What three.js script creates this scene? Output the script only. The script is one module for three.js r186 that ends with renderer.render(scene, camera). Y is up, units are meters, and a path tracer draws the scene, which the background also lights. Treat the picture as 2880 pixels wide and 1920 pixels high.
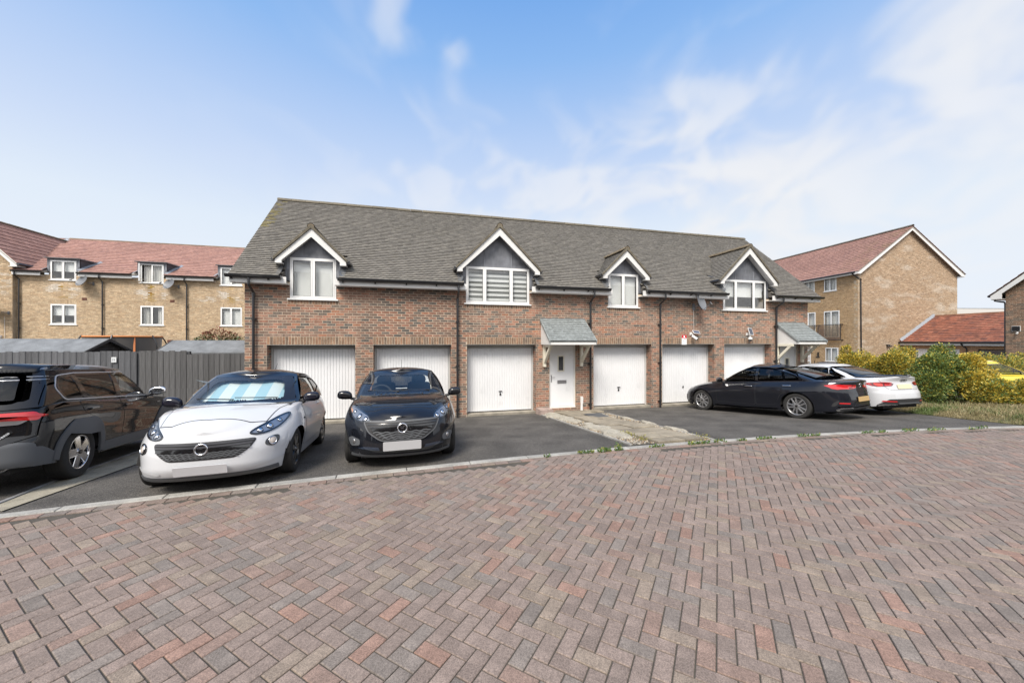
import * as THREE from 'three';
import { mergeGeometries } from 'three/addons/utils/BufferGeometryUtils.js';
import { MeshBVH } from 'three-mesh-bvh';

// ---------- camera, sky, sun, exposure ----------
const scene = new THREE.Scene();
const EYE = new THREE.Vector3(-2.946, 1.8, 11.416), CT = 0.96828, ST = 0.24988;
const camera = new THREE.PerspectiveCamera(85.4, 1024 / 682, 0.05, 900);
camera.position.copy(EYE);
camera.lookAt(EYE.x + ST, EYE.y, EYE.z - CT);
scene.add(camera);
const renderer = new THREE.WebGLRenderer({ antialias: true });
renderer.setSize(1024, 682);
renderer.toneMapping = THREE.LinearToneMapping;
renderer.toneMappingExposure = 2.05;
renderer.shadowMap.enabled = true;
const SUN = new THREE.Vector3(-0.42, 0.9, 0.62).normalize();
const sun = new THREE.DirectionalLight(new THREE.Color(1, 0.935, 0.845), 2.5);
sun.position.copy(SUN).multiplyScalar(60);
sun.castShadow = true; sun.shadow.radius = 44; sun.shadow.mapSize.set(4096, 4096);
Object.assign(sun.shadow.camera, { left: -45, right: 45, top: 45, bottom: -45, near: 1, far: 160 });
scene.add(sun, sun.target);

// ---------- random numbers and noise ----------
let seedState = 20240611;
const rnd = () => { seedState = (seedState + 0x6d2b79f5) | 0; let t = Math.imul(seedState ^ (seedState >>> 15), 1 | seedState); t = (t + Math.imul(t ^ (t >>> 7), 61 | t)) ^ t; return ((t ^ (t >>> 14)) >>> 0) / 4294967296; };
const rr = (a, b) => a + (b - a) * rnd();
const pick = (a) => a[Math.floor(rnd() * a.length)];
const hash3 = (x, y, z) => { let h = Math.imul(x, 374761393) ^ Math.imul(y, 668265263) ^ Math.imul(z, 2147483647 ^ 0x5bd1e995); h = Math.imul(h ^ (h >>> 13), 1274126177); return ((h ^ (h >>> 16)) >>> 0) / 4294967296; };
const sm = (t) => t * t * (3 - 2 * t), mix = (a, b, t) => a + (b - a) * t, clamp = (x, a, b) => Math.min(b, Math.max(a, x));
const sstep = (a, b, x) => sm(clamp((x - a) / (b - a), 0, 1));
function vnoise(x, y, z = 0, per = 0) {
  const xi = Math.floor(x), yi = Math.floor(y), zi = Math.floor(z), fx = sm(x - xi), fy = sm(y - yi), fz = sm(z - zi);
  const w = (i) => (per ? ((i % per) + per) % per : i);
  const c = (i, j, k) => hash3(w(xi + i), w(yi + j), zi + k);
  const pl = (k) => mix(mix(c(0, 0, k), c(1, 0, k), fx), mix(c(0, 1, k), c(1, 1, k), fx), fy);
  return fz ? mix(pl(0), pl(1), fz) : pl(0);
}
const fbm = (x, y, o = 4, z = 0, per = 0) => { let s = 0, a = 0.5, n = 0; for (let i = 0; i < o; i++) { s += a * vnoise(x, y, z + i * 7, per); n += a; a *= 0.5; x *= 2; y *= 2; per *= 2; } return s / n; };

// ---------- the sky: air paling towards the horizon, thin cloud ----------
{
  const W = 1024, H = 512, data = new Float32Array(W * H * 4), E = renderer.toneMappingExposure, GAIN = 1.0;
  const stops = [[-90, .78, .84, .93], [0, .83, .885, .965], [8, .815, .88, .965], [15, .755, .845, .96], [22, .60, .72, .94], [30, .43, .60, .91], [37, .275, .495, .88], [44, .185, .405, .83], [60, .14, .34, .76], [90, .11, .29, .7]];
  const banks = [[-.31, .93, .12, .5], [-.16, .80, .045, .6], [.42, .52, .20, .75], [.78, .50, .13, .8], [.2, .40, .22, .6], [.62, .37, .30, .9], [.05, .36, .18, .55], [-.2, .52, .22, .28], [1.28, .84, .17, .85], [1.2, .66, .12, .75], [1.06, .57, .06, .7], [1.35, .6, .22, .6], [1.3, .38, .2, .45], [-.1, .29, .3, .5], [.5, .62, .12, .35], [.1, .26, .35, .5], [.95, .3, .3, .55]]
    .map(([X, Y, r, k]) => { const v = new THREE.Vector3(X * CT + ST, Y, X * ST - CT).normalize(); return [v.x, v.y, v.z, r, k]; });
  for (let j = 0; j < H; j++) {
    const up = ((j + .5) / H - .5) * Math.PI, y = Math.sin(up), cy = Math.cos(up), deg = up * 180 / Math.PI;
    let s = 0; while (s < stops.length - 2 && deg > stops[s + 1][0]) s++;
    const A = stops[s], B = stops[s + 1], t = clamp((deg - A[0]) / (B[0] - A[0]), 0, 1);
    for (let i = 0; i < W; i++) {
      const a = ((i + .5) / W - .5) * 2 * Math.PI, x = Math.cos(a) * cy, z = Math.sin(a) * cy;
      const k = 1 / (Math.max(y, 0) + .22), px = x * k, pz = z * k;
      const wx = px * 2.2 + 1.3 * fbm(px * 2, pz * 2, 3, 40), wz = pz * 2.2 + 1.3 * fbm(px * 2 + 9, pz * 2, 3, 50);
      const n = .55 * fbm(wx * 1.6, wz * 1.6, 6, 3) + .45 * fbm(wx * 5.2, wz * 3.4, 5, 23), n2 = fbm(px * 1.1 + 4, pz * 1.1, 4, 12);
      let wgt = 0;
      for (const [bx, by, bz, r, kk] of banks) { const d2 = 2 - 2 * (x * bx + y * by + z * bz); wgt = Math.max(wgt, kk * Math.exp(-d2 / (r * r) * 1.1)); }
      const behind = sstep(-.25, .45, z * CT - x * ST);                     // behind the camera the sky is a bright, even cloud sheet
      wgt = Math.max(wgt, behind * (.75 + .25 * n2));
      let al = mix(sstep(.5 - .26 * wgt, .74 - .2 * wgt, n) * (.03 + 1.0 * wgt), .8 + .3 * n, behind * .9);
      al = clamp(al, 0, .93) * sstep(-.02, .06, y);
      const o = (j * W + i) * 4, cl = .86 + .1 * n + behind * .7;
      for (let c = 0; c < 3; c++) data[o + c] = mix(mix(A[c + 1], B[c + 1], t), cl * [.965, .975, 1.0][c], al) * GAIN / E;
      data[o + 3] = 1;
    }
  }
  const tex = new THREE.DataTexture(data, W, H, THREE.RGBAFormat, THREE.FloatType);
  tex.mapping = THREE.EquirectangularReflectionMapping; tex.magFilter = tex.minFilter = THREE.LinearFilter; tex.wrapS = THREE.RepeatWrapping; tex.needsUpdate = true;
  scene.background = tex; scene.environment = tex;
}

// ---------- helpers ----------
const V3 = (x, y, z) => new THREE.Vector3(x, y, z), V2 = (x, y) => new THREE.Vector2(x, y);
const taken = new Map();
const numbered = (n) => { const k = taken.get(n) || 0; taken.set(n, k + 1); return k ? n + '_' + String(k).padStart(3, '0') : n; };
function tag(o, label, category, group, kind) { if (label) o.userData.label = label; if (category) o.userData.category = category; if (group) o.userData.group = group; if (kind) o.userData.kind = kind; return o; }
function thing(name, label, category, pos = [0, 0, 0], turn = 0, group) {
  const g = new THREE.Group(); g.name = numbered(name); g.position.set(...pos); g.rotation.y = turn; scene.add(g);
  return tag(g, label, category, group);
}
function mesh(name, geo, mat, parent = scene) {
  const m = new THREE.Mesh(Array.isArray(geo) ? merge(geo) : geo, mat);
  m.name = parent === scene ? numbered(name) : name; m.castShadow = m.receiveShadow = true; parent.add(m); return m;
}
const grp = (name, parent) => { const g = new THREE.Group(); g.name = name; parent.add(g); return g; };
const struct = (name, geo, mat) => tag(mesh(name, geo, mat), null, null, null, 'structure');
const bare = (g) => { const h = g.index ? g.toNonIndexed() : g; for (const k of Object.keys(h.attributes)) if (!['position', 'normal', 'uv'].includes(k)) h.deleteAttribute(k); return h; };
const merge = (l) => (l.length === 1 ? l[0] : mergeGeometries(l.map(bare)));
const box = (x0, x1, y0, y1, z0, z1) => { const g = new THREE.BoxGeometry(x1 - x0, y1 - y0, z1 - z0); uvMetric(g); return g.translate((x0 + x1) / 2, (y0 + y1) / 2, (z0 + z1) / 2); };
function uvMetric(g) {   // uv in metres by the face's direction
  const p = g.attributes.position, n = g.attributes.normal, u = new Float32Array(p.count * 2);
  for (let i = 0; i < p.count; i++) {
    const ax = Math.abs(n.getX(i)), ay = Math.abs(n.getY(i)), az = Math.abs(n.getZ(i));
    if (ay >= ax && ay >= az) { u[2 * i] = p.getX(i); u[2 * i + 1] = p.getZ(i); } else if (ax >= az) { u[2 * i] = p.getZ(i); u[2 * i + 1] = p.getY(i); } else { u[2 * i] = p.getX(i); u[2 * i + 1] = p.getY(i); }
  }
  g.setAttribute('uv', new THREE.BufferAttribute(u, 2)); return g;
}
const shapeOf = (pts) => new THREE.Shape(pts.map((p) => V2(p[0], p[1])));
function prism(pts, z0, z1, holes = [], bevel = 0) {   // outline in x,y pulled along z
  const s = shapeOf(pts); for (const h of holes) s.holes.push(new THREE.Path(h.map((p) => V2(p[0], p[1]))));
  const g = new THREE.ExtrudeGeometry(s, { depth: z1 - z0 - 2 * bevel, bevelEnabled: bevel > 0, bevelSize: bevel, bevelOffset: -bevel, bevelThickness: bevel, bevelSegments: 2, curveSegments: 12 });
  return uvMetric(g.translate(0, 0, z0 + bevel));
}
const prismX = (pts, x0, x1) => { const g = prism(pts, x0, x1); g.applyMatrix4(new THREE.Matrix4().set(0, 0, 1, 0, 0, 1, 0, 0, 1, 0, 0, 0, 0, 0, 0, 1)); flip(g); g.computeVertexNormals(); return uvMetric(g); };   // outline in z,y pulled along x
function flip(g) { const p = g.attributes; for (const k of Object.keys(p)) { const a = p[k], s = a.itemSize; for (let i = 0; i + 2 < a.count; i += 3) for (let c = 0; c < s; c++) { const t = a.array[(i + 1) * s + c]; a.array[(i + 1) * s + c] = a.array[(i + 2) * s + c]; a.array[(i + 2) * s + c] = t; } } }
const tube = (pts, r, seg = 8, n = 0, closed = false) => new THREE.TubeGeometry(pts.length > 2 ? new THREE.CatmullRomCurve3(pts.map((p) => V3(...p)), closed, 'catmullrom', .3) : new THREE.LineCurve3(V3(...pts[0]), V3(...pts[1])), n || (pts.length > 2 ? pts.length * 5 : 1), r, seg, closed);
const rod = (a, b, r0, r1 = r0, seg = 10) => { const A = V3(...a), B = V3(...b), d = B.clone().sub(A), g = new THREE.CylinderGeometry(r1, r0, d.length(), seg); g.applyQuaternion(new THREE.Quaternion().setFromUnitVectors(V3(0, 1, 0), d.clone().normalize())); return g.translate((A.x + B.x) / 2, (A.y + B.y) / 2, (A.z + B.z) / 2); };
const lin = (r, g, b) => new THREE.Color().setRGB(r, g, b);
class Acc {
  constructor() { this.p = []; this.n = []; this.u = []; this.c = []; }
  quad(a, b, c, d, col, us = 1, vs = 1, u0 = 0, v0 = 0) {
    const ux = b[0] - a[0], uy = b[1] - a[1], uz = b[2] - a[2], vx = d[0] - a[0], vy = d[1] - a[1], vz = d[2] - a[2];
    let nx = uy * vz - uz * vy, ny = uz * vx - ux * vz, nz = ux * vy - uy * vx; const l = Math.hypot(nx, ny, nz) || 1; nx /= l; ny /= l; nz /= l;
    for (const [q, s, t] of [[a, 0, 0], [b, us, 0], [c, us, vs], [a, 0, 0], [c, us, vs], [d, 0, vs]]) { this.p.push(q[0], q[1], q[2]); this.n.push(nx, ny, nz); this.u.push(u0 + s, v0 + t); this.c.push(col[0], col[1], col[2]); }
  }
  // a brick-like block: centre o, half vectors ex ey ez (ez outwards), faces front/left/right/top/bottom, optional chamfer k on the front
  block(o, ex, ey, ez, col, k = 0) {
    const P = (a, b, c) => [o[0] + a * ex[0] + b * ey[0] + c * ez[0], o[1] + a * ex[1] + b * ey[1] + c * ez[1], o[2] + a * ex[2] + b * ey[2] + c * ez[2]];
    const lx = 2 * Math.hypot(...ex), ly = 2 * Math.hypot(...ey), lz = 2 * Math.hypot(...ez), u0 = rnd() * 5, v0 = rnd() * 5;
    const kx = k ? 1 - 2 * k / lx : 1, ky = k ? 1 - 2 * k / ly : 1, kz = k ? 1 - 2 * k / lz : 1;
    this.quad(P(-kx, -ky, 1), P(kx, -ky, 1), P(kx, ky, 1), P(-kx, ky, 1), col, lx, ly, u0, v0);
    if (k) {
      this.quad(P(kx, -ky, 1), P(1, -1, kz), P(1, 1, kz), P(kx, ky, 1), col, k, ly, u0, v0); this.quad(P(-1, -1, kz), P(-kx, -ky, 1), P(-kx, ky, 1), P(-1, 1, kz), col, k, ly, u0, v0);
      this.quad(P(-kx, ky, 1), P(kx, ky, 1), P(1, 1, kz), P(-1, 1, kz), col, lx, k, u0, v0); this.quad(P(-1, -1, kz), P(1, -1, kz), P(kx, -ky, 1), P(-kx, -ky, 1), col, lx, k, u0, v0);
    }
    this.quad(P(1, -1, kz), P(1, -1, -1), P(1, 1, -1), P(1, 1, kz), col, lz, ly, u0, v0); this.quad(P(-1, -1, -1), P(-1, -1, kz), P(-1, 1, kz), P(-1, 1, -1), col, lz, ly, u0, v0);
    this.quad(P(-1, 1, kz), P(1, 1, kz), P(1, 1, -1), P(-1, 1, -1), col, lx, lz, u0, v0); this.quad(P(-1, -1, -1), P(1, -1, -1), P(1, -1, kz), P(-1, -1, kz), col, lx, lz, u0, v0);
  }
  geo() {
    const g = new THREE.BufferGeometry(), f = (a, n) => new THREE.BufferAttribute(new Float32Array(a), n);
    g.setAttribute('position', f(this.p, 3)); g.setAttribute('normal', f(this.n, 3)); g.setAttribute('uv', f(this.u, 2)); g.setAttribute('color', f(this.c, 3)); return g;
  }
}
function sheet(nx, ny, fn) {   // a grid of points fn(i/nx, j/ny) -> [x,y,z]
  const g = new THREE.PlaneGeometry(1, 1, nx, ny), p = g.attributes.position, u = g.attributes.uv;
  for (let j = 0, k = 0; j <= ny; j++) for (let i = 0; i <= nx; i++, k++) { const q = fn(i / nx, j / ny); p.setXYZ(k, q[0], q[1], q[2]); u.setXY(k, q[0], q[2]); }
  g.computeVertexNormals(); return g;
}

// ---------- textures: grain and fine relief only ----------
function tex(n, fn, srgb, scale = 1) {
  const d = new Uint8Array(n * n * 4);
  for (let j = 0; j < n; j++) for (let i = 0; i < n; i++) { const c = fn(i / n, j / n), o = (j * n + i) * 4; for (let k = 0; k < 3; k++) d[o + k] = clamp(Math.round(255 * (Array.isArray(c) ? c[k] : c)), 0, 255); d[o + 3] = 255; }
  const t = new THREE.DataTexture(d, n, n); t.wrapS = t.wrapT = THREE.RepeatWrapping; t.magFilter = THREE.LinearFilter; t.minFilter = THREE.LinearMipmapLinearFilter; t.generateMipmaps = true; t.repeat.set(scale, scale);
  if (srgb) t.colorSpace = THREE.SRGBColorSpace; t.needsUpdate = true; return t;
}
const T = {};
T.speck = tex(512, (x, y) => { const b = .8 + .16 * (fbm(x * 8, y * 8, 4, 1, 8) - .5), f = hash3(Math.floor(x * 512), Math.floor(y * 512), 5), g = vnoise(x * 128, y * 128, 6, 128); return b + (f > .985 ? .3 : f < .06 ? -.3 : (f - .5) * .12) + (g - .5) * .22; }, true, 1.4);
T.speckB = tex(512, (x, y) => .5 + .5 * (vnoise(x * 160, y * 160, 6, 160) - .5) + .3 * (hash3(Math.floor(x * 512), Math.floor(y * 512), 9) - .5), false, 1.4);
T.brick = tex(512, (x, y) => .82 + .3 * (fbm(x * 10, y * 10, 5, 2, 10) - .5) + .22 * (vnoise(x * 90, y * 24, 3, 0) - .5) + .1 * (hash3(Math.floor(x * 512), Math.floor(y * 512), 4) - .5), true, 1.1);
T.brickB = tex(512, (x, y) => fbm(x * 28, y * 28, 4, 8, 28), false, 1.1);
T.asph = tex(1024, (x, y) => { const f = vnoise(x * 300, y * 300, 2, 300), h = hash3(Math.floor(x * 1024), Math.floor(y * 1024), 3), l = fbm(x * 4, y * 4, 4, 9, 4); const v = .62 + .5 * (f - .5) + (h > .97 ? .28 : 0) + .3 * (l - .5); return [v, v * .985, v * .96]; }, true, .5);
T.asphB = tex(512, (x, y) => vnoise(x * 150, y * 150, 2, 150), false, 1);
T.conc = tex(512, (x, y) => .8 + .3 * (fbm(x * 6, y * 6, 5, 21, 6) - .5) + .16 * (vnoise(x * 170, y * 170, 4, 170) - .5), true, .8);
T.wood = tex(512, (x, y) => .72 + .4 * (fbm(x * 40, y * 3, 4, 31, 0) - .5) + .25 * (vnoise(x * 150, y * 5, 2) - .5), true, 1);
T.tile = tex(512, (x, y) => .8 + .35 * (fbm(x * 12, y * 12, 5, 41, 12) - .5) + .2 * (vnoise(x * 200, y * 200, 2, 200) - .5), true, 1);
T.lead = tex(512, (x, y) => .75 + .5 * (fbm(x * 3, y * 5, 5, 61, 0) - .5) + .12 * (fbm(x * 30, y * 8, 3, 66, 0) - .5), true, .5);
T.grime = tex(512, (x, y) => .95 + .08 * (fbm(x * 4, y * 4, 6, 71, 4) - .5) - .03 * sstep(.66, .8, fbm(x * 9, y * 9, 4, 77, 9)), true, .35);
const std = (o) => new THREE.MeshStandardMaterial(o), phy = (o) => new THREE.MeshPhysicalMaterial(o);
const M = {
  mortar: std({ color: lin(.74, .62, .48), roughness: .95, map: T.conc }),
  mortarTan: std({ color: lin(.62, .5, .36), roughness: .95, map: T.conc }),
  brick: std({ vertexColors: true, roughness: .9, map: T.brick, bumpMap: T.brickB, bumpScale: .003 }),
  tile: std({ vertexColors: true, roughness: .85, map: T.tile, bumpMap: T.brickB, bumpScale: .002 }),
  paver: std({ vertexColors: true, roughness: .88, map: T.speck, bumpMap: T.speckB, bumpScale: .0022 }),
  upvc: phy({ color: lin(.8, .8, .79), roughness: .32, clearcoat: .2, map: T.grime }),
  white: std({ color: lin(.74, .735, .72), roughness: .5, map: T.grime }),
  doorWhite: phy({ color: lin(.8, .805, .815), roughness: .38, clearcoat: .25, map: T.grime }),
  cream: std({ color: lin(.74, .7, .58), roughness: .55, map: T.grime }),
  greyTrim: std({ color: lin(.3, .3, .285), roughness: .6, map: T.grime }),
  gutter: phy({ color: lin(.018, .018, .02), roughness: .32, clearcoat: .4 }),
  lead: std({ color: lin(.33, .345, .385), roughness: .5, metalness: .15, map: T.lead }),
  glass: phy({ color: lin(.97, .975, .97), roughness: .015, transmission: 1, thickness: 0, ior: 1.52 }),
  dark: std({ color: lin(.012, .012, .013), roughness: .8 }),
  room: std({ color: lin(.34, .32, .29), roughness: .9 }),
  curtain: std({ color: lin(.62, .61, .58), roughness: .95 }),
  blind: std({ color: lin(.7, .71, .71), roughness: .8 }),
  black: phy({ color: lin(.014, .014, .015), roughness: .35, clearcoat: .5 }),
  steel: std({ color: lin(.5, .5, .52), roughness: .3, metalness: .9 }),
  dish: std({ color: lin(.17, .18, .2), roughness: .5, metalness: .2, map: T.grime }),
  conc: std({ color: lin(.42, .38, .31), roughness: .93, map: T.conc, bumpMap: T.speckB, bumpScale: .003 }),
  kerb: std({ color: lin(.47, .455, .42), roughness: .92, map: T.conc, bumpMap: T.speckB, bumpScale: .003 }),
  asphalt: std({ color: lin(.2, .19, .18), roughness: .92, map: T.asph, bumpMap: T.asphB, bumpScale: .005 }),
  soil: std({ color: lin(.13, .115, .09), roughness: 1, map: T.speck }),
  fence: std({ color: lin(.22, .225, .24), roughness: .85, map: T.wood, bumpMap: T.wood, bumpScale: .003 }),
};
// ---------- ground: road level 0, drives falling to the garages ----------
const GF = -0.54;
const wk = (x) => { const u = clamp(x, -12, 16), d = x - u; const s = 4.035e-4 * u * u + 1.762e-2 * u - .02035; return 1.345e-4 * u ** 3 + 8.81e-3 * u * u - .02035 * u + 5.939 + d * s; };   // road edge of the kerb
const gh = (x, z) => GF * clamp(1 - z / (wk(x) - .125), 0, 1);
{
  const xs = [-400, -120, -60, -35, -25]; for (let x = -20; x <= 26; x += 1) xs.push(x); xs.push(30, 40, 60, 120, 400);
  const zr = [-400, -120, -60, -30, -12, -4]; const rs = []; for (let r = 0; r <= 10; r++) rs.push(r / 10);
  const far = [.3, 1, 3, 8, 20, 60, 150, 400], rows = zr.length + rs.length + far.length;
  struct('ground', sheet(xs.length - 1, rows - 1, (a, b) => {
    const x = xs[Math.round(a * (xs.length - 1))], k = Math.round(b * (rows - 1)), e = wk(x) - .06;
    const z = k < zr.length ? zr[k] : k < zr.length + rs.length ? rs[k - zr.length] * e : e + far[k - zr.length - rs.length];
    return [x, (z > e ? 0 : gh(x, z)) - .016, z];
  }), M.soil);
}
// road: sand bed with herringbone blocks
const road = struct('road', sheet(40, 8, (a, b) => { const x = mix(-14, 24, a), z = mix(wk(x), 15, b); return [x, -.009, z]; }), std({ color: lin(.11, .097, .08), roughness: 1, map: T.speck }));
{
  const pal = [[.33, .255, .218, 6], [.312, .243, .208, 6], [.352, .245, .2, 2.4], [.38, .24, .188, .8], [.292, .247, .217, 2], [.342, .272, .217, 2.4], [.265, .225, .198, .7]];
  const tot = pal.reduce((s, p) => s + p[3], 0), colour = () => { let r = rnd() * tot; for (let i = 0; i < pal.length; i++) { r -= pal[i][3]; if (r <= 0) return i; } return 0; };
  const ang = 43.7 * Math.PI / 180, A = [Math.cos(ang), Math.sin(ang)], B = [Math.sin(ang), -Math.cos(ang)], w = .1025, O = [-2.388, 9.183], gap = .0038;
  const list = [];
  const R = 190;
  for (let p = -R; p < R; p++) for (let q = -R; q < R; q++) {
    const r = (((p - q) % 4) + 4) % 4; if (r !== 0 && r !== 3) continue;
    const hz = r === 0, pc = p + (hz ? 1 : .5), qc = q + (hz ? .5 : 1);
    const x = O[0] + w * (pc * A[0] + qc * B[0]), z = O[1] + w * (pc * A[1] + qc * B[1]);
    if (x < -12.5 || x > 22 || z > 14.2 || z < wk(x) + .17) continue;
    list.push({ x, z, hz, d: Math.hypot(x - EYE.x, z - EYE.z) });
  }
  // the 300 blocks that show largest: in front of the lens
  for (const b of list) { const dz = (b.x - EYE.x) * ST - (b.z - EYE.z) * CT, dx = (b.x - EYE.x) * CT + (b.z - EYE.z) * ST; b.front = dz > 1.75 && Math.abs(dx) < dz * 1.42; b.o = dz; }
  const front = list.filter((b) => b.front).sort((a, b) => a.o - b.o).slice(0, 300), solo = new Set(front);
  const acc = new Acc(), unit = new Acc(), lx = w - gap, ly = w / 2 - gap;
  unit.block([0, -.02, 0], [lx, 0, 0], [0, 0, -ly], [0, .02, 0], [1, 1, 1], .004);
  const geos = [0, 1, 2, 3].map(() => { const u = new Acc(); u.block([0, -.02, 0], [lx, 0, 0], [0, 0, -ly], [0, .02, 0], [1, 1, 1], .004); const g = u.geo(); g.deleteAttribute('color'); return g; });
  const mats = []; for (const p of pal) for (const k of [.95, 1.05]) mats.push(std({ color: lin(p[0] * k, p[1] * k, p[2] * k), roughness: .88, map: T.speck, bumpMap: T.speckB, bumpScale: .0022 }));
  for (const b of list) {
    const c = colour(), k = rr(.91, 1.09), dy = rr(-.0016, .0016), t1 = rr(-.006, .006), t2 = rr(-.01, .01), e = b.hz ? A : B, f = b.hz ? [-B[0], -B[1]] : A;
    if (solo.has(b)) {
      const m = mesh('paver', geos[Math.floor(rnd() * 4)], mats[c * 2 + (k > 1 ? 1 : 0)], road);
      m.position.set(b.x, dy, b.z); m.rotation.set(t1, -Math.atan2(e[1], e[0]), t2, 'YXZ');
    } else {
      const ex = [e[0] * lx, t2 * lx, e[1] * lx], ey = [f[0] * ly, t1 * ly, f[1] * ly], p = pal[c];
      const up = ey[2] * ex[0] - ey[0] * ex[2] < 0 ? ey : ey.map((v) => -v);
      acc.block([b.x, dy - .02, b.z], ex, up, [0, .02, 0], [p[0] * k, p[1] * k, p[2] * k], b.d < 6 ? .004 : 0);
    }
  }
  // stretcher course beside the kerb
  for (let x = -12; x < 21; x += .2035) {
    const x1 = x + .1, z1 = wk(x1) + .055, s = (wk(x1 + .05) - wk(x1 - .05)) / .1, n = Math.hypot(1, s), p = pal[colour()], k = rr(.85, 1.1);
    acc.block([x1, -.017 + rr(-.001, .001), z1], [.0985 / n, 0, .0985 * s / n], [.05 * s / n, 0, -.05 / n], [0, .02, 0], [p[0] * k, p[1] * k, p[2] * k], .004);
  }
  tag(mesh('pavers', acc.geo(), M.paver, road), null, null, null, 'stuff');
}
// kerb: flush concrete edging, stone by stone
const kerb = new THREE.Group(); kerb.name = numbered('kerb'); scene.add(kerb); tag(kerb, null, null, null, 'structure');
{
  const mk = [.93, 1, 1.07].map((k) => std({ color: lin(.47 * k, .455 * k, .42 * k), roughness: .92, map: T.conc, bumpMap: T.speckB, bumpScale: .003 }));
  for (let x = -12, i = 0; x < 20; i++) {
    const x0 = x, s = (wk(x0 + .4) - wk(x0)) / .4, x1 = x0 + .9 / Math.hypot(1, s), a = new Acc();
    const P = (u, k) => [u, .012 + (k ? 0 : .0), wk(u) - k]; const c = [(x0 + x1) / 2, -.03, (wk(x0) + wk(x1)) / 2 - .0625], dx = (x1 - x0) / 2 - .004, dz = (wk(x1) - wk(x0)) / 2, n = Math.hypot(1, s);
    a.block(c, [dx, 0, dz * dx / ((x1 - x0) / 2)], [.061 * s / n, 0, -.061 / n], [0, .042 + rr(-.002, .002), 0], [1, 1, 1], .008);
    const g = a.geo(); g.deleteAttribute('color'); mesh('kerb_stone', g, pick(mk), kerb); x = x1; P(0, 0);
  }
}
// drives
struct('driveway', sheet(90, 24, (a, b) => { const x = mix(-15, 12.6, a), z = mix(-.7, wk(x) - .12, b); return [x, gh(x, z) + .0 + .006 * (fbm(x * .9, z * .9, 3, 5) - .5), z]; }), M.asphalt);
// pale concrete strip between the two left drives
{
  const L = [[-8.35, .6], [-8.05, 2.81], [-7.78, 4.65], [-7.45, 6.08]], Rr = [[-7.6, .6], [-7.42, 2.81], [-7.3, 4.65], [-7.2, 6.28]];
  const at = (P, t) => { const s = t * 3, i = Math.min(2, Math.floor(s)), f = s - i; return [mix(P[i][0], P[i + 1][0], f), mix(P[i][1], P[i + 1][1], f)]; };
  struct('concrete_strip', sheet(4, 20, (a, b) => { const p = at(L, b), q = at(Rr, b), x = mix(p[0], q[0], a), z = mix(p[1], q[1], a); return [x, gh(x, z) + .014, z]; }), std({ color: lin(.45, .41, .32), roughness: .95, map: T.conc, bumpMap: T.speckB, bumpScale: .006 }));
  const e = new Acc(); for (let i = 0; i < 12; i++) { const p = at(L, i / 12), q = at(L, (i + 1) / 12), d = [(q[0] - p[0]) / 2, (gh(q[0], q[1]) - gh(p[0], p[1])) / 2, (q[1] - p[1]) / 2], n = Math.hypot(d[0], d[2]); e.block([(p[0] + q[0]) / 2 - .03, gh((p[0] + q[0]) / 2, (p[1] + q[1]) / 2) + .005, (p[1] + q[1]) / 2], [d[2] / n * .025, 0, -d[0] / n * .025], d, [0, .022, 0], [.3, .3, .3], .004); }
  struct('strip_edging', (() => { const g = e.geo(); g.deleteAttribute('color'); return g; })(), std({ color: lin(.3, .3, .3), roughness: .9, map: T.conc }));
}
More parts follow.
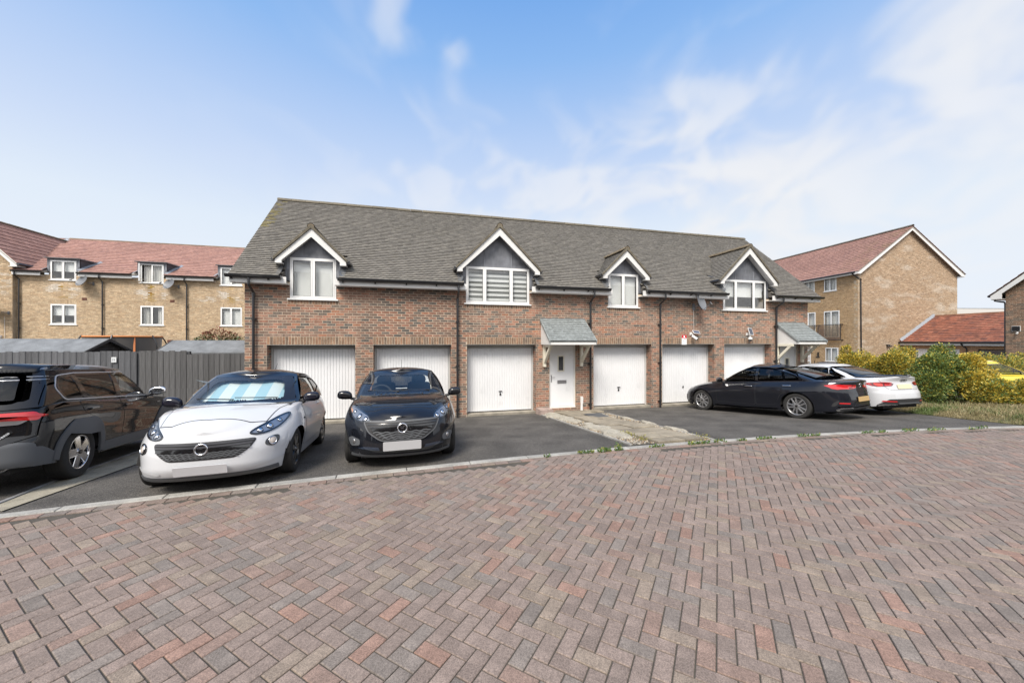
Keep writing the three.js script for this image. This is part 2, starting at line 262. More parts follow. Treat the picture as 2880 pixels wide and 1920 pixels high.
// slab path to the front door, with stony beds either side
const path = new THREE.Group(); path.name = numbered('path'); scene.add(path); tag(path, null, null, null, 'structure');
{
  const xl = (z) => 1.44 - .05 * z, xr = (z) => (z < .8 ? 2.92 : 2.42 - .05 * z);
  const ms = [.9, 1, 1.08].map((k) => std({ color: lin(.4 * k, .345 * k, .26 * k), roughness: .95, map: T.conc, bumpMap: T.speckB, bumpScale: .004 }));
  const slab = (x0, x1, X0, X1, z0, z1) => { const a = new Acc(), c = [(x0 + x1 + X0 + X1) / 4, 0, (z0 + z1) / 2]; c[1] = gh(c[0], c[2]) + .022 + rr(-.004, .006); a.block(c, [(x1 - x0) / 2 - .006, 0, 0], [(z0 - z1) / 2 * -.05 * 0, -(gh(c[0], z1) - gh(c[0], z0)) / 2, -(z1 - z0) / 2 + .006], [0, .03, 0], [1, 1, 1], .006); const g = a.geo(); g.deleteAttribute('color'); mesh('slab', g, pick(ms), path).rotation.z = rr(-.006, .006); };
  for (let z = .02, i = 0; z < 5.6; z += .6, i++) { const z1 = Math.min(z + .6, 5.78), m = (z + z1) / 2, a = xl(m), b = xr(m), n = b - a > 1.2 ? 3 : 2, o = i % 2 ? .08 : -.06; for (let k = 0; k < n; k++) { const f = (t) => (t <= 0 ? a : t >= 1 ? b : a + (b - a) * t + o); slab(f(k / n), f((k + 1) / n), 0, 0, z, z1); const q = path.children.at(-1), p = q.geometry.attributes.position; const cx = (f(k / n) + f((k + 1) / n)) / 4; for (let v = 0; v < p.count; v++) p.setX(v, p.getX(v) + cx); } }
  mesh('bed', sheet(3, 20, (a, b) => { const z = b * 5.75, x = mix(.84 - .03 * z, xl(z), a); return [x, gh(x, z) + .01, z]; }), M.soil, path);
  mesh('bed', sheet(3, 20, (a, b) => { const z = mix(.8, 5.85, b), x = mix(xr(z), 2.92 - .11 * z, a); return [x, gh(x, z) + .01, z]; }), M.soil, path);
  for (const [f, s] of [[(z) => .84 - .03 * z, -1], [(z) => 2.92 - .11 * z, 1]]) { const e = new Acc(); for (let z = s < 0 ? .2 : 1; z < 5.7; z += .46) { const z1 = z + .45; e.block([f(z + .23), gh(f(z), z + .23) + .006, z + .225], [.024, 0, 0], [(f(z) - f(z1)) / 2, -(gh(f(z1), z1) - gh(f(z), z)) / 2, -.222], [0, .022, 0], [1, 1, 1], .004); } const g = e.geo(); g.deleteAttribute('color'); mesh('edging', g, M.kerb, path); }
  // inspection cover
  mesh('inspection_cover', [box(1.78, 2.32, gh(2, 1.8) + .055, gh(2, 1.8) + .062, 1.47, 2.12), box(1.83, 2.27, gh(2, 1.8) + .062, gh(2, 1.8) + .066, 1.53, 2.06)], std({ color: lin(.11, .115, .12), roughness: .6, metalness: .3, map: T.grime }), path).rotation.x = 0;
  // pebbles in the beds
  const geo = new THREE.IcosahedronGeometry(1, 1), N = 2600, im = new THREE.InstancedMesh(geo, std({ roughness: .95, map: T.conc }), N), m4 = new THREE.Matrix4(), q = new THREE.Quaternion(), cols = [[.5, .38, .24], [.58, .5, .38], [.45, .42, .36], [.6, .55, .46], [.4, .28, .17], [.33, .3, .27]];
  { const p = geo.attributes.position; for (let i = 0; i < p.count; i++) { const k = .8 + .4 * hash3(Math.round(p.getX(i) * 50), Math.round(p.getY(i) * 50), Math.round(p.getZ(i) * 50)); p.setXYZ(i, p.getX(i) * k, p.getY(i) * k, p.getZ(i) * k); } geo.computeVertexNormals(); }
  for (let i = 0; i < N; i++) {
    const left = rnd() < .64, z = left ? rr(.1, 5.7) : rr(.85, 5.8), x = left ? mix(.84 - .03 * z, xl(z) - .02, rnd()) : mix(xr(z) + .01, 2.92 - .11 * z, rnd()), s = rr(.008, .019);
    q.setFromEuler(new THREE.Euler(rnd() * 6, rnd() * 6, rnd() * 6)); m4.compose(V3(x, gh(x, z) + .012, z), q, V3(s * rr(.8, 1.5), s * rr(.5, .9), s * rr(.8, 1.4))); im.setMatrixAt(i, m4);
    const c = pick(cols), k = rr(.8, 1.15); im.setColorAt(i, lin(c[0] * k, c[1] * k, c[2] * k));
  }
  im.name = 'gravel'; im.castShadow = im.receiveShadow = true; path.add(im); tag(im, null, null, null, 'stuff');
  // broken lumps of old concrete in the left bed
  const lump = (x, z, sx, sz, sy, t) => { const g = new THREE.IcosahedronGeometry(1, 8), p = g.attributes.position; for (let i = 0; i < p.count; i++) { let a = p.getX(i), b = p.getY(i), c = p.getZ(i); const n = .62 + .7 * fbm(a * 2.4 + x * 7, c * 2.4 + z * 5 + b, 5, 4); p.setXYZ(i, a * sx * n, Math.sign(b) * Math.min(Math.abs(b) * sy * 1.6, sy) * (.45 + .6 * n) * (.75 + .5 * fbm(a * 7 + x, c * 7 + z, 4, 14)), c * sz * n); } g.computeVertexNormals(); uvMetric(g); const m = mesh('concrete_lump', g, std({ color: lin(.5, .46, .38), roughness: .97, map: T.conc, bumpMap: T.conc, bumpScale: .02 }), path); m.position.set(x, gh(x, z) + .018, z); m.rotation.y = t; };
  [[1.08, .75, .24, .22, .05, .2], [.98, 1.35, .2, .3, .045, 1], [1.08, 1.9, .2, .24, .04, 2], [1, 2.45, .17, .26, .05, .4], [1.0, 3.85, .22, .34, .055, .7], [.93, 4.75, .2, .42, .06, .2], [2.55, 2.6, .07, .3, .035, .1], [2.5, 3.6, .08, .35, .04, 0], [2.42, 4.6, .08, .3, .04, .3], [1.15, 3.1, .1, .14, .03, 2]].forEach((a) => lump(...a));
}
// ---------- bricks and tiles ----------
const PAL = {
  red: [[.46, .235, .16, 2.6], [.42, .24, .17, 4], [.385, .24, .175, 4], [.325, .222, .17, 4], [.25, .2, .165, 2.8], [.19, .168, .148, 1.7], [.49, .235, .145, .7]],
  soldier: [[.39, .245, .16, 4], [.34, .225, .15, 4], [.26, .185, .135, 2], [.42, .24, .15, 2]],
  tan: [[.63, .465, .295, 5], [.6, .435, .272, 4], [.67, .51, .335, 4], [.58, .41, .25, 2]],
  brown: [[.33, .21, .14, 4], [.27, .185, .13, 4], [.38, .23, .15, 2], [.21, .16, .12, 2]],
  grey: [[.24, .223, .196, 5], [.225, .209, .184, 4], [.258, .239, .209, 3], [.208, .193, .17, 2]],
  terra: [[.44, .24, .19, 5], [.42, .228, .182, 4], [.465, .26, .21, 3], [.39, .21, .172, 1.5]],
  garage: [[.36, .13, .08, 5], [.3, .115, .075, 3], [.4, .16, .1, 3], [.24, .1, .075, 1.5]],
};
const weigh = (pal) => { const t = pal.reduce((s, p) => s + p[3], 0); let r = rnd() * t; for (const p of pal) { r -= p[3]; if (r <= 0) return p; } return pal[0]; };
// rows of bricks over a rectangle; open = holes, lim(y) = left and right limits
function courses(list, x0, x1, y0, y1, open = [], lim = null, L = .225, Hc = .075, phase = 0) {
  const n = Math.round((y1 - y0) / Hc);
  for (let k = 0; k < n; k++) {
    const ya = y0 + k * Hc, yb = ya + Hc, ym = (ya + yb) / 2; let [a, b] = lim ? lim(ym) : [x0, x1]; a = Math.max(a, x0); b = Math.min(b, x1); if (b - a < .03) continue;
    let iv = [[a, b]];
    for (const [oa, ob, pa, pb] of open) if (ym > pa && ym < pb) iv = iv.flatMap(([s, e]) => (ob <= s || oa >= e ? [[s, e]] : [[s, oa], [ob, e]].filter(([p, q]) => q - p > .02)));
    for (const [s, e] of iv) { const st = Math.floor((s - x0 - phase) / L) - 1; for (let i = st; ; i++) { const bx = x0 + phase + i * L + (k % 2 ? L / 2 : 0); if (bx > e) break; const p = Math.max(bx, s), q = Math.min(bx + L, e); if (q - p > .028) list.push([p + (p > bx + .001 && p === s && s === a ? 0 : .005), q - .005, ya + .005, yb - .005]); } }
  }
  return list;
}
const soldiers = (list, x0, x1, y0, h = .225, w = .075) => { const n = Math.round((x1 - x0) / w), p = (x1 - x0) / n; for (let i = 0; i < n; i++) list.push([x0 + i * p + .005, x0 + (i + 1) * p - .005, y0 + .004, y0 + h - .006]); };
const soloMats = (pal, base) => pal.flatMap((p) => [.9, 1.08].map((k) => std({ color: lin(p[0] * k, p[1] * k, p[2] * k), roughness: base.roughness, map: base.map, bumpMap: base.bumpMap, bumpScale: base.bumpScale })));
// put rectangles [a,b,c,d] on a frame (origin o, ex along, ez outwards); nSolo nearest full ones become meshes of their own
function layBricks(wall, rects, o, ex, ez, pal, nSolo = 0, tint = null, stuffName = 'bricks') {
  const acc = new Acc(); wall.updateWorldMatrix(true, false); const v = V3(0, 0, 0);
  const items = rects.map((r) => { const cx = (r[0] + r[1]) / 2, cy = (r[2] + r[3]) / 2; v.set(o[0] + ex[0] * cx, o[1] + cy, o[2] + ex[2] * cx).applyMatrix4(wall.matrixWorld); return { r, cx, cy, d: v.distanceTo(EYE), full: r[1] - r[0] > .2 && r[3] - r[2] < .07 }; });
  const solo = new Set(nSolo ? items.filter((i) => i.full && i.cy > .2).sort((a, b) => a.d - b.d).slice(0, nSolo) : []);
  const mats = nSolo ? soloMats(pal, M.brick) : null, ug = new Acc(); ug.block([0, 0, -.03], [.1075, 0, 0], [0, .0325, 0], [0, 0, .03], [1, 1, 1], .002); const geo = ug.geo(); geo.deleteAttribute('color');
  const rot = Math.atan2(-ex[2], ex[0]);
  for (const it of items) {
    const { r, cx, cy } = it, j = rr(-.0012, .0018); let p = weigh(pal);
    if (solo.has(it)) { const m = mesh('brick', geo, mats[pal.indexOf(p) * 2 + (rnd() < .5 ? 0 : 1)], wall); m.position.set(o[0] + ex[0] * cx + ez[0] * j, o[1] + cy, o[2] + ex[2] * cx + ez[2] * j); m.rotation.y = rot; continue; }
    const k = rr(.86, 1.12); let c = [p[0] * k, p[1] * k, p[2] * k]; if (tint) c = tint(cx, cy, c);
    const hx = (r[1] - r[0]) / 2, hy = (r[3] - r[2]) / 2, dz = .03;
    acc.block([o[0] + ex[0] * cx + ez[0] * (j - dz), o[1] + cy, o[2] + ex[2] * cx + ez[2] * (j - dz)], ex.map((e) => e * hx), [0, hy, 0], ez.map((e) => e * dz), c, .002);
  }
  if (acc.p.length) tag(mesh(stuffName, acc.geo(), M.brick, wall), null, null, null, 'stuff');
}
// tiles over a sloping plane: o = eave corner, eu along the eave, et up the slope, en outwards; keep(a, t) says where tiles lie
function layTiles(roof, o, eu, et, en, width, len, pal, { tw = .165, gauge = .1, thick = .02, keep = null, nSolo = 0, tint = null, stuffName = 'roof_tiles' } = {}) {
  const acc = new Acc(), rows = Math.ceil(len / gauge), items = []; roof.updateWorldMatrix(true, false); const v = V3(0, 0, 0);
  for (let k = 0; k < rows; k++) for (let a = -(k % 2) * tw / 2; a < width - .01; a += tw) {
    const a0 = Math.max(0, a) + .0012, a1 = Math.min(width, a + tw) - .0012, t0 = k * gauge + rr(-.003, .003), t1 = Math.min(len, t0 + gauge * 1.25); if (a1 - a0 < .03) continue;
    if (keep && !keep((a0 + a1) / 2, t0 + gauge / 2)) continue;
    const ac = (a0 + a1) / 2; v.set(o[0] + eu[0] * ac + et[0] * t0, o[1] + eu[1] * ac + et[1] * t0, o[2] + eu[2] * ac + et[2] * t0).applyMatrix4(roof.matrixWorld);
    items.push({ a0, a1, t0, t1, d: v.distanceTo(EYE), full: a1 - a0 > tw * .9 && t1 - t0 > gauge * 1.1 });
  }
  const solo = new Set(nSolo ? items.filter((i) => i.full).sort((x, y) => x.d - y.d).slice(0, nSolo) : []);
  const mats = nSolo ? soloMats(pal, M.tile) : null;
  const unit = new Acc(); { const hw = tw / 2 - .0012, L = gauge * 1.25, q = thick; const P = (x, y, z) => [x, y, z]; unit.quad(P(-hw, 0, q * 2), P(hw, 0, q * 2), P(hw, L, q * .7), P(-hw, L, q * .7), [1, 1, 1], tw, L); unit.quad(P(-hw, 0, q * .6), P(hw, 0, q * .6), P(hw, 0, q * 2), P(-hw, 0, q * 2), [1, 1, 1], tw, q); unit.quad(P(hw, 0, q * .6), P(hw, L, 0), P(hw, L, q * .7), P(hw, 0, q * 2), [1, 1, 1], L, q); unit.quad(P(-hw, L, 0), P(-hw, 0, q * .6), P(-hw, 0, q * 2), P(-hw, L, q * .7), [1, 1, 1], L, q); }
  const geo = unit.geo(); geo.deleteAttribute('color');
  const basis = new THREE.Matrix4().makeBasis(V3(...eu), V3(...et), V3(...en));
  for (const it of items) {
    const p = weigh(pal), lift = rr(0, .004), q = thick;
    const at = (a, t, n) => [0, 1, 2].map((c) => o[c] + eu[c] * a + et[c] * t + en[c] * (n + lift));
    if (solo.has(it)) { const m = mesh('tile', geo, mats[pal.indexOf(p) * 2 + (rnd() < .5 ? 0 : 1)], roof); const s = at((it.a0 + it.a1) / 2, it.t0, 0); m.matrixAutoUpdate = true; m.quaternion.setFromRotationMatrix(basis); m.position.set(...s); continue; }
    const k = rr(.92, 1.08); let c = [p[0] * k, p[1] * k, p[2] * k]; if (tint) c = tint(it.a0, it.t0, c);
    const { a0, a1, t0, t1 } = it, u0 = rnd() * 4, L = t1 - t0, wd = a1 - a0, up = rr(-.001, .002);
    acc.quad(at(a0, t0, 2 * q + up), at(a1, t0, 2 * q + up), at(a1, t1, q * .7), at(a0, t1, q * .7), c, wd, L, u0, u0);
    acc.quad(at(a0, t0, q * .6), at(a1, t0, q * .6), at(a1, t0, 2 * q + up), at(a0, t0, 2 * q + up), c, wd, q, u0, u0);
    acc.quad(at(a1, t0, q * .6), at(a1, t1, 0), at(a1, t1, q * .7), at(a1, t0, 2 * q + up), c, L, q, u0, u0);
    acc.quad(at(a0, t1, 0), at(a0, t0, q * .6), at(a0, t0, 2 * q + up), at(a0, t1, q * .7), c, L, q, u0, u0);
  }
  if (acc.p.length) tag(mesh(stuffName, acc.geo(), M.tile, roof), null, null, null, 'stuff');
}
const noCol = (g) => { g.deleteAttribute('color'); return g; };
function ridgeTiles(parent, a, b, r, col, step = .45, n = 8) {   // half round tiles butted along a-b
  const A = V3(...a), B = V3(...b), d = B.clone().sub(A), L = d.length(), k = Math.max(1, Math.round(L / step)), s = L / k; d.normalize();
  const g = new THREE.CylinderGeometry(r, r * .96, s - .008, n, 1, true, -Math.PI / 2, Math.PI); uvMetric(g); g.rotateX(-Math.PI / 2);   // opens downwards, axis z
  const mats = [.85, 1, 1.12].map((q) => std({ color: lin(col[0] * q, col[1] * q, col[2] * q), roughness: .9, map: T.tile, side: THREE.DoubleSide }));
  const m4 = new THREE.Matrix4().lookAt(V3(0, 0, 0), d.clone().negate(), V3(0, 1, 0));
  for (let i = 0; i < k; i++) { const m = mesh('ridge_tile', g, pick(mats), parent); m.position.copy(A).addScaledVector(d, (i + .5) * s); m.quaternion.setFromRotationMatrix(m4); m.position.y += rr(-.003, .003); }
}
// window: white frame, lights split at fractions, panes, sill
function makeWindow(parent, x0, x1, y0, y1, z, splits = [.5], { blind = null, sill = true, ft = .042, sash = .036, axis = null, turn = 0, pos = null, openFirst = false, room = true } = {}) {
  const w = grp('window', parent), fr = [], W = x1 - x0, H = y1 - y0, d0 = -.05, d1 = .012;
  fr.push(box(0, W, 0, ft, d0, d1), box(0, W, H - ft, H, d0, d1), box(0, ft, ft, H - ft, d0, d1), box(W - ft, W, ft, H - ft, d0, d1));
  const xs = [0, ...splits, 1].map((f) => (f === 0 ? ft : f === 1 ? W - ft : W * f));
  for (let i = 1; i < xs.length - 1; i++) fr.push(box(xs[i] - ft * .45, xs[i] + ft * .45, ft, H - ft, d0, d1 - .002));
  for (let i = 0; i < xs.length - 1; i++) {
    const a = xs[i] + (i ? ft * .45 : 0), b = xs[i + 1] - (i < xs.length - 2 ? ft * .45 : 0), lo = ft, hi = H - ft;
    const sf = [box(a, b, lo, lo + sash, -.035, d1 + .008), box(a, b, hi - sash, hi, -.035, d1 + .008), box(a, a + sash, lo + sash, hi - sash, -.035, d1 + .008), box(b - sash, b, lo + sash, hi - sash, -.035, d1 + .008)];
    const pane = box(a + sash, b - sash, lo + sash, hi - sash, -.012, -.008), seal = [box(a + sash - .001, a + sash + .008, lo + sash, hi - sash, -.02, d1 + .003), box(b - sash - .008, b - sash + .001, lo + sash, hi - sash, -.02, d1 + .003), box(a + sash, b - sash, lo + sash - .001, lo + sash + .008, -.02, d1 + .0025), box(a + sash, b - sash, hi - sash - .008, hi - sash + .001, -.02, d1 + .0025)];
    if (openFirst && i === 0) { const g = grp('sash', w); g.position.set(a, 0, 0); g.rotation.y = -1.25; const sh = (q) => q.translate(-a, 0, 0); mesh('sash_frame', sf.map(sh), M.upvc, g); mesh('pane', sh(pane), M.glass, g); } else { mesh('sash', sf, M.upvc, w); mesh('pane', pane, M.glass, w); mesh('gasket', seal, M.black, w); }
  }
  mesh('frame', fr, M.upvc, w);
  if (sill) mesh('sill', box(-.06, W + .06, -.035, .006, -.04, .055), M.upvc, w);
  if (room) mesh('room_lining', [box(-.1, W + .1, -.1, H + .1, -.9, -.88), box(-.12, -.1, -.1, H + .1, -.9, -.06), box(W + .1, W + .12, -.1, H + .1, -.9, -.06), box(-.12, W + .12, -.12, -.1, -.9, -.06), box(-.12, W + .12, H + .1, H + .12, -.9, -.06)], M.room, w);
  if (blind === 'white') mesh('blind', box(ft, W - ft, ft + .02, H - ft, -.13, -.125), M.blind, w);
  if (blind === 'half') { mesh('blind', box(ft, W - ft, H * .45, H - ft, -.13, -.125), M.blind, w); mesh('shelf', box(ft, W - ft, ft, ft + .1, -.3, -.14), M.room, w); }
  if (blind === 'curtains' || blind === 'nets') {
    const cs = blind === 'nets' ? [[.06, .5], [.5, .94]] : [[.05, .3], [.68, .95]];
    for (const [a, b] of cs) mesh('curtain', sheet(40, 2, (s, t) => [W * mix(a, b, s), mix(H - .05, .03, t), -.17 + .022 * Math.sin(s * (b - a) * W * 70) + .006 * Math.sin(s * 31)]), M.curtain, w);
  }
  if (blind === 'zebra') {
    const s = [], t = []; for (let i = 0; i * .075 < H - .14; i++) (i % 2 ? t : s).push(box(ft + .01, W - ft - .01, H - ft - .02 - (i + 1) * .075, H - ft - .02 - i * .075 - .001, -.1 - (i % 2) * .012, -.097 - (i % 2) * .012));
    mesh('blind', s, M.blind, w); mesh('blind_gauze', t, std({ color: lin(.2, .21, .205), roughness: .9 }), w);
  }
  w.position.set(...(pos || [x0, y0, z])); w.rotation.y = turn; return w;
}
function downpipe(parent, x, zTop, yTop, yBot, z = .075, out = 0) {
  const g = grp('downpipe', parent), r = .034;
  mesh('pipe', [rod([x, yBot, z], [x, yTop - .42, z], r, r, 12), tube([[x, yTop - .4, z], [x, yTop - .36, z + .02], [x + out, yTop - .22, zTop - .02], [x + out, yTop - .17, zTop], [x + out, yTop - .02, zTop]], r * .95, 10, 24)], M.gutter, g);
  const cl = []; for (let y = yBot + .3; y < yTop - .5; y += 1.35) cl.push(rod([x, y - .03, z], [x, y + .03, z], r + .012, r + .012, 12), box(x - .06, x + .06, y - .014, y + .014, z - .075, z - .01));
  cl.push(rod([x, yTop - .46, z], [x, yTop - .38, z], r + .008, r + .008, 12)); mesh('clips', cl, M.gutter, g); return g;
}
function gutter(parent, x0, x1, y, z, { r = .062, brackets = true } = {}) {
  const vs = 1.35;
  const n = 10, pts = []; for (let i = 0; i <= n; i++) { const a = Math.PI + Math.PI * i / n; pts.push([z + r * Math.cos(a), y + vs * r * Math.sin(a)]); } for (let i = n; i >= 0; i--) { const a = Math.PI + Math.PI * i / n; pts.push([z + (r - .006) * Math.cos(a), y + (vs * r - .006) * Math.sin(a)]); }
  const g = grp('gutter', parent); mesh('channel', [prismX(pts, x0, x1), prismX(pts.slice(0, n + 1), x0 - .004, x0 + .004), prismX(pts.slice(0, n + 1), x1 - .004, x1 + .004)], M.gutter, g);
  const b = []; if (brackets) for (let x = x0 + .12; x < x1; x += .85) { b.push(prismX(pts.map(([a, c]) => [z + (a - z) * 1.14, y + (c - y) * 1.14]), x - .015, x + .015), box(x - .018, x + .018, y - .125, y - .075, z - r - .005, z - .02)); }
  if (b.length) mesh('brackets', b, M.gutter, g); return g;
}
function satDish(parent, pos, turn, { r = .3, tilt = .32, arm = 1 } = {}) {
  const g = grp('dish_reflector', parent); const pr = []; for (let i = 0; i <= 10; i++) { const t = i / 10; pr.push(V2(r * t, .16 * r * t * t * 2)); }
  const b = new THREE.LatheGeometry(pr, 28); b.scale(1, 1, 1.14); b.rotateX(Math.PI / 2 ); const b2 = b.clone(); b2.translate(0, 0, -.006);
  const bowl = new THREE.Mesh(merge([b]), std({ color: lin(.17, .18, .2), roughness: .5, side: THREE.DoubleSide, map: T.grime })); bowl.name = 'bowl'; bowl.castShadow = true; g.add(bowl);
  mesh('feed_arm', [rod([0, -r * 1.05, .05], [0, -r * .62, r * 1.45], .011), rod([0, -r * 1.02, 0], [0, -r * .2, -.03], .014)], M.dish, g);
  mesh('receiver', [rod([0, -r * .66, r * 1.35], [0, -r * .42, r * 1.28], .03, .036, 12), rod([0, -r * .66, r * 1.35], [0, -r * .8, r * 1.45], .03, .024, 12)], M.black, g);
  g.position.set(...pos); g.rotation.set(-tilt, turn, 0, 'YXZ'); return g;
}

// ---------- the brick coach house over garages ----------
const house = thing('coach_house', 'red and brown brick coach house with grey tiled roof over six white garage doors', 'house', [0, GF, 0]);
const HX0 = -7.425, HX1 = 12.285, EAV = 3.9, HD = 6.5;
const garX = [[-6.90, -4.65], [-4.17, -1.92], [-1.44, .81], [2.85, 5.10], [5.53, 7.78], [8.21, 10.46]];
const doorX = [[1.27, 2.19], [10.86, 11.74]];
const dorm = [[-5.745, .585, .885, 5.47], [-.45, 1.02, 1.31, 5.9], [3.975, .575, .885, 5.47], [9.15, 1.0, 1.31, 5.9]];
const LINT = 2.25, WSILL = 3.525, WTOP = 4.665, REV = .36;
{
  const holes = [...garX.map(([a, b]) => [a, b, 0, LINT]), ...doorX.map(([a, b]) => [a, b, .15, LINT]), ...dorm.map(([c, h]) => [c - h, c + h, WSILL, 9])];
  const outl = [[HX0, -.25]]; // one outline round door and garage openings
  const low = [...garX.map(([a, b]) => [a, b, -.25]), ...doorX.map(([a, b]) => [a, b, .15])].sort((p, q) => p[0] - q[0]);
  for (const [a, b, y] of low) { if (y < 0) outl.push([a, -.25], [a, LINT], [b, LINT], [b, -.25]); }
  outl.push([HX1, -.25], [HX1, EAV + .08]);
  for (const [c, h] of [...dorm].reverse()) outl.push([c + h, EAV + .08], [c + h, WSILL], [c - h, WSILL], [c - h, EAV + .08]);
  outl.push([HX0, EAV + .08]);
  const wall = mesh('wall', prism(outl, -REV, -.0022, doorX.map(([a, b]) => [[a, .15], [b, .15], [b, LINT], [a, LINT]])), M.mortar, house);
  const R = [];
  const sold = [...garX.map(([a, b]) => [a - .0, b, LINT, LINT + .225]), ...dorm.map(([c, h]) => [c - h - .06, c + h + .06, WSILL - .15, WSILL - .036])];
  courses(R, HX0, HX1, -.225, EAV + .0, [...holes, ...sold]);
  const S = []; for (const [a, b] of garX) soldiers(S, a, b, LINT); for (const [c, h] of dorm) soldiers(S, c - h - .06, c + h + .06, WSILL - .15, .113);
  layBricks(wall, R, [0, 0, 0], [1, 0, 0], [0, 0, 1], PAL.red, 300);
  layBricks(wall, S, [0, 0, 0], [1, 0, 0], [0, 0, 1], PAL.soldier, 0, null, 'soldier_bricks');
  // reveals of the garages: returns in brick
  for (const [a, b] of garX) for (const [x, e, n] of [[a, [0, 0, 1], [1, 0, 0]], [b, [0, 0, -1], [-1, 0, 0]]]) { const q = []; courses(q, 0, REV, -.225, LINT, [], null, .225, .075, e[2] > 0 ? .1125 : 0); layBricks(wall, q, [x + n[0] * .006, 0, e[2] > 0 ? -REV : 0], e, n, PAL.red, 0, null, 'reveal_bricks'); }
  // rest of the walls, gables and back
  const gp = [[-HD, -.25], [-REV, -.25], [-REV, EAV + .05], [-.01, EAV + .05], [-3.25, 7.1], [-HD, EAV + .1]];
  mesh('gable_wall', [prismX(gp, HX0 + .003, HX0 + .3), prismX(gp, HX1 - .3, HX1 - .003), box(HX0 + .3, HX1 - .3, -.25, EAV, -HD, -HD + .3), box(HX0 + .3, HX1 - .3, LINT + .15, LINT + .3, -HD + .3, -REV)], std({ color: lin(.27, .16, .11), roughness: .92, map: T.brick }), house);
}
// steel lintels, garage doors
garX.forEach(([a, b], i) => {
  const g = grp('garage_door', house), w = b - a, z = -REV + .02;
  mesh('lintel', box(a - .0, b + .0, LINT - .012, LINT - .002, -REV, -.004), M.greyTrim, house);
  mesh('frame', [box(a, b, LINT - .125, LINT - .012, z - .06, z + .03), box(a, a + .06, .02, LINT - .125, z - .06, z + .03), box(b - .06, b, .02, LINT - .125, z - .06, z + .03)], i < 3 ? std({ color: lin(.5, .5, .48), roughness: .6, map: T.grime }) : std({ color: lin(.55, .55, .53), roughness: .6, map: T.grime }), g);  // grey of the frame holds the shade under the lintel
  const pts = [], n = 26, x0 = a + .065, x1 = b - .065, p = (x1 - x0) / n; for (let k = 0; k < n; k++) { const s = x0 + k * p; pts.push([s, 0], [s + p * .76, 0], [s + p * .82, -.014], [s + p * .94, -.014]); } pts.push([x1, 0], [x1, -.04], [x0, -.04]);
  const top = LINT - .128, bot = .1, pg = prism(pts.reverse(), 0, top - bot); pg.rotateX(-Math.PI / 2); pg.applyMatrix4(new THREE.Matrix4().makeScale(1, 1, -1)); flip(pg); pg.computeVertexNormals(); pg.translate(0, bot, z + .01); uvMetric(pg);
  mesh('panel', pg, M.doorWhite, g);
  mesh('bottom_rail', box(x0, x1, bot - .025, bot + .0, z - .035, z + .012), M.gutter, g);
  mesh('threshold', box(a, b, -.2, .07 + .005 * (i % 2), -REV - .3, -.03), M.conc, house);
  const hx = a + w * .503, hy = .72; mesh('handle', i === 4 ? [box(hx - .02, hx + .02, hy - .1, hy - .04, z + .01, z + .035), box(hx + .005, hx + .012, hy - .04, hy + .0, z + .012, z + .02)] : [box(hx - .06, hx + .06, hy, hy + .018, z + .02, z + .045), rod([hx, hy - .1, z + .008], [hx, hy - .1, z + .03], .032, .03, 12), box(hx - .007, hx + .007, hy - .08, hy + .01, z + .012, z + .024)], M.black, g);
});
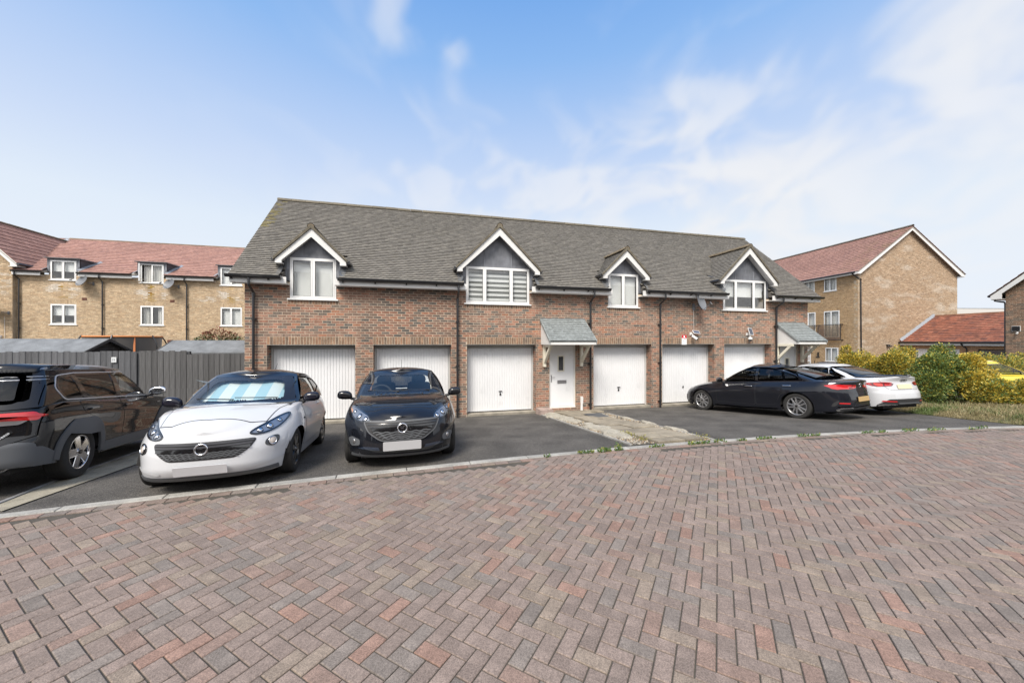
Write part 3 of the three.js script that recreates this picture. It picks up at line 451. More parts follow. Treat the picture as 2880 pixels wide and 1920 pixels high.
// main roof
const ROOF = { z0: .3, y0: 4.08, z1: -3.25, y1: 7.31 };
const mainY = (z) => ROOF.y0 + (ROOF.z0 - z) * (ROOF.y1 - ROOF.y0) / (ROOF.z0 - ROOF.z1);
{
  const x0 = -7.67, x1 = 12.55, rp = [[-.62, 4.86], [-3.25, 7.27], [-6.77, 4.05], [-6.6, 4.0], [-3.25, 7.1], [-.62, 4.69]], eaveSeg = []; { let s = x0 + .03; for (const [c, h] of dorm) { eaveSeg.push([s, c - h - .12]); s = c + h + .12; } eaveSeg.push([s, x1 - .03]); }
  const roof = mesh('roof', [prismX(rp, x0 + .03, x1 - .03), ...eaveSeg.map(([p, q]) => prismX([[.27, 4.05], [-.62, 4.86], [-.62, 4.69], [.05, 4.04]], p, q))], std({ color: lin(.12, .11, .1), roughness: .95 }), house);
  const L = Math.hypot(ROOF.z0 - ROOF.z1, ROOF.y1 - ROOF.y0), et = [0, (ROOF.y1 - ROOF.y0) / L, (ROOF.z1 - ROOF.z0) / L], en = [0, -et[2], et[1]];
  const inside = (x, t) => { const z = ROOF.z0 + et[2] * t; for (const [c, h, b, ap] of dorm) { if (Math.abs(x - c) < h + .15 && z > -.55) return false; if (Math.abs(x - c) < b && z < .25 && ROOF.y0 + et[1] * t < ap - Math.abs(x - c) - .12 && z > -1.6 && Math.abs(x - c) < h + .1) return false; } return true; };
  const moss = (a, t, c) => { const n = fbm(a * .8, t * .8, 4, 91), m = sstep(.5, .75, fbm(a * 3, t * 3, 3, 95)) * .1; const k = .93 + .16 * n; c = c.map((v) => v * k); if (a < .2 && t > 2.6 && rnd() < .5) c = [mix(c[0], .34, .5), mix(c[1], .28, .5), mix(c[2], .06, .5)]; return [mix(c[0], .2, m), mix(c[1], .18, m), mix(c[2], .13, m)]; };
  layTiles(roof, [x0, ROOF.y0, ROOF.z0], [1, 0, 0], et, en, x1 - x0, L, PAL.grey, { keep: (a, t) => inside(x0 + a, t), nSolo: 300, tint: moss });
  const eb = [0, et[1], -et[2]]; layTiles(roof, [x1, ROOF.y0, -6.8], [-1, 0, 0], eb, [0, -et[2], -et[1]], x1 - x0, L, PAL.grey, { tw: .5, gauge: .4, stuffName: 'rear_roof_tiles' });
  ridgeTiles(roof, [x0, 7.285, -3.25], [x1, 7.285, -3.25], .115, [.2, .175, .13]);
  // verge: mortar bedded undercloak
  for (const x of [x0 + .004, x1 - .034]) mesh('verge', prismX([[.29, 4.02], [-3.25, 7.24], [-6.79, 4.02], [-6.79, 4.085], [-3.25, 7.3], [.29, 4.085]], x, x + .03), std({ color: lin(.24, .21, .15), roughness: .95, map: T.conc }), roof);
}
// eaves: fascia, soffit, gutters between the dormers
{
  const cuts = []; let x = -7.66; for (const [c, h] of dorm) { cuts.push([x, c - h - .01]); x = c + h + .01; } cuts.push([x, 12.54]);
  cuts.forEach(([a, b], i) => {
    mesh('fascia', [box(a, b, 3.905, 4.07, .275, .297), box(a, b, 3.89, 3.905, -.005, .29)], M.white, house);
    gutter(house, i ? a + .1 : a - .06, i === cuts.length - 1 ? b + .06 : b - .1, 4.088, .366);
  });
  for (const px of [-7.19, -1.735, 2.7, 5.4, 10.6]) downpipe(house, px, .366, 4.03, -.06);
}
// dormers
dorm.forEach(([c, h, b, ap], i) => {
  const d = grp('dormer', house), wide = h > .8, ck = h + .15, ye = ap - b;                     // ye = height of the eave underside
  makeWindow(house, c - h, c + h, WSILL, WTOP, .0, wide ? [.285, .705] : [.49], { blind: ['white', 'zebra', 'white', 'half'][i] });
  const g0 = ap - .19, pent = [[c - ck, WTOP], [c + ck, WTOP], [c + ck, g0 - ck], [c, g0], [c - ck, g0 - ck]];
  if (wide) { const e = .43 * h; [[c - ck, c - e], [c - e, c + e], [c + e, c + ck]].forEach(([p, q], k) => { const f = (x) => g0 - Math.abs(x - c); mesh('lead_panel', prism([[p + .004, WTOP + .002], [q - .004, WTOP + .002], [q - .004, f(q)], ...(k === 1 ? [[c, g0]] : []), [p + .004, f(p)]], -.05, -.012 + (k === 1 ? .008 : 0)), M.lead, d); }); for (const s of [-1, 1]) mesh('lead_roll', rod([c + s * e, WTOP, -.008], [c + s * e, g0 - e - .02, -.008], .014, .014, 8), M.lead, d); } else mesh('lead_panel', prism(pent, -.05, -.01), M.lead, d);
  for (const s of [-1, 1]) {
    const xa = c + s * h, xb = c + s * ck, [p, q] = s > 0 ? [xa, xb] : [xb, xa];
    mesh('lead_cheek', [box(p, q, 4.02, WTOP, -.06, -.004), prismX([[-.02, 4.1], [-.02, ye + .1], [-1.5, ye + .1], [-1.3, 5.2]], Math.min(xb, xb - s * .05), Math.max(xb, xb - s * .05))], M.lead, d);
    // apron flashing dressed over the tiles
    mesh('flashing', sheet(8, 3, (a, t) => { const x = mix(xb - s * .03, xb + s * .12, t), z = mix(.27, -.3, a); return [x, mainY(z) + .046 + (t === 0 ? .1 : .004 * Math.sin(a * 40)), z]; }), std({ color: lin(.26, .275, .3), roughness: .45, metalness: .3, side: THREE.DoubleSide, map: T.lead }), d);
    // bargeboard
    const dv = wide ? .25 : .235, tip = .16; const bb = [[c, ap - .03], [c + s * b, ye - .03], [c + s * b, ye - tip + .03], [c + s * (b - .16), ye - tip + .03], [c + s * (b - .16), ye - .02 - .035 + .01], [c, ap - .03 - dv]]; if (s < 0) bb.reverse();
    mesh('bargeboard', prism(bb, .205, .235), M.white, d);
    mesh('soffit', [box(Math.min(c + s * ck, c + s * (b - .01)), Math.max(c + s * ck, c + s * (b - .01)), ye - .125, ye - .1, -.55, .204), box(Math.min(c + s * (b - .03), c + s * (b - .01)), Math.max(c + s * (b - .03), c + s * (b - .01)), ye - .1, ye - .01, -.6, .204)], M.white, d);
    mesh('verge_soffit', prism(s > 0 ? [[c, ap - .13], [c + b - .02, ye - .1], [c + b - .02, ye - .13], [c, ap - .19]] : [[c, ap - .13], [c, ap - .19], [c - b + .02, ye - .13], [c - b + .02, ye - .1]], -.02, .204), M.white, d);
    // gutter stub along the dormer's eave
    const gz = new THREE.CylinderGeometry(.05, .05, .62, 12, 1, false); gz.rotateX(Math.PI / 2); gz.translate(c + s * (b + .055), ye - .03, -.1); mesh('gutter', [gz, box(c + s * (b + .03) - .03, c + s * (b + .03) + .03, ye - .09, ye - .03, .02, .05)], M.gutter, d);
    // tiles on this slope
    const et = [-s * .7071, .7071, 0], eu = s > 0 ? [0, 0, -1] : [0, 0, 1], en = [s * .7071, .7071, 0], zf = .27, back = 2.4, o = s > 0 ? [c + s * (b + .03), ye - .05, zf] : [c + s * (b + .03), ye - .05, zf - back], L = (b + .03) / .7071 - .01;
    layTiles(d, o, eu, et, en, back, L, PAL.grey, { keep: (a, t) => { const z = s > 0 ? zf - a : zf - back + a, y = ye - .05 + t * .7071; return y > mainY(z) - .03; }, tint: (a, t, k) => k.map((v) => v * .98) });
  }
  mesh('ridge_mortar', (() => { const g = new THREE.CylinderGeometry(.085, .085, .03, 14, 1, false, -Math.PI / 2, Math.PI); g.rotateX(-Math.PI / 2); return g.translate(c, ap, .255); })(), std({ color: lin(.26, .21, .145), roughness: .95, map: T.conc }), d);
  for (const s of [-1, 1]) { const vp = [[c, ap + .065], [c + s * (b + .03), ye + .035], [c + s * (b + .03), ye - .04], [c, ap - .028]]; if (s < 0) vp.reverse(); mesh('verge', prism(vp, .2, .275), std({ color: lin(.2, .175, .13), roughness: .95, map: T.tile }), d); }
  ridgeTiles(d, [c, ap + .0, .28], [c, ap + .0, ROOF.z0 - (ap - ROOF.y0) / .91 - .1], .1, [.24, .19, .125], .4);
});
// front doors with tiled canopies
doorX.forEach(([a, b], i) => {
  const d = grp('front_door', house), z = -.08;
  mesh('frame', [box(a, b, LINT - .06, LINT, z - .06, z + .03), box(a, a + .05, .15, LINT - .06, z - .06, z + .03), box(b - .05, b, .15, LINT - .06, z - .06, z + .03), box(a, b, .15, .19, z - .06, z + .06)], M.upvc, d);
  const p = a + .055, q = b - .055, lo = .2, hi = LINT - .065, gx0 = i ? a + .36 : a + .34, gx1 = gx0 + .17, gy0 = i ? 1.12 : 1.38, gy1 = i ? 1.66 : 1.84;
  mesh('door_leaf', prism([[p, lo], [q, lo], [q, hi], [p, hi]], z - .045, z + .006, [[[gx0, gy0], [gx0, gy1], [gx1, gy1], [gx1, gy0]]]), M.doorWhite, d);
  mesh('glazing_bead', [box(gx0 - .035, gx0, gy0 - .035, gy1 + .035, z, z + .02), box(gx1, gx1 + .035, gy0 - .035, gy1 + .035, z, z + .02), box(gx0, gx1, gy0 - .035, gy0, z, z + .02), box(gx0, gx1, gy1, gy1 + .035, z, z + .02)], M.cream, d);
  mesh('pane', box(gx0, gx1, gy0, gy1, z - .03, z - .02), phy({ color: lin(.05, .055, .06), roughness: .12, clearcoat: 1 }), d);
  if (!i) mesh('letterbox', [box(a + .3, a + .62, .95, .985, z + .006, z + .02), box(a + .3, a + .62, 1.035, 1.06, z + .006, z + .02), box(a + .3, a + .325, .985, 1.035, z + .006, z + .02), box(a + .595, a + .62, .985, 1.035, z + .006, z + .02), box(a + .325, a + .595, .985, 1.035, z + .004, z + .012)], M.steel, d);
  mesh('handle', [box(p + .02, p + .05, 1.0, 1.24, z + .006, z + .018), rod([p + .035, 1.17, z + .015], [p + .035, 1.17, z + .05], .009), rod([p + .035, 1.17, z + .05], [p + .15, 1.165, z + .05], .009)], M.steel, d);
  if (i) { const cv = document.createElement('canvas'); cv.width = 128; cv.height = 64; const x = cv.getContext('2d'); x.fillStyle = '#f2f2f2'; x.fillRect(0, 0, 128, 64); x.fillStyle = '#222'; x.font = 'bold 58px sans-serif'; x.textAlign = 'center'; x.fillText('94', 64, 53); const t = new THREE.CanvasTexture(cv); t.colorSpace = THREE.SRGBColorSpace; const g = new THREE.PlaneGeometry(.12, .06); g.translate(gx0 + .085, gy1 + .1, z + .009); mesh('door_number', g, std({ map: t, roughness: .5 }), d); }
  // canopy
  const k = grp('door_canopy', house), x0 = i ? 10.66 : .95, x1 = i ? 12.08 : 2.53, pr = .88, yt = 3.05, yb = 2.36, L = Math.hypot(pr, yt - yb), et = [0, (yt - yb) / L, -pr / L], en = [0, pr / L, (yt - yb) / L], gm = std({ color: lin(.33, .36, .36), roughness: .75, map: T.tile });
  mesh('canopy_deck', prismX([[0, yt - .02], [0, yt - .06], [pr - .03, yb - .045], [pr, yb - .02]], x0, x1), gm, k);
  const rows = 11; for (let r = 0; r < rows; r++) { const t0 = r / rows * L, t1 = (r + 1) / rows * L + .015, P = (x, t, n) => [x, yb + et[1] * t + en[1] * n, pr + et[2] * t + en[2] * n], a2 = new Acc(); const nx = 10; for (let c = 0; c < nx; c++) { const o = (r % 2) * .5, u0 = clamp((c + o - .5) / (nx - .5), 0, 1), u1 = clamp((c + o + .5) / (nx - .5), 0, 1); if (u1 - u0 < .01) continue; const p0 = mix(x0, x1, u0) + .0015, p1 = mix(x0, x1, u1) - .0015, q1 = .022 + rr(0, .002); a2.quad(P(p0, t0, q1), P(p1, t0, q1), P(p1, t1, .006), P(p0, t1, .006), [1, 1, 1], p1 - p0, .1, rnd() * 3, rnd() * 3); a2.quad(P(p0, t0, -.002), P(p1, t0, -.002), P(p1, t0, q1), P(p0, t0, q1), [1, 1, 1], p1 - p0, .02); } mesh('tile_course', noCol(a2.geo()), gm, k); }
  mesh('lead_flashing', box(x0 - .0, x1 + .0, yt - .01, yt + .05, .002, .02), gm, k);
  for (const [xa, xb] of [[x0, x0 + .03], [x1 - .03, x1]]) { mesh('verge_tile', prismX([[0, yt + .02], [0, yt - .07], [pr + .02, yb - .06], [pr + .02, yb + .015]], xa - .012, xb - .012), gm, k); mesh('side_panel', prismX([[.0, yt - .09], [.0, yb - .12], [pr - .06, yb - .12], [pr - .06, yb - .06]], xa + .025, xb + .015), M.white, k); }
  mesh('fascia', [box(x0 + .01, x1 - .01, yb - .12, yb - .045, pr - .05, pr - .02), box(x0 + .03, x1 - .03, yb - .118, yb - .1, .01, pr - .05)], M.white, k);
  for (const bx of [a - .19, b + .19]) { const br = grp('bracket', k); const bt = yb - .121; mesh('post', box(bx - .045, bx + .045, bt - .72, bt, .003, .09), M.cream, br); mesh('arm', box(bx - .044, bx + .044, bt - .08, bt - .001, .09, .68), M.cream, br); const st = box(-.036, .036, -.045, .045, 0, .72); st.rotateX(-.78); st.translate(bx, bt - .58, .06); mesh('strut', st, M.cream, br); }
});
// pink kerb block and white standpipe beside the front door
mesh('step_block', new THREE.BoxGeometry(.42, .2, .5, 1, 1, 1).translate(1.0, .1, .27), std({ color: lin(.52, .4, .35), roughness: .9, map: T.conc }), house);
mesh('service_duct', [rod([2.4, .05, .03], [2.4, .28, .03], .045, .04, 12), box(2.36, 2.44, .28, .5, .0, .06)], M.white, house);
// alarm box wires, wall cable
mesh('cable', [tube([[6.83, 3.55, .02], [6.84, 2.9, .02], [6.85, 2.72, .022]], .005, 6, 10), tube([[6.85, 2.72, .02], [6.9, 2.5, .015], [7.3, 2.49, .012], [8.6, 2.5, .012], [10.5, 2.49, .012]], .004, 6, 20)], M.white, house);
{
  const sd = thing('satellite_dish', 'dark grey satellite dish on the brick wall between two dormers', 'satellite dish', [6.83, GF + 3.6, .02]);
  mesh('wall_bracket', [box(-.05, .05, -.12, .12, 0, .02), rod([0, 0, .02], [0, .02, .26], .018), rod([0, .02, .26], [0, .12, .27], .018)], M.dish, sd);
  satDish(sd, [0, .12, .3], .38, { r: .27, tilt: .3 });
  const cam = (nm, label, x, y, kind) => {
    const g = thing(nm, label, 'camera', [x, GF + y, 0]);
    mesh('mount', [box(-.05, .05, -.05, .05, .002, .03), rod([0, 0, .03], [0, -.02, .12], .02)], M.upvc, g);
    if (kind) { const p = grp('solar_panel', g); mesh('panel_frame', box(-.1, .1, -.14, .14, -.012, .004), M.upvc, p); mesh('cells', box(-.085, .085, -.125, .125, .004, .008), phy({ color: lin(.03, .035, .05), roughness: .2, clearcoat: 1 }), p); p.position.set(.03, .1, .14); p.rotation.set(-.35, .1, 0); mesh('housing', [rod([0, -.12, .14], [0, -.2, .14], .07, .075, 18), rod([0, -.02, .12], [0, -.12, .14], .025)], M.upvc, g); mesh('lens', new THREE.SphereGeometry(.06, 16, 12).translate(0, -.22, .14), M.black, g); } else {
      const p = grp('solar_panel', g); mesh('panel_frame', box(-.13, .13, -.08, .08, -.012, .004), M.upvc, p); mesh('cells', box(-.115, .115, -.065, .065, .004, .008), phy({ color: lin(.08, .1, .16), roughness: .2, clearcoat: 1 }), p); p.position.set(.13, .06, .14); p.rotation.set(-.8, 0, -.1); mesh('housing', rod([-.03, -.08, .12], [.06, -.2, .26], .045, .05, 16), M.upvc, g); mesh('lens', rod([.062, -.202, .262], [.07, -.212, .274], .038, .036, 16), M.black, g);
    }
  };
  cam('security_camera', 'white bullet camera with tilted solar panel beside the red and white sign', 6.72, 2.62, 0);
  cam('security_camera', 'white dome camera under an upright black solar panel', 9.26, 2.62, 1);
  // warning sign
  const cv = document.createElement('canvas'); cv.width = 256; cv.height = 448; const x = cv.getContext('2d'); x.fillStyle = '#f4f4f4'; x.fillRect(0, 0, 256, 448); x.fillStyle = '#c3202b'; x.fillRect(0, 0, 256, 160); x.fillStyle = '#fff'; x.beginPath(); x.arc(128, 70, 40, 0, 7); x.fill(); x.fillRect(30, 130, 196, 14); x.fillStyle = '#23282c'; x.font = 'bold 58px sans-serif'; x.textAlign = 'center'; x.fillText('CLOSED', 128, 222, 210); x.beginPath(); x.moveTo(36, 312); x.lineTo(60, 262); x.lineTo(100, 268); x.lineTo(84, 292); x.lineTo(62, 292); x.lineTo(46, 318); x.fill(); x.strokeStyle = '#888'; x.lineWidth = 5; x.strokeRect(168, 262, 34, 40); x.fillStyle = '#777'; x.fillRect(36, 336, 184, 10); x.fillRect(36, 384, 184, 8);
  const t = new THREE.CanvasTexture(cv); t.colorSpace = THREE.SRGBColorSpace; const sg = thing('warning_sign', 'small red and white warning sign with camera pictogram on the brick wall', 'sign', [6.44, GF + 2.4, 0]); mesh('plate', box(-.105, .105, -.175, .175, .006, .012), M.upvc, sg); const fg = new THREE.PlaneGeometry(.206, .346); fg.translate(0, 0, .0135); mesh('face', fg, std({ map: t, roughness: .4 }), sg);
}
// ---------- buff brick terrace behind the fence ----------
const stain = (spots) => (x, y, c) => { for (const [sx, sy, rx, ry, k, col] of spots) { const d = ((x - sx) / rx) ** 2 + ((y - sy) / ry) ** 2; if (d < 1.3) { const n = fbm(x * 2.3, y * 6, 3, 33), a = k * sstep(1.2, .3, d) * sstep(.42, .6, n); c = c.map((v, i) => mix(v, col[i], a)); } } const n = fbm(x * .5, y * 1.4, 4, 37); return c.map((v) => v * (.9 + .22 * n)); };
const WHT = [.8, .72, .62], OCH = [.5, .33, .11];
{
  const t = thing('buff_terrace', 'buff brick terrace with pale red roof and flat lead dormers behind the dark fence', 'house', [-17, GF, -15.2]);
  const X = (u) => u + 17, x0 = X(-24.35), x1 = X(-4), eav = 6.1;
  const win = [[-22.89, -21.74], [-18.74, -17.6], [-14.68, -13.53], [-10.6, -9.45]].map(([a, b]) => [X(a), X(b)]);
  const open = win.flatMap(([a, b]) => [[a, b, 3.3, 4.45], [a, b, 5.81, 9]]);
  const outl = [[x0, -.2], [x1, -.2], [x1, eav]]; for (const [a, b] of [...win].reverse()) outl.push([b, eav], [b, 5.81], [a, 5.81], [a, eav]); outl.push([x0, eav]);
  const wall = mesh('wall', prism(outl, -.3, -.0022, win.map(([a, b]) => [[a, 3.3], [a, 4.45], [b, 4.45], [b, 3.3]])), M.mortarTan, t);
  const R = [], S = []; courses(R, x0, x1, -.15, 6.075, [...open, ...win.map(([a, b]) => [a - .1, b + .1, 4.45, 4.675])]); win.forEach(([a, b]) => soldiers(S, a - .1, b + .1, 4.45)); soldiers(S, X(-17.9), X(-16.2), 2.02, .225);
  const tn = stain([...win.slice(0, 3).flatMap(([a, b]) => [[a + .25, 5.25, .5, .4, .95, WHT], [b - .2, 5.2, .45, .45, .95, WHT], [(a + b) / 2 - .02, 5.3, .16, .55, 1.4, OCH], [(a + b) / 2, 4.9, .3, .3, .8, OCH]]), [X(-15.4), 4.9, .5, .3, .7, WHT]]);
  layBricks(wall, R, [0, 0, 0], [1, 0, 0], [0, 0, 1], PAL.tan, 0, tn); layBricks(wall, S, [0, 0, 0], [1, 0, 0], [0, 0, 1], PAL.tan, 0, null, 'soldier_bricks');
  const z0 = .28, y0 = 6.25, z1 = -6.2, y1 = 9.5, L = Math.hypot(z0 - z1, y1 - y0), et = [0, (y1 - y0) / L, (z1 - z0) / L], en = [0, -et[2], et[1]], ry = (z) => y0 + (z0 - z) * (y1 - y0) / (z0 - z1);
  const segs = []; let s = x0 - .1; for (const [a, b] of win) { segs.push([s, a - .14]); s = b + .14; } segs.push([s, x1]);
  const roof = mesh('roof', [prismX([[-1.7, ry(-1.7) - .03], [z1, y1 - .03], [-12.4, y0], [-12.4, y0 - .2], [z1, y1 - .25], [-1.7, ry(-1.7) - .25]], x0, x1), ...segs.map(([a, b]) => prismX([[z0 - .02, y0 - .03], [-1.7, ry(-1.7) - .03], [-1.7, ry(-1.7) - .25], [.05, y0 - .06]], a, b))], M.room, t);
  const ow = -x0 + 3; layTiles(roof, [x0 - 3, y0, z0], [1, 0, 0], et, en, x1 - x0 + 3, L, PAL.terra, { tw: .33, gauge: .345, thick: .022, keep: (a, tt) => { const x = x0 - 3 + a, z = z0 + et[2] * tt; if (x < x0 + .05 && z > -1.2) return false; if (x < x0 - .2 - 0 && ry(z) < 9.45 - Math.abs(x - X(-26.5)) * 1.05 ) return false; for (const [p, q] of win) if (x > p - .2 && x < q + .2 && ry(z) < 7.02) return false; return ow > 0; }, tint: (a, tt, c) => { const n = fbm(a * .6, tt * .6, 3, 51); return c.map((v) => v * (.9 + .25 * n)); } });
  mesh('rear_slope', sheet(1, 1, (a, b) => [mix(x1, x0, a), mix(y1, y0, b), mix(z1, -12.4, b)]), std({ color: lin(.33, .15, .11), roughness: .9, map: T.tile }), roof);
  ridgeTiles(roof, [x0 - 2.1, y1 - .03, z1], [x1, y1 - .03, z1], .12, [.27, .19, .13]);
  segs.forEach(([a, b], i) => { const p = i ? a + .1 : x0 + .02; mesh('fascia', [box(i ? a + .12 : x0, b - .12 + .24 * 0, 6.03, 6.22, .25, .275), box(i ? a + .12 : x0, b - .12, 6.01, 6.03, 0, .27)], M.white, t); gutter(t, p, b - .1, 6.24, .34, { brackets: false }); });
  for (const u of [-24.2, -20.5, -16.41]) downpipe(t, X(u), .33, 6.17, .1);
  win.forEach(([a, b], i) => {
    makeWindow(t, a, b, 3.3, 4.45, -.01, [.49], { blind: ['half', 'curtains', 'white', 'white'][i] }); makeWindow(t, a, b, 5.81, 6.92, -.005, [.49], { blind: ['half', 'nets', 'white', 'white'][i], openFirst: i === 1 });
    const d = grp('dormer', t), ck = .15, yt = 7.06, zb = (() => { let z = 0; while (ry(z) < yt) z -= .02; return z; })();
    mesh('flat_roof', prismX([[.12, yt], [.12, yt - .05], [zb - .05, yt - .05], [zb - .05, yt + .01]], a - ck - .06, b + ck + .06), M.lead, d); mesh('edge_trim', box(a - ck - .07, b + ck + .07, yt - .055, yt - .02, .115, .14), M.gutter, d);
    mesh('head', [box(a - ck, b + ck, 6.92, yt - .05, -.06, .0), box(a - ck, a, 6.28, 6.92, -.06, 0), box(b, b + ck, 6.28, 6.92, -.06, 0)], M.lead, d);
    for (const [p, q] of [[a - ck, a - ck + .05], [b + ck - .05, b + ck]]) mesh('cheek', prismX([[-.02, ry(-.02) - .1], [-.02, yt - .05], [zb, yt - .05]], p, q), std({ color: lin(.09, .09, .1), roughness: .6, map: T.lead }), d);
    for (const sg of [-1, 1]) { const xe = sg < 0 ? a - ck : b + ck; mesh('flashing', sheet(10, 2, (k, m) => { const z = mix(.2, zb - .1, k), x = xe + sg * m * .15; return [x, ry(z) + .05 + (m === 0 ? .05 : 0), z]; }), std({ color: lin(.3, .31, .33), roughness: .5, metalness: .2, side: THREE.DoubleSide }), d); }
  });
  for (const [u, y] of [[-21.37, 4.77], [-17.17, 4.76], [-17.31, 2.36]]) mesh('air_brick', [box(X(u) - .11, X(u) + .11, y - .075, y + .075, -.004, .012), ...[-2, -1, 0, 1, 2].map((k) => box(X(u) - .1, X(u) + .1, y - .008 + k * .026, y + .004 + k * .026, .012, .02))], std({ color: lin(.16, .07, .05), roughness: .8 }), t);
  // gabled wing at the left
  const wg = thing('gabled_wing', 'buff brick gabled wing with white bargeboard at the end of the terrace', 'house', [-26.5, GF, -14.98]), w0 = -2.15, w1 = 2.15, we = 6.95, wp = 9.1;
  const ww = mesh('wall', prism([[w0, -.2], [w1, -.2], [w1, we], [0, wp], [w0, we]], -1.8, -.006), M.mortarTan, wg), Q = []; courses(Q, w0, w1, -.15, 9.0, [], (y) => (y < we ? [w0, w1] : [-(wp - y), wp - y]), .225, .075, .1); layBricks(ww, Q, [0, 0, 0], [1, 0, 0], [0, 0, 1], PAL.tan, 0, stain([[1, 5.6, 1.5, 1, .6, WHT], [1, 1.6, 1.5, .8, .7, WHT]]));
  const Q2 = []; courses(Q2, 0, 1.7, 4.5, 6.9); layBricks(ww, Q2, [w1 + .0, 0, 0], [0, 0, -1], [1, 0, 0], PAL.tan, 0, null, 'return_bricks');
  const rl = (wp + .2 - we + .1) , half = 2.55; for (const sg of [-1, 1]) { const et2 = [-sg * .69, .724, 0], en2 = [sg * .724, .69, 0], eu2 = sg > 0 ? [0, 0, -1] : [0, 0, 1]; layTiles(ww, sg > 0 ? [half, we - .36, .3] : [-half, we - .36, .3 - 7], eu2, et2, en2, 7, half / .69, PAL.terra, { tw: .33, gauge: .345, thick: .022, stuffName: 'wing_tiles', keep: (a, tt) => sg < 0 || true }); mesh('slope_deck', prism(sg > 0 ? [[half - .02, we - .4], [half - .02, we - .46], [0, wp + .0], [0, wp + .1]] : [[-half + .02, we - .46], [-half + .02, we - .4], [0, wp + .1], [0, wp + .0]], -6.6, .28), M.room, wg);
    const bb = [[0, wp + .24], [sg * half, we - .38], [sg * half, we - .55], [sg * (half - .28), we - .55], [sg * (half - .28), we - .37], [0, wp - .04]]; if (sg < 0) bb.reverse(); mesh('bargeboard', prism(bb, .24, .275), M.white, wg); mesh('eaves_soffit', [box(Math.min(sg * w1, sg * half - sg * .02), Math.max(sg * w1, sg * half - sg * .02), we - .55, we - .53, -1.7, .24), box(Math.min(sg * (half - .03), sg * half - sg * .01), Math.max(sg * (half - .03), sg * half - sg * .01), we - .53, we - .4, -1.7, .24)], M.white, wg); }
  { const gz = new THREE.CylinderGeometry(.06, .06, 1.5, 10); gz.rotateX(Math.PI / 2); gz.translate(half + .06, we - .42, -.45); mesh('gutter', gz, M.gutter, wg); }
  ridgeTiles(ww, [0, wp + .14, .3], [0, wp + .14, -7], .12, [.27, .2, .13]); void rl;
  mesh('wall_light', [box(1.55, 1.72, 2.55, 2.68, .0, .1), box(1.58, 1.72, 2.36, 2.46, .02, .14), box(1.62, 1.67, 2.46, 2.55, .02, .06)], M.white, wg);
  mesh('cable', tube([[1.83, 3.7, .012], [1.84, 2.5, .012], [1.83, .3, .012]], .008, 6, 8), M.white, wg);
  const dishAt = (label, u, y, z, turn) => { const s = thing('satellite_dish', label, 'satellite dish', [u, y, z]); mesh('wall_bracket', [box(.22, .3, -.1, .1, .0, .02), rod([.26, 0, .02], [.12, .02, .2], .02)], M.dish, s); satDish(s, [0, .06, .28], turn, { r: .36, tilt: .42 }).scale.set(1.1, .8, 1); return s; };
  dishAt('grey satellite dish under the eaves beside the first lead dormer from the gabled wing', -21.2, 5.12, -15.18, -.5); dishAt('grey satellite dish under the eaves beside the dormer with an open sash', -17.1, 5.1, -15.18, -.5); dishAt('grey satellite dish with a white cable on the gabled wing', -24.75, 3.36, -14.96, -.5);
}
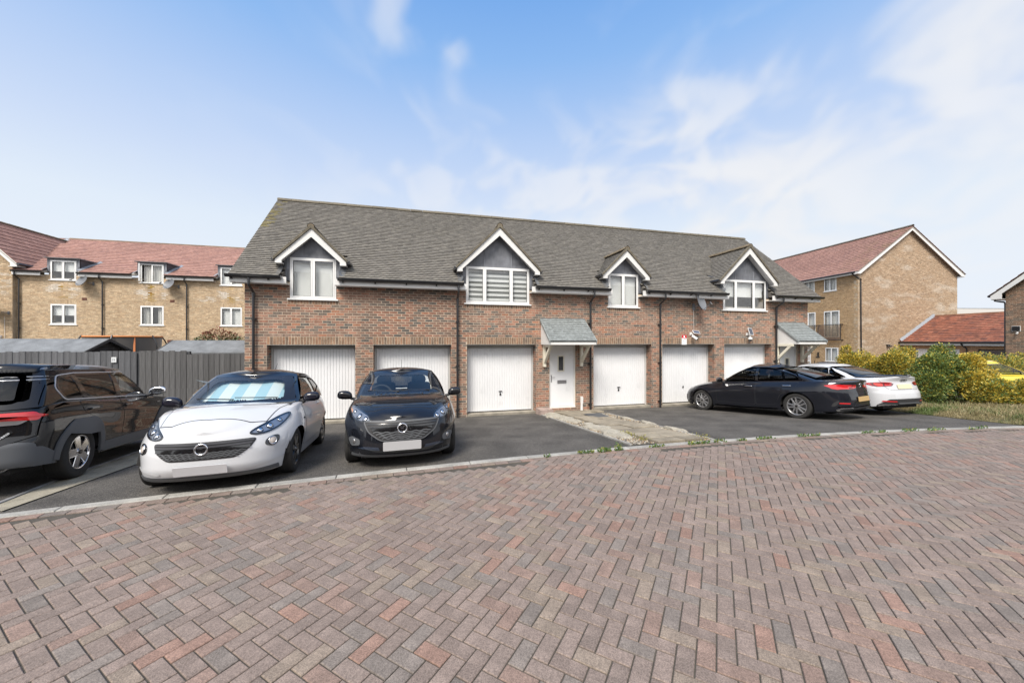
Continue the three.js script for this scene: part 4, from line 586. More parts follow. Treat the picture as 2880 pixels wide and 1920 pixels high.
// ---------- buff brick three storey block on the right ----------
{
  const b = thing('buff_block', 'three storey buff brick block with broad plain gable and red tiled roof', 'house', [29.5, -.9, -9.2], -.1092), H = (y) => y + .9, W = 9.25, D = 17, eav = H(7.2), ap = H(10.55), mid = W / 2;
  const wall = mesh('wall', prism([[0, -.3], [W, -.3], [W, eav], [mid, ap], [0, eav]], -.3, -.006), M.mortarTan, b), R = [];
  courses(R, 0, W, -.225, ap, [], (y) => (y < eav ? [0, W] : [(y - eav) * mid / (ap - eav), W - (y - eav) * mid / (ap - eav)]));
  layBricks(wall, R, [0, 0, 0], [1, 0, 0], [0, 0, 1], [[.56, .4, .265, 5], [.53, .375, .243, 4], [.6, .44, .3, 4], [.5, .345, .22, 2]], 0, (x, y, c) => { const n = fbm(x * .45, y * 1.6, 4, 81), m = fbm(x * 1.1 + 5, y * 3, 3, 85), k = sstep(.5, .68, n) * sstep(.35, .6, m) * .75; return [mix(c[0], .74, k), mix(c[1], .63, k), mix(c[2], .51, k)]; });
  const win = [[1.6, 2.61, 5.9, 7.12, 'nets'], [3.44, 4.43, 5.9, 7.12, 'nets'], [1.36, 2.63, 2.13, 4.28, 'nets'], [3.36, 4.6, 2.13, 4.28, 'nets'], [1.45, 2.5, .17, 1.3, 'white'], [7.2, 8.2, 5.9, 7.12, 'nets'], [6.6, 7.8, 2.13, 4.28, 'nets']];
  const holes = win.map(([p, q, a, c]) => [[-q, H(a)], [-q, H(c)], [-p, H(c)], [-p, H(a)]]);
  const lw = mesh('side_wall', (() => { const g = prism([[-D, -.3], [0, -.3], [0, eav], [-D, eav]], 0, .29, holes); g.rotateY(-Math.PI / 2); g.translate(.296, 0, 0); return uvMetric(g); })(), M.mortarTan, b);
  const R2 = [], S2 = []; courses(R2, -D, -.0, -.225, eav - .03, [...win.map(([p, q, a, c]) => [-q, -p, H(a), H(c)]), ...win.map(([p, q, a, c]) => [-q - .08, -p + .08, H(c), H(c) + .225])]); win.forEach(([p, q, a, c]) => c < 6 && soldiers(S2, -q - .08, -p + .08, H(c)));
  const tanB = [[.58, .39, .21, 5], [.55, .36, .19, 4], [.61, .42, .24, 3]];
  layBricks(lw, R2, [0, 0, 0], [0, 0, 1], [-1, 0, 0], tanB); layBricks(lw, S2, [0, 0, 0], [0, 0, 1], [-1, 0, 0], tanB, 0, null, 'soldier_bricks');
  win.forEach(([p, q, a, c, k]) => makeWindow(b, 0, q - p, 0, H(c) - H(a), 0, [.48], { pos: [.01, H(a), -q], turn: -Math.PI / 2, blind: k, sill: c > 6 || c < 2 }));
  // glass Juliet balconies
  for (const [p, q] of [[1.1, 2.95], [3.25, 5.0]]) { const j = grp('juliet_balcony', b), y0 = H(1.93), y1 = H(3.15), x = -.22; mesh('rail', [rod([x, y1, -p], [x, y1, -q], .025), rod([x, y0, -p], [x, y0, -q], .03), rod([x, y0, -p], [x, y1, -p], .025), rod([x, y0, -q], [x, y1, -q], .025), ...[p, q].flatMap((k) => [rod([0, y1, -k], [x - .03, y1, -k], .04), rod([0, y0, -k], [x - .03, y0, -k], .04)])], M.black, j); mesh('glass_panel', box(x - .006, x + .006, y0 + .04, y1 - .04, -q + .03, -p - .03), phy({ color: lin(.75, .68, .6), transmission: 1, thickness: 0, roughness: .03 }), j); }
  mesh('meter_box', [box(-.1, -.0, H(1.25), H(1.38), -.95, -.75), box(-.06, 0, H(.55), H(.9), -3.15, -3.05), box(-.04, 0, H(.45), H(.52), -3.3, -3.0)], M.black, b);
  mesh('wall_lamp', [box(2.55, 2.8, H(1.45), H(1.57), 0, .08), new THREE.SphereGeometry(.08, 12, 8).translate(2.6, H(1.46), .12), new THREE.SphereGeometry(.07, 12, 8).translate(2.8, H(1.44), .12)], M.black, b);
  { const dr = grp('front_door', b); mesh('door_leaf', box(-.0, .05, H(-.8), H(1.25), -4.75, -3.85), M.doorWhite, dr); mesh('frame', [box(-.02, .06, H(-.8), H(1.32), -3.85, -3.78), box(-.02, .06, H(-.8), H(1.32), -4.82, -4.75), box(-.02, .06, H(1.25), H(1.32), -4.75, -3.85)], M.upvc, dr); const st = box(-.05, .05, -.04, .04, 0, .6); st.rotateX(0); mesh('canopy_bracket', [box(-.1, 0, H(.9), H(1.6), -3.7, -3.6), box(-.7, -.1, H(1.52), H(1.6), -3.7, -3.6)], M.cream, dr); mesh('canopy', box(-.75, 0, H(1.6), H(1.68), -4.95, -3.55), M.white, dr); void st; }
  // roof
  const ov = .35, L = Math.hypot(mid + ov, (ap - eav) * (mid + ov) / mid), sl = (ap - eav) / mid, eY = eav - ov * sl + .12, cs = mid + ov, hy = Math.hypot(1, sl);
  for (const sg of [-1, 1]) layTiles(wall, sg < 0 ? [-ov, eY, -D] : [W + ov, eY, .3], sg < 0 ? [0, 0, 1] : [0, 0, -1], [-sg / hy, sl / hy, 0], [sg * sl / hy, 1 / hy, 0], D + .3, L, PAL.terra, { tw: .33, gauge: .32, thick: .022, stuffName: sg < 0 ? 'roof_tiles' : 'far_roof_tiles', tint: (a, t, c) => { const n = fbm(a * .5, t * .8, 4, 44), m = sg < 0 ? sstep(D - 3, D + .3, a) * sstep(.45, .65, fbm(a * 2, t * 2, 3, 46)) * .5 : 0; c = c.map((v) => v * .92 * (.88 + .26 * n)); return [mix(c[0], .27, m), mix(c[1], .18, m), mix(c[2], .09, m)]; } });
  mesh('roof_deck', [prism([[-ov + .02, eY - .03], [mid, ap + .1], [W + ov - .02, eY - .03], [W + ov - .02, eY - .1], [mid, ap - .03], [-ov + .02, eY - .1]], -D, .26)], M.room, b);
  ridgeTiles(wall, [mid, ap + .15, .3], [mid, ap + .15, -D], .12, [.22, .2, .17]);
  for (const sg of [-1, 1]) { const e = mid + sg * (mid + ov), bb = [[mid, ap + .1], [e, eY - .02], [e, eY - .16], [e - sg * .3, eY - .16], [mid, ap - .17]]; if (sg < 0) bb.reverse(); mesh('bargeboard', prism(bb, .22, .255), M.white, b); }
  mesh('eaves_box', [box(-ov, 0, eY - .18, eY - .16, -D, .22), box(-ov, -ov + .025, eY - .16, eY - .0, -D, .22), box(W, W + ov, eY - .18, eY - .16, -.6, .22)], M.white, b);
  { const g = grp('gutter', b); const gz = new THREE.CylinderGeometry(.06, .06, D, 10); gz.rotateX(Math.PI / 2); mesh('channel', [gz.clone().translate(-ov - .06, eY - .02, -D / 2 + .1), gz.translate(W + ov + .06, eY - .02, -D / 2 + .1)], M.gutter, g); }
  mesh('downpipe', tube([[-ov - .05, eY - .06, -.1], [-ov - .02, eY - .2, -.05], [.15, eY - .55, .07], [.18, eY - .7, .07], [.2, H(3), .07], [.25, -.2, .07]], .045, 8, 40), M.gutter, b);
  // garages built against the gable
  const g = thing('garage_row', 'low garage row with bright red tiled roof against the buff gable', 'garage', [29.5 + .994 * 3.95 - .109 * 0, -.9, -9.2 + .109 * 3.95 * 1], -.1092), gl = 8.5, ge = H(1.72), gr = H(3.72), gw = 3.0;
  const gwll = mesh('wall', (() => { const q = prism([[0, -.3], [gl, -.3], [gl, ge], [0, ge]], -.25, -.006, [[[.85, 0], [.85, 2.2], [3.35, 2.2], [3.35, 0]], [[4.25, 0], [4.25, 2.2], [6.75, 2.2], [6.75, 0]]]); q.rotateY(-Math.PI / 2); q.translate(0, 0, .0); return uvMetric(q); })(), M.mortarTan, g);
  const RG = []; courses(RG, 0, gl, -.225, ge, [[.85, 3.35, 0, 2.2], [4.25, 6.75, 0, 2.2]]); layBricks(gwll, RG, [0, 0, 0], [0, 0, 1], [-1, 0, 0], [[.54, .31, .16, 5], [.5, .285, .145, 4], [.58, .35, .19, 3]]);
  const gd = (name, z0, z1, mat, horiz) => { const a = grp('garage_door', g), s = []; if (horiz) for (let y = .05; y < 2.15; y += .085) s.push(box(.1, .125 + .0, y, y + .078, z0, z1)); else { const n = 26; for (let i = 0; i < n; i++) s.push(box(.1, .12, .05, 2.15, mix(z0, z1, i / n), mix(z0, z1, (i + .8) / n))); s.push(box(.115, .13, .05, 2.15, z0, z1)); } mesh(name, s, mat, a); mesh('frame', [box(.08, .14, 2.15, 2.2, z0, z1)], mat, a); };
  gd('panel', .86, 3.34, M.doorWhite, false); gd('slats', 4.26, 6.74, std({ color: lin(.035, .038, .045), roughness: .5 }), true);
  const gL = Math.hypot(gw + .2, gr - ge), ge2 = [(gw + .2) / gL, (gr - ge) / gL, 0];
  const rf = mesh('roof', prism([[-.2, ge + .05], [gw, gr], [2 * gw, ge], [2 * gw, ge - .1], [gw, gr - .1], [-.2, ge - .03]], .02, gl), M.room, g);
  layTiles(rf, [-.22, ge + .05, .01], [0, 0, 1], ge2, [-ge2[1], ge2[0], 0], gl, gL, PAL.garage, { tw: .3, gauge: .235, thick: .022, nSolo: 0, tint: (a, t, c) => { const n = fbm(a * 5, t * 3, 2, 63); return c.map((v) => v * (.75 + .5 * n)); } });
  ridgeTiles(rf, [gw, gr + .03, .05], [gw, gr + .03, gl], .11, [.3, .14, .08]);
  mesh('flashing', sheet(14, 1, (a, t) => { const x = mix(-.2, gw, a), y = ge + .09 + (x + .2) * ge2[1] / ge2[0]; return [x, y + (1 - t) * (.16 + .04 * (Math.round(a * 14) % 2)), .02 + t * .16]; }), std({ color: lin(.22, .235, .26), roughness: .5, metalness: .2, side: THREE.DoubleSide }), g);
  mesh('fascia', [box(-.2, -.175, ge - .2, ge + .01, .02, gl), box(-.175, 0, ge - .2, ge - .18, .02, gl)], M.white, g);
  { const gz = new THREE.CylinderGeometry(.06, .06, gl, 10); gz.rotateX(Math.PI / 2); gz.translate(-.26, ge, gl / 2); mesh('gutter', gz, M.gutter, g); } mesh('downpipe', tube([[-.25, ge - .03, 3.6], [-.24, ge - .15, 3.6], [-.07, ge - .4, 3.75], [-.06, ge - .55, 3.75], [-.06, .1, 3.75]], .04, 8, 30), M.gutter, g);
}
// ---------- brown brick house at the right edge ----------
{
  const d = thing('brown_house', 'brown brick house with white bargeboard cut off at the right edge beyond the hedge', 'house', [24.67, -.6, .06]), W = 9.2, eav = 4.9, mid = W / 2, ap = eav + mid * .9, DP = 12;
  const wall = mesh('wall', (() => { const g = prism([[0, -.2], [W, -.2], [W, eav], [mid, ap], [0, eav]], 0, .29); g.rotateY(-Math.PI / 2); g.translate(.296, 0, 0); return uvMetric(g); })(), M.mortar, d), R = [];
  courses(R, 0, W, -.15, ap, [], (y) => (y < eav ? [0, W] : [(y - eav) / .9, W - (y - eav) / .9])); layBricks(wall, R, [0, 0, 0], [0, 0, 1], [-1, 0, 0], PAL.brown, 150);
  mesh('side_walls', [box(.3, DP, -.2, eav, 0, .3), box(.3, DP, -.2, eav, W - .3, W)], std({ color: lin(.22, .14, .1), roughness: .9, map: T.brick }), d);
  const ov = .38, eY = eav - ov * .9 + .1, hy = Math.hypot(1, .9); for (const sg of [-1, 1]) { layTiles(wall, sg < 0 ? [DP, eY, -ov] : [-.3, eY, W + ov], sg < 0 ? [-1, 0, 0] : [1, 0, 0], [0, .9 / hy, -sg / hy], [0, 1 / hy, sg * .9 / hy], DP + .3, (mid + ov) * hy, [[.26, .14, .11, 3], [.22, .13, .11, 3]], { tw: .3, gauge: .3, thick: .02, stuffName: 'roof_tiles' }); const e = mid + sg * (mid + ov), bb = [[mid, ap + .06], [e, eY - .03], [e, eY - .2], [e - sg * .36, eY - .2], [e - sg * .36, eY + .05], [mid, ap - .26]]; if (sg < 0) bb.reverse(); const g = prism(bb, 0, .035); g.rotateY(-Math.PI / 2); g.translate(-.22, 0, 0); mesh('bargeboard', g, M.white, d); }
  mesh('roof_deck', prismX([[-ov + .02, eY - .03], [mid, ap + .04], [W + ov - .02, eY - .03], [W + ov - .02, eY - .1], [mid, ap - .08], [-ov + .02, eY - .1]], -.24, DP), M.room, d);
  mesh('eaves_box', [box(-.2, DP, eY - .22, eY - .2, -ov, 0), box(-.2, DP, eY - .2, eY - .02, -ov, -ov + .025)], M.white, d); mesh('gutter', (() => { const g = new THREE.CylinderGeometry(.06, .06, DP, 10); g.rotateZ(Math.PI / 2); return g.translate(DP / 2 - .25, eY - .04, -ov - .05); })(), M.gutter, d);
  mesh('downpipe', tube([[.1, eY - .1, -ov - .02], [.1, eY - .26, -ov], [.1, eY - .34, -.1], [.1, eY - .45, -.05], [.1, 3, -.05], [.1, 0, -.05]], .04, 8, 30), M.gutter, d);
  const cm = thing('security_camera', 'small camera below a square solar panel on the brown house', 'camera', [24.66, 2.3, .3]); mesh('solar_panel', box(-.05, -.03, 0, .22, -.02, .22), M.black, cm); mesh('panel_frame', box(-.032, -.01, -.015, .235, -.035, .235), M.upvc, cm); mesh('housing', rod([-.02, -.08, .14], [-.14, -.12, .17], .035, .04, 12), M.upvc, cm);
  const wl = thing('wall_lamp', 'dark lamp on the brown brick wall near the hedge', 'lamp', [24.66, 1.95, 1.22]); mesh('lamp_body', [rod([0, 0, 0], [-.08, 0, 0], .03), new THREE.SphereGeometry(.11, 16, 12).scale(.9, .75, 1.35).translate(-.14, 0, .05)], M.black, wl);
}
// ---------- far dark roofed house ----------
{
  const e = thing('dark_roof_house', 'distant house with a plain dark grey roof between the buff gable and the brown house', 'house', [66, -.9, -17], -.2); mesh('wall', box(-14, 14, -.3, 3.2, -8, 0), std({ color: lin(.3, .2, .14), roughness: .9, map: T.brick }), e);
  const L = Math.hypot(5.2, 4.1), et = [0, 4.1 / L, -5.2 / L]; const r = mesh('roof', prismX([[.4, 3.1], [-4.4, 7.05], [-8.4, 3.1]], -14.2, 14.2), M.room, e); layTiles(r, [-14.3, 3.1, .45], [1, 0, 0], et, [0, -et[2], et[1]], 28.6, L - .1, [[.17, .165, .155, 1], [.145, .14, .135, 1]], { tw: .4, gauge: .3, thick: .03 });
}
// ---------- fence of feather edge boards ----------
{
  const f = thing('board_fence', 'dark grey close board timber fence between the parked cars and the terrace', 'fence', [-10, GF, -.85]);
  const ms = [.82, .95, 1.08, 1.2].map((k) => std({ color: lin(.19 * k, .195 * k, .21 * k), roughness: .85, map: T.wood, bumpMap: T.wood, bumpScale: .003 })), ms2 = [.85, 1, 1.12].map((k) => std({ color: lin(.175 * k, .173 * k, .175 * k), roughness: .85, map: T.wood, bumpMap: T.wood, bumpScale: .003 }));
  const runs = [[-19, -10.72, 2.075, ms, .0], [-10.68, -10.3, 2.075, ms, .02], [-10.22, -9.16, 2.08, ms2, .03], [-9.13, -7.46, 1.99, ms2, .05]], gs = new Map();
  for (const [a, b, top, mm, z] of runs) { const w = .128, n = Math.round((b - a) / w), p = (b - a) / n; const mesh0 = (h) => { const k = h.toFixed(2); if (!gs.has(k)) gs.set(k, prismX([[0, 0], [0, h], [.012, h], [.012, 0]], 0, 1)); return gs.get(k); }; for (let i = 0; i < n; i++) { const h = top + pick([-.01, 0, 0, .01]) - .04, g = mesh0(h), m = mesh('board', g, pick(mm), f); m.scale.x = p + .012; m.position.set(a + i * p + 10, .04, z + .003 * (i % 2)); m.rotation.y = -.07; m.rotation.z = rr(-.003, .003); } mesh('rails', [.3, 1.0, 1.75].map((y) => box(a + 10, b + 10, y, y + .08, z - .07, z - .03)), ms[0], f); }
  for (const x of [-10.7, -10.26, -9.145, -7.5]) mesh('post', box(x + 10 - .045, x + 10 + .045, 0, 2.06, -.09, .0), ms[0], f);
  const cv = document.createElement('canvas'); cv.width = cv.height = 128; const c = cv.getContext('2d'); c.fillStyle = '#cfd2d4'; c.fillRect(0, 0, 128, 128); c.fillStyle = '#4a4f52'; c.font = 'bold 84px serif'; c.textAlign = 'center'; c.fillText('21', 58, 92); const tx = new THREE.CanvasTexture(cv); tx.colorSpace = THREE.SRGBColorSpace;
  const nb = thing('number_plaque', 'small pale number plaque fixed to the dark fence', 'sign', [-10.78, 1.31, -.83]); mesh('plate', box(-.055, .055, -.07, .07, .02, .03), M.white, nb); mesh('face', new THREE.PlaneGeometry(.1, .13).translate(0, 0, .0315), std({ map: tx, roughness: .5 }), nb);
}
// ---------- sheds, trampoline, shrub behind the fence ----------
{
  const felt = std({ color: lin(.26, .275, .29), roughness: .9, map: T.conc, bumpMap: T.conc, bumpScale: .01 }), sw = std({ color: lin(.07, .068, .068), roughness: .85, map: T.wood });
  const shed = (label, x0, x1, zc, hw, e, r) => { const s = thing('garden_shed', label, 'shed', [(x0 + x1) / 2, GF, zc], 0, null), L = (x1 - x0) / 2; mesh('felt_roof', [prismX([[hw + .06, e - .04], [hw + .06, e], [0, r + .02], [-hw - .06, e], [-hw - .06, e - .04], [0, r - .03]], -L - .08, L + .08)], felt, s); const bd = []; for (let y = .1; y < r - .12; y += .11) { const w = y < e - .05 ? hw - .04 : (hw - .04) * (r - .08 - y) / (r - e - .03); if (w > .05) { for (const sx of [-1, 1]) bd.push(box(sx > 0 ? L - .03 : -L, sx > 0 ? L : -L + .03, y, y + .1, -w, w)); } if (y < e - .12) bd.push(box(-L, L, y, y + .1, hw - .06, hw - .03), box(-L, L, y, y + .1, -hw + .03, -hw + .06)); } mesh('cladding', bd, sw, s); for (const sx of [-1, 1]) mesh('bargeboard', prismX([[hw + .07, e - .05], [hw + .07, e + .01], [0, r + .03], [-hw - .07, e + .01], [-hw - .07, e - .05], [0, r - .06]], sx * (L + .085) - .012, sx * (L + .085) + .012), std({ color: lin(.13, .125, .12), roughness: .8, map: T.wood }), s); };
  shed('garden shed with grey felt roof and dark gable showing over the fence', -14.6, -11.95, -2.35, .82, 2.05, 2.4); shed('garden shed with grey felt roof beside the red tipped shrub', -10.5, -7.6, -2.9, .85, 2.0, 2.36);
  const t = thing('trampoline', 'round trampoline with dark net and orange rim beyond the sheds', 'trampoline', [-15.6, GF, -8.9]), R = 1.25, ring = (y, r, th, m, nm) => { const g = new THREE.TorusGeometry(r, th, 8, 48); g.rotateX(Math.PI / 2); g.translate(0, y, 0); mesh(nm, g, m, t); };
  ring(2.55, R, .035, std({ color: lin(.55, .2, .06), roughness: .7 }), 'orange_rim'); ring(.85, R + .1, .04, M.steel, 'bed_frame'); const net = new THREE.CylinderGeometry(R, R * .9, 1.65, 40, 1, true); net.translate(0, 1.7, 0); mesh('net', net, phy({ color: lin(.12, .11, .1), roughness: .9, transmission: .45, thickness: 0, side: THREE.DoubleSide }), t); mesh('bed', new THREE.CylinderGeometry(R, R, .02, 32).translate(0, .86, 0), M.dark, t); mesh('orange_strap', box(.86, .93, 1, 2.5, .85, .87), std({ color: lin(.5, .18, .07), roughness: .8 }), t);
  for (let i = 0; i < 6; i++) { const a = .25 + i * Math.PI / 3, c = Math.cos(a), s = Math.sin(a); mesh('pole', [tube([[c * R * 1.14, 0, s * R * 1.14], [c * R * 1.2, 1.2, s * R * 1.2], [c * R * 1.16, 2.2, s * R * 1.16], [c * R * 1.01, 2.6, s * R * 1.01]], .028, 8, 20)], M.black, t); }
}
// ---------- leaves: shrubs, hedge, verge ----------
function leafGeo(l, w) { const g = new THREE.BufferGeometry(), p = [0, 0, 0, -w / 2, l * .45, .12 * w, 0, l * .5, 0, w / 2, l * .45, .12 * w, 0, l, -.1 * l]; g.setAttribute('position', new THREE.BufferAttribute(new Float32Array(p), 3)); g.setIndex([0, 2, 1, 0, 3, 2, 1, 2, 4, 2, 3, 4]); g.computeVertexNormals(); g.setAttribute('uv', new THREE.BufferAttribute(new Float32Array([.5, 0, 0, .5, .5, .5, 1, .5, .5, 1]), 2)); return g; }
const leafMat = phy({ color: lin(1, 1, 1), roughness: .55, side: THREE.DoubleSide, transmission: .3, thickness: 0 });
function foliage(parent, name, count, geo, place, colour) {
  const im = new THREE.InstancedMesh(geo, leafMat, count), m4 = new THREE.Matrix4(), q = new THREE.Quaternion(), up = V3(0, 1, 0), q2 = new THREE.Quaternion();
  for (let i = 0; i < count; i++) { const { p, n, s } = place(); const d = n.clone().add(V3(rr(-.8, .8), rr(-.3, .9), rr(-.8, .8))).normalize(); q.setFromUnitVectors(up, d); q2.setFromAxisAngle(up, rnd() * 6.28); q.multiply(q2); m4.compose(p, q, V3(s, s, s)); im.setMatrixAt(i, m4); const c = colour(p); im.setColorAt(i, lin(c[0], c[1], c[2])); }
  im.name = name; im.castShadow = im.receiveShadow = true; parent.add(im); tag(im, null, null, null, 'stuff'); return im;
}
function shrub(name, label, pos, lobes, count, leaf, colour, group) {   // lobes: [x,y,z,rx,ry,rz]
  const s = thing(name, label, 'shrub', pos, 0, group), vol = lobes.map((l) => l[3] * l[4] + l[4] * l[5] + l[3] * l[5]), tot = vol.reduce((a, b) => a + b, 0);
  const stems = []; for (const l of lobes) { for (let k = 0; k < 3; k++) stems.push(rod([l[0] * .3 + rr(-.1, .1), -.02, l[2] * .3 + rr(-.1, .1)], [l[0] + rr(-.3, .3) * l[3], l[1] + rr(-.2, .5) * l[4], l[2] + rr(-.3, .3) * l[5]], .016, .006, 6)); } mesh('stems', stems, std({ color: lin(.13, .1, .07), roughness: .9 }), s);
  foliage(s, 'foliage', count, leaf, () => { let r = rnd() * tot, i = 0; while (i < lobes.length - 1 && (r -= vol[i]) > 0) i++; const l = lobes[i], n = V3(rr(-1, 1), rr(-.75, 1), rr(-1, 1)).normalize(), f = fbm(n.x * 2.2 + i * 9 + l[0], n.y * 2.2 + n.z * 2.2, 3, 17), k = (.62 + .62 * f) * Math.pow(rnd(), .22); return { p: V3(l[0] + n.x * l[3] * k, Math.max(.02, l[1] + n.y * l[4] * k), l[2] + n.z * l[5] * k), n, s: rr(.7, 1.3) }; }, colour);
  return s;
}
{
  const g1 = leafGeo(.058, .034), g2 = leafGeo(.1, .04);
  shrub('red_tipped_shrub', 'rounded green shrub with red leaf tips above the shed roof', [-11.1, GF, -7], [[0, 2.15, 0, .85, .75, .7], [-.55, 2.05, 0, .5, .5, .5], [.55, 2.0, .1, .5, .5, .5], [0, 1.2, 0, .7, 1, .6]], 5200, g2, (p) => { const t = sstep(2.3, 2.75, p.y + rr(-.25, .25)); return [mix(.08, .28, t) * rr(.7, 1.2), mix(.12, .1, t) * rr(.7, 1.2), mix(.03, .05, t)]; });
  const mixc = (yel) => () => { const k = rr(.7, 1.2); return rnd() < yel ? [.58 * k, .44 * k, .06 * k] : rnd() < .4 ? [.27 * k, .31 * k, .06 * k] : [.1 * k, .17 * k, .045 * k]; };
  const hed = [
    ['bushy yellow variegated shrub against the buff gable beside the white saloon', [14.2, GF + .1, .5], [[0, 1.05, 0, .75, .85, .6], [-.55, 1.35, .1, .4, .5, .4], [.6, 1.0, .1, .6, .7, .5], [-.62, 1.85, 0, .16, .25, .16]], 9000, .72],
    ['tall yellow and green shrub behind the white saloon boot', [14.6, GF + .2, 1.5], [[0, .95, 0, .75, .85, .6], [.35, 1.5, 0, .4, .45, .4], [-.3, 1.3, .1, .45, .5, .4]], 9000, .6],
    ['large mostly green shrub in the middle of the hedge', [13.65, GF + .28, 3.15], [[0, .85, 0, .95, .85, .7], [.35, 1.5, -.1, .32, .5, .3], [-.3, 1.25, 0, .4, .45, .35], [.5, .9, .2, .6, .7, .5], [-.65, .6, .1, .55, .6, .5]], 14000, .1],
    ['bright golden shrub in the middle of the hedge', [14.3, GF + .3, 3.5], [[0, 1.25, 0, .42, .42, .4], [.2, .7, .2, .4, .55, .4], [-.35, .7, .25, .4, .45, .4]], 7500, .82],
    ['low yellow green shrub at the foot of the hedge', [14.1, GF + .32, 4.1], [[0, .45, 0, .75, .45, .45], [.6, .4, .1, .5, .4, .4]], 6500, .55],
    ['golden and green shrub in front of the yellow car', [14.95, GF + .33, 4.35], [[0, .45, 0, .45, .42, .4], [.45, .3, .1, .4, .3, .35]], 5000, .6],
    ['green shrub at the right edge beside the yellow car', [15.9, GF + .38, 5.35], [[0, .95, 0, .55, .7, .55], [.4, 1.25, 0, .5, .55, .45], [-.35, .5, .1, .4, .4, .4], [.1, .4, .3, .6, .45, .5]], 10000, .12],
    ['broad yellow shrub below the brown house wall', [20.4, GF + .1, 1.6], [[0, 1.0, 0, 1.4, .75, .8], [-1.3, 1.15, 0, .8, .7, .6], [1.4, 1.1, .2, 1, .7, .7]], 9000, .5],
    ['yellow green shrub between the garages and the brown house', [18.1, GF + .1, .9], [[0, 1.05, 0, .8, .8, .6], [.9, .9, 0, .7, .7, .5]], 6000, .45],
  ];
  for (const [label, pos, lobes, n, y] of hed) shrub('hedge_shrub', label, pos, lobes, Math.round(n * 1.7), g1, mixc(y), 'shrubs along the verge');
}
// grass verge
{
  const vx = (z) => 9.72 + .32 * Math.max(0, 6.3 - z) - .0 * z + (z < 3.2 ? (3.2 - z) * .55 : 0);
  const vh = (x, z) => gh(x, z) + .004 + (.02 + .07 * fbm(x * 1.3, z * 1.3, 3, 14)) * sstep(0, .5, x - vx(z));
  struct('verge', sheet(40, 30, (a, b) => { const z = mix(-.8, wk(16) - .13, b), xe = vx(z), x = mix(xe, 24.4, a * a), zz = Math.min(z, wk(x) - .13); return [x, vh(x, zz) * 1, zz]; }), std({ color: lin(.16, .14, .07), roughness: 1, map: T.speck }));
  const blade = new THREE.BufferGeometry(); blade.setAttribute('position', new THREE.BufferAttribute(new Float32Array([-.004, 0, 0, .004, 0, 0, .003, .08, .012, 0, .15, .05]), 3)); blade.setIndex([0, 1, 2, 0, 2, 3]); blade.computeVertexNormals(); blade.setAttribute('uv', new THREE.BufferAttribute(new Float32Array([0, 0, 1, 0, 1, .5, .5, 1]), 2));
  const grass = new THREE.Group(); grass.name = numbered('verge_grass'); scene.add(grass); tag(grass, 'rough part dried grass on the verge below the hedge', 'grass', null, 'stuff');
  const place = () => { let z, x; do { z = rr(-.4, 9); x = vx(z) + Math.pow(rnd(), 1.7) * 9; } while (z > wk(x) - .14 || x > 21); const e = x - vx(z); return { p: V3(x, vh(x, z), z), n: V3(0, 1.6, 0), s: rr(.4, 1.15) * (.4 + .55 * sstep(0, .6, e)) * (fbm(x * 2, z * 2, 2, 8) + .55) }; };
  foliage(grass, 'blades', 60000, blade, place, (p) => { const d = sstep(.38, .6, fbm(p.x * 1.6, p.z * 1.6, 3, 19) + rr(-.1, .1)), k = rr(.7, 1.2); return [mix(.12, .36, d) * k, mix(.18, .3, d) * k, mix(.045, .16, d) * k]; });
  // weeds along the kerb
  const wl = leafGeo(.05, .03), weed = (x, w, n, h, lab) => { const z = wk(x) + .02, s = thing('kerb_weed', lab, 'weed', [x, .005, z], 0, 'weeds growing in the kerb joint'); foliage(s, 'leaves', n, wl, () => { const r = rnd(); return { p: V3(rr(-w, w), Math.pow(rnd(), 1.6) * h * (1 - Math.abs(r - .5)), rr(-.02, .035)), n: V3(0, 1, .3), s: rr(.4, .95) }; }, () => { const k = rr(.7, 1.2), y = rnd(); return y < .25 ? [.3 * k, .32 * k, .07 * k] : [.1 * k, .19 * k, .045 * k]; }); };
  const wlab = (x) => (x < .8 ? 'small green weed on the kerb before the third garage drive' : x < 2.4 ? 'small green weed on the kerb before the slab path' : x < 5 ? 'small green weed on the kerb before the fourth garage drive' : 'small green weed on the kerb between the coupe and the verge');
  [[-.98, .05, 26, .05], [-.32, .14, 90, .05], [.02, .12, 150, .07], [.28, .07, 90, .13], [1.0, .14, 60, .04], [1.85, .22, 150, .05], [2.28, .12, 70, .06], [2.75, .1, 50, .03], [3.25, .2, 80, .04], [4.1, .1, 50, .05], [4.35, .13, 60, .05], [5.6, .2, 60, .05], [5.95, .1, 40, .04], [6.6, .2, 70, .06], [7.2, .25, 70, .05], [8.2, .3, 80, .05]].forEach((a) => weed(...a, wlab(a[0])));
  for (let i = 0; i < 3; i++) { const z = [4.9, 5.4, 5.6][i], x = [1.08, 1.1, 2.24][i]; const s = thing('bed_weed', 'sparse yellow green weed in the stony bed beside the slab path', 'weed', [x, gh(x, z) + .02, z], 0, 'weeds in the stony beds'); foliage(s, 'leaves', 70, wl, () => ({ p: V3(rr(-.12, .12), rnd() * .05, rr(-.15, .15)), n: V3(0, 1, 0), s: rr(.4, .8) }), () => { const k = rr(.7, 1.2); return [.3 * k, .28 * k, .07 * k]; }); }
}
// low railings and planter before the buff block
{
  const r = thing('iron_railing', 'short black iron railing in front of the buff block', 'railing', [28.9, -.9, -11.9], -.1092 + Math.PI / 2), p = []; mesh('rails', [rod([-1.1, .85, 0], [1.1, .85, 0], .02), rod([-1.1, .2, 0], [1.1, .2, 0], .02)], M.black, r); for (let i = 0; i <= 14; i++) mesh('bar', rod([-1.1 + i * .157, .1, 0], [-1.1 + i * .157, i % 7 ? 1.0 : 1.12, 0], i % 7 ? .012 : .03), M.black, r); void p;
}

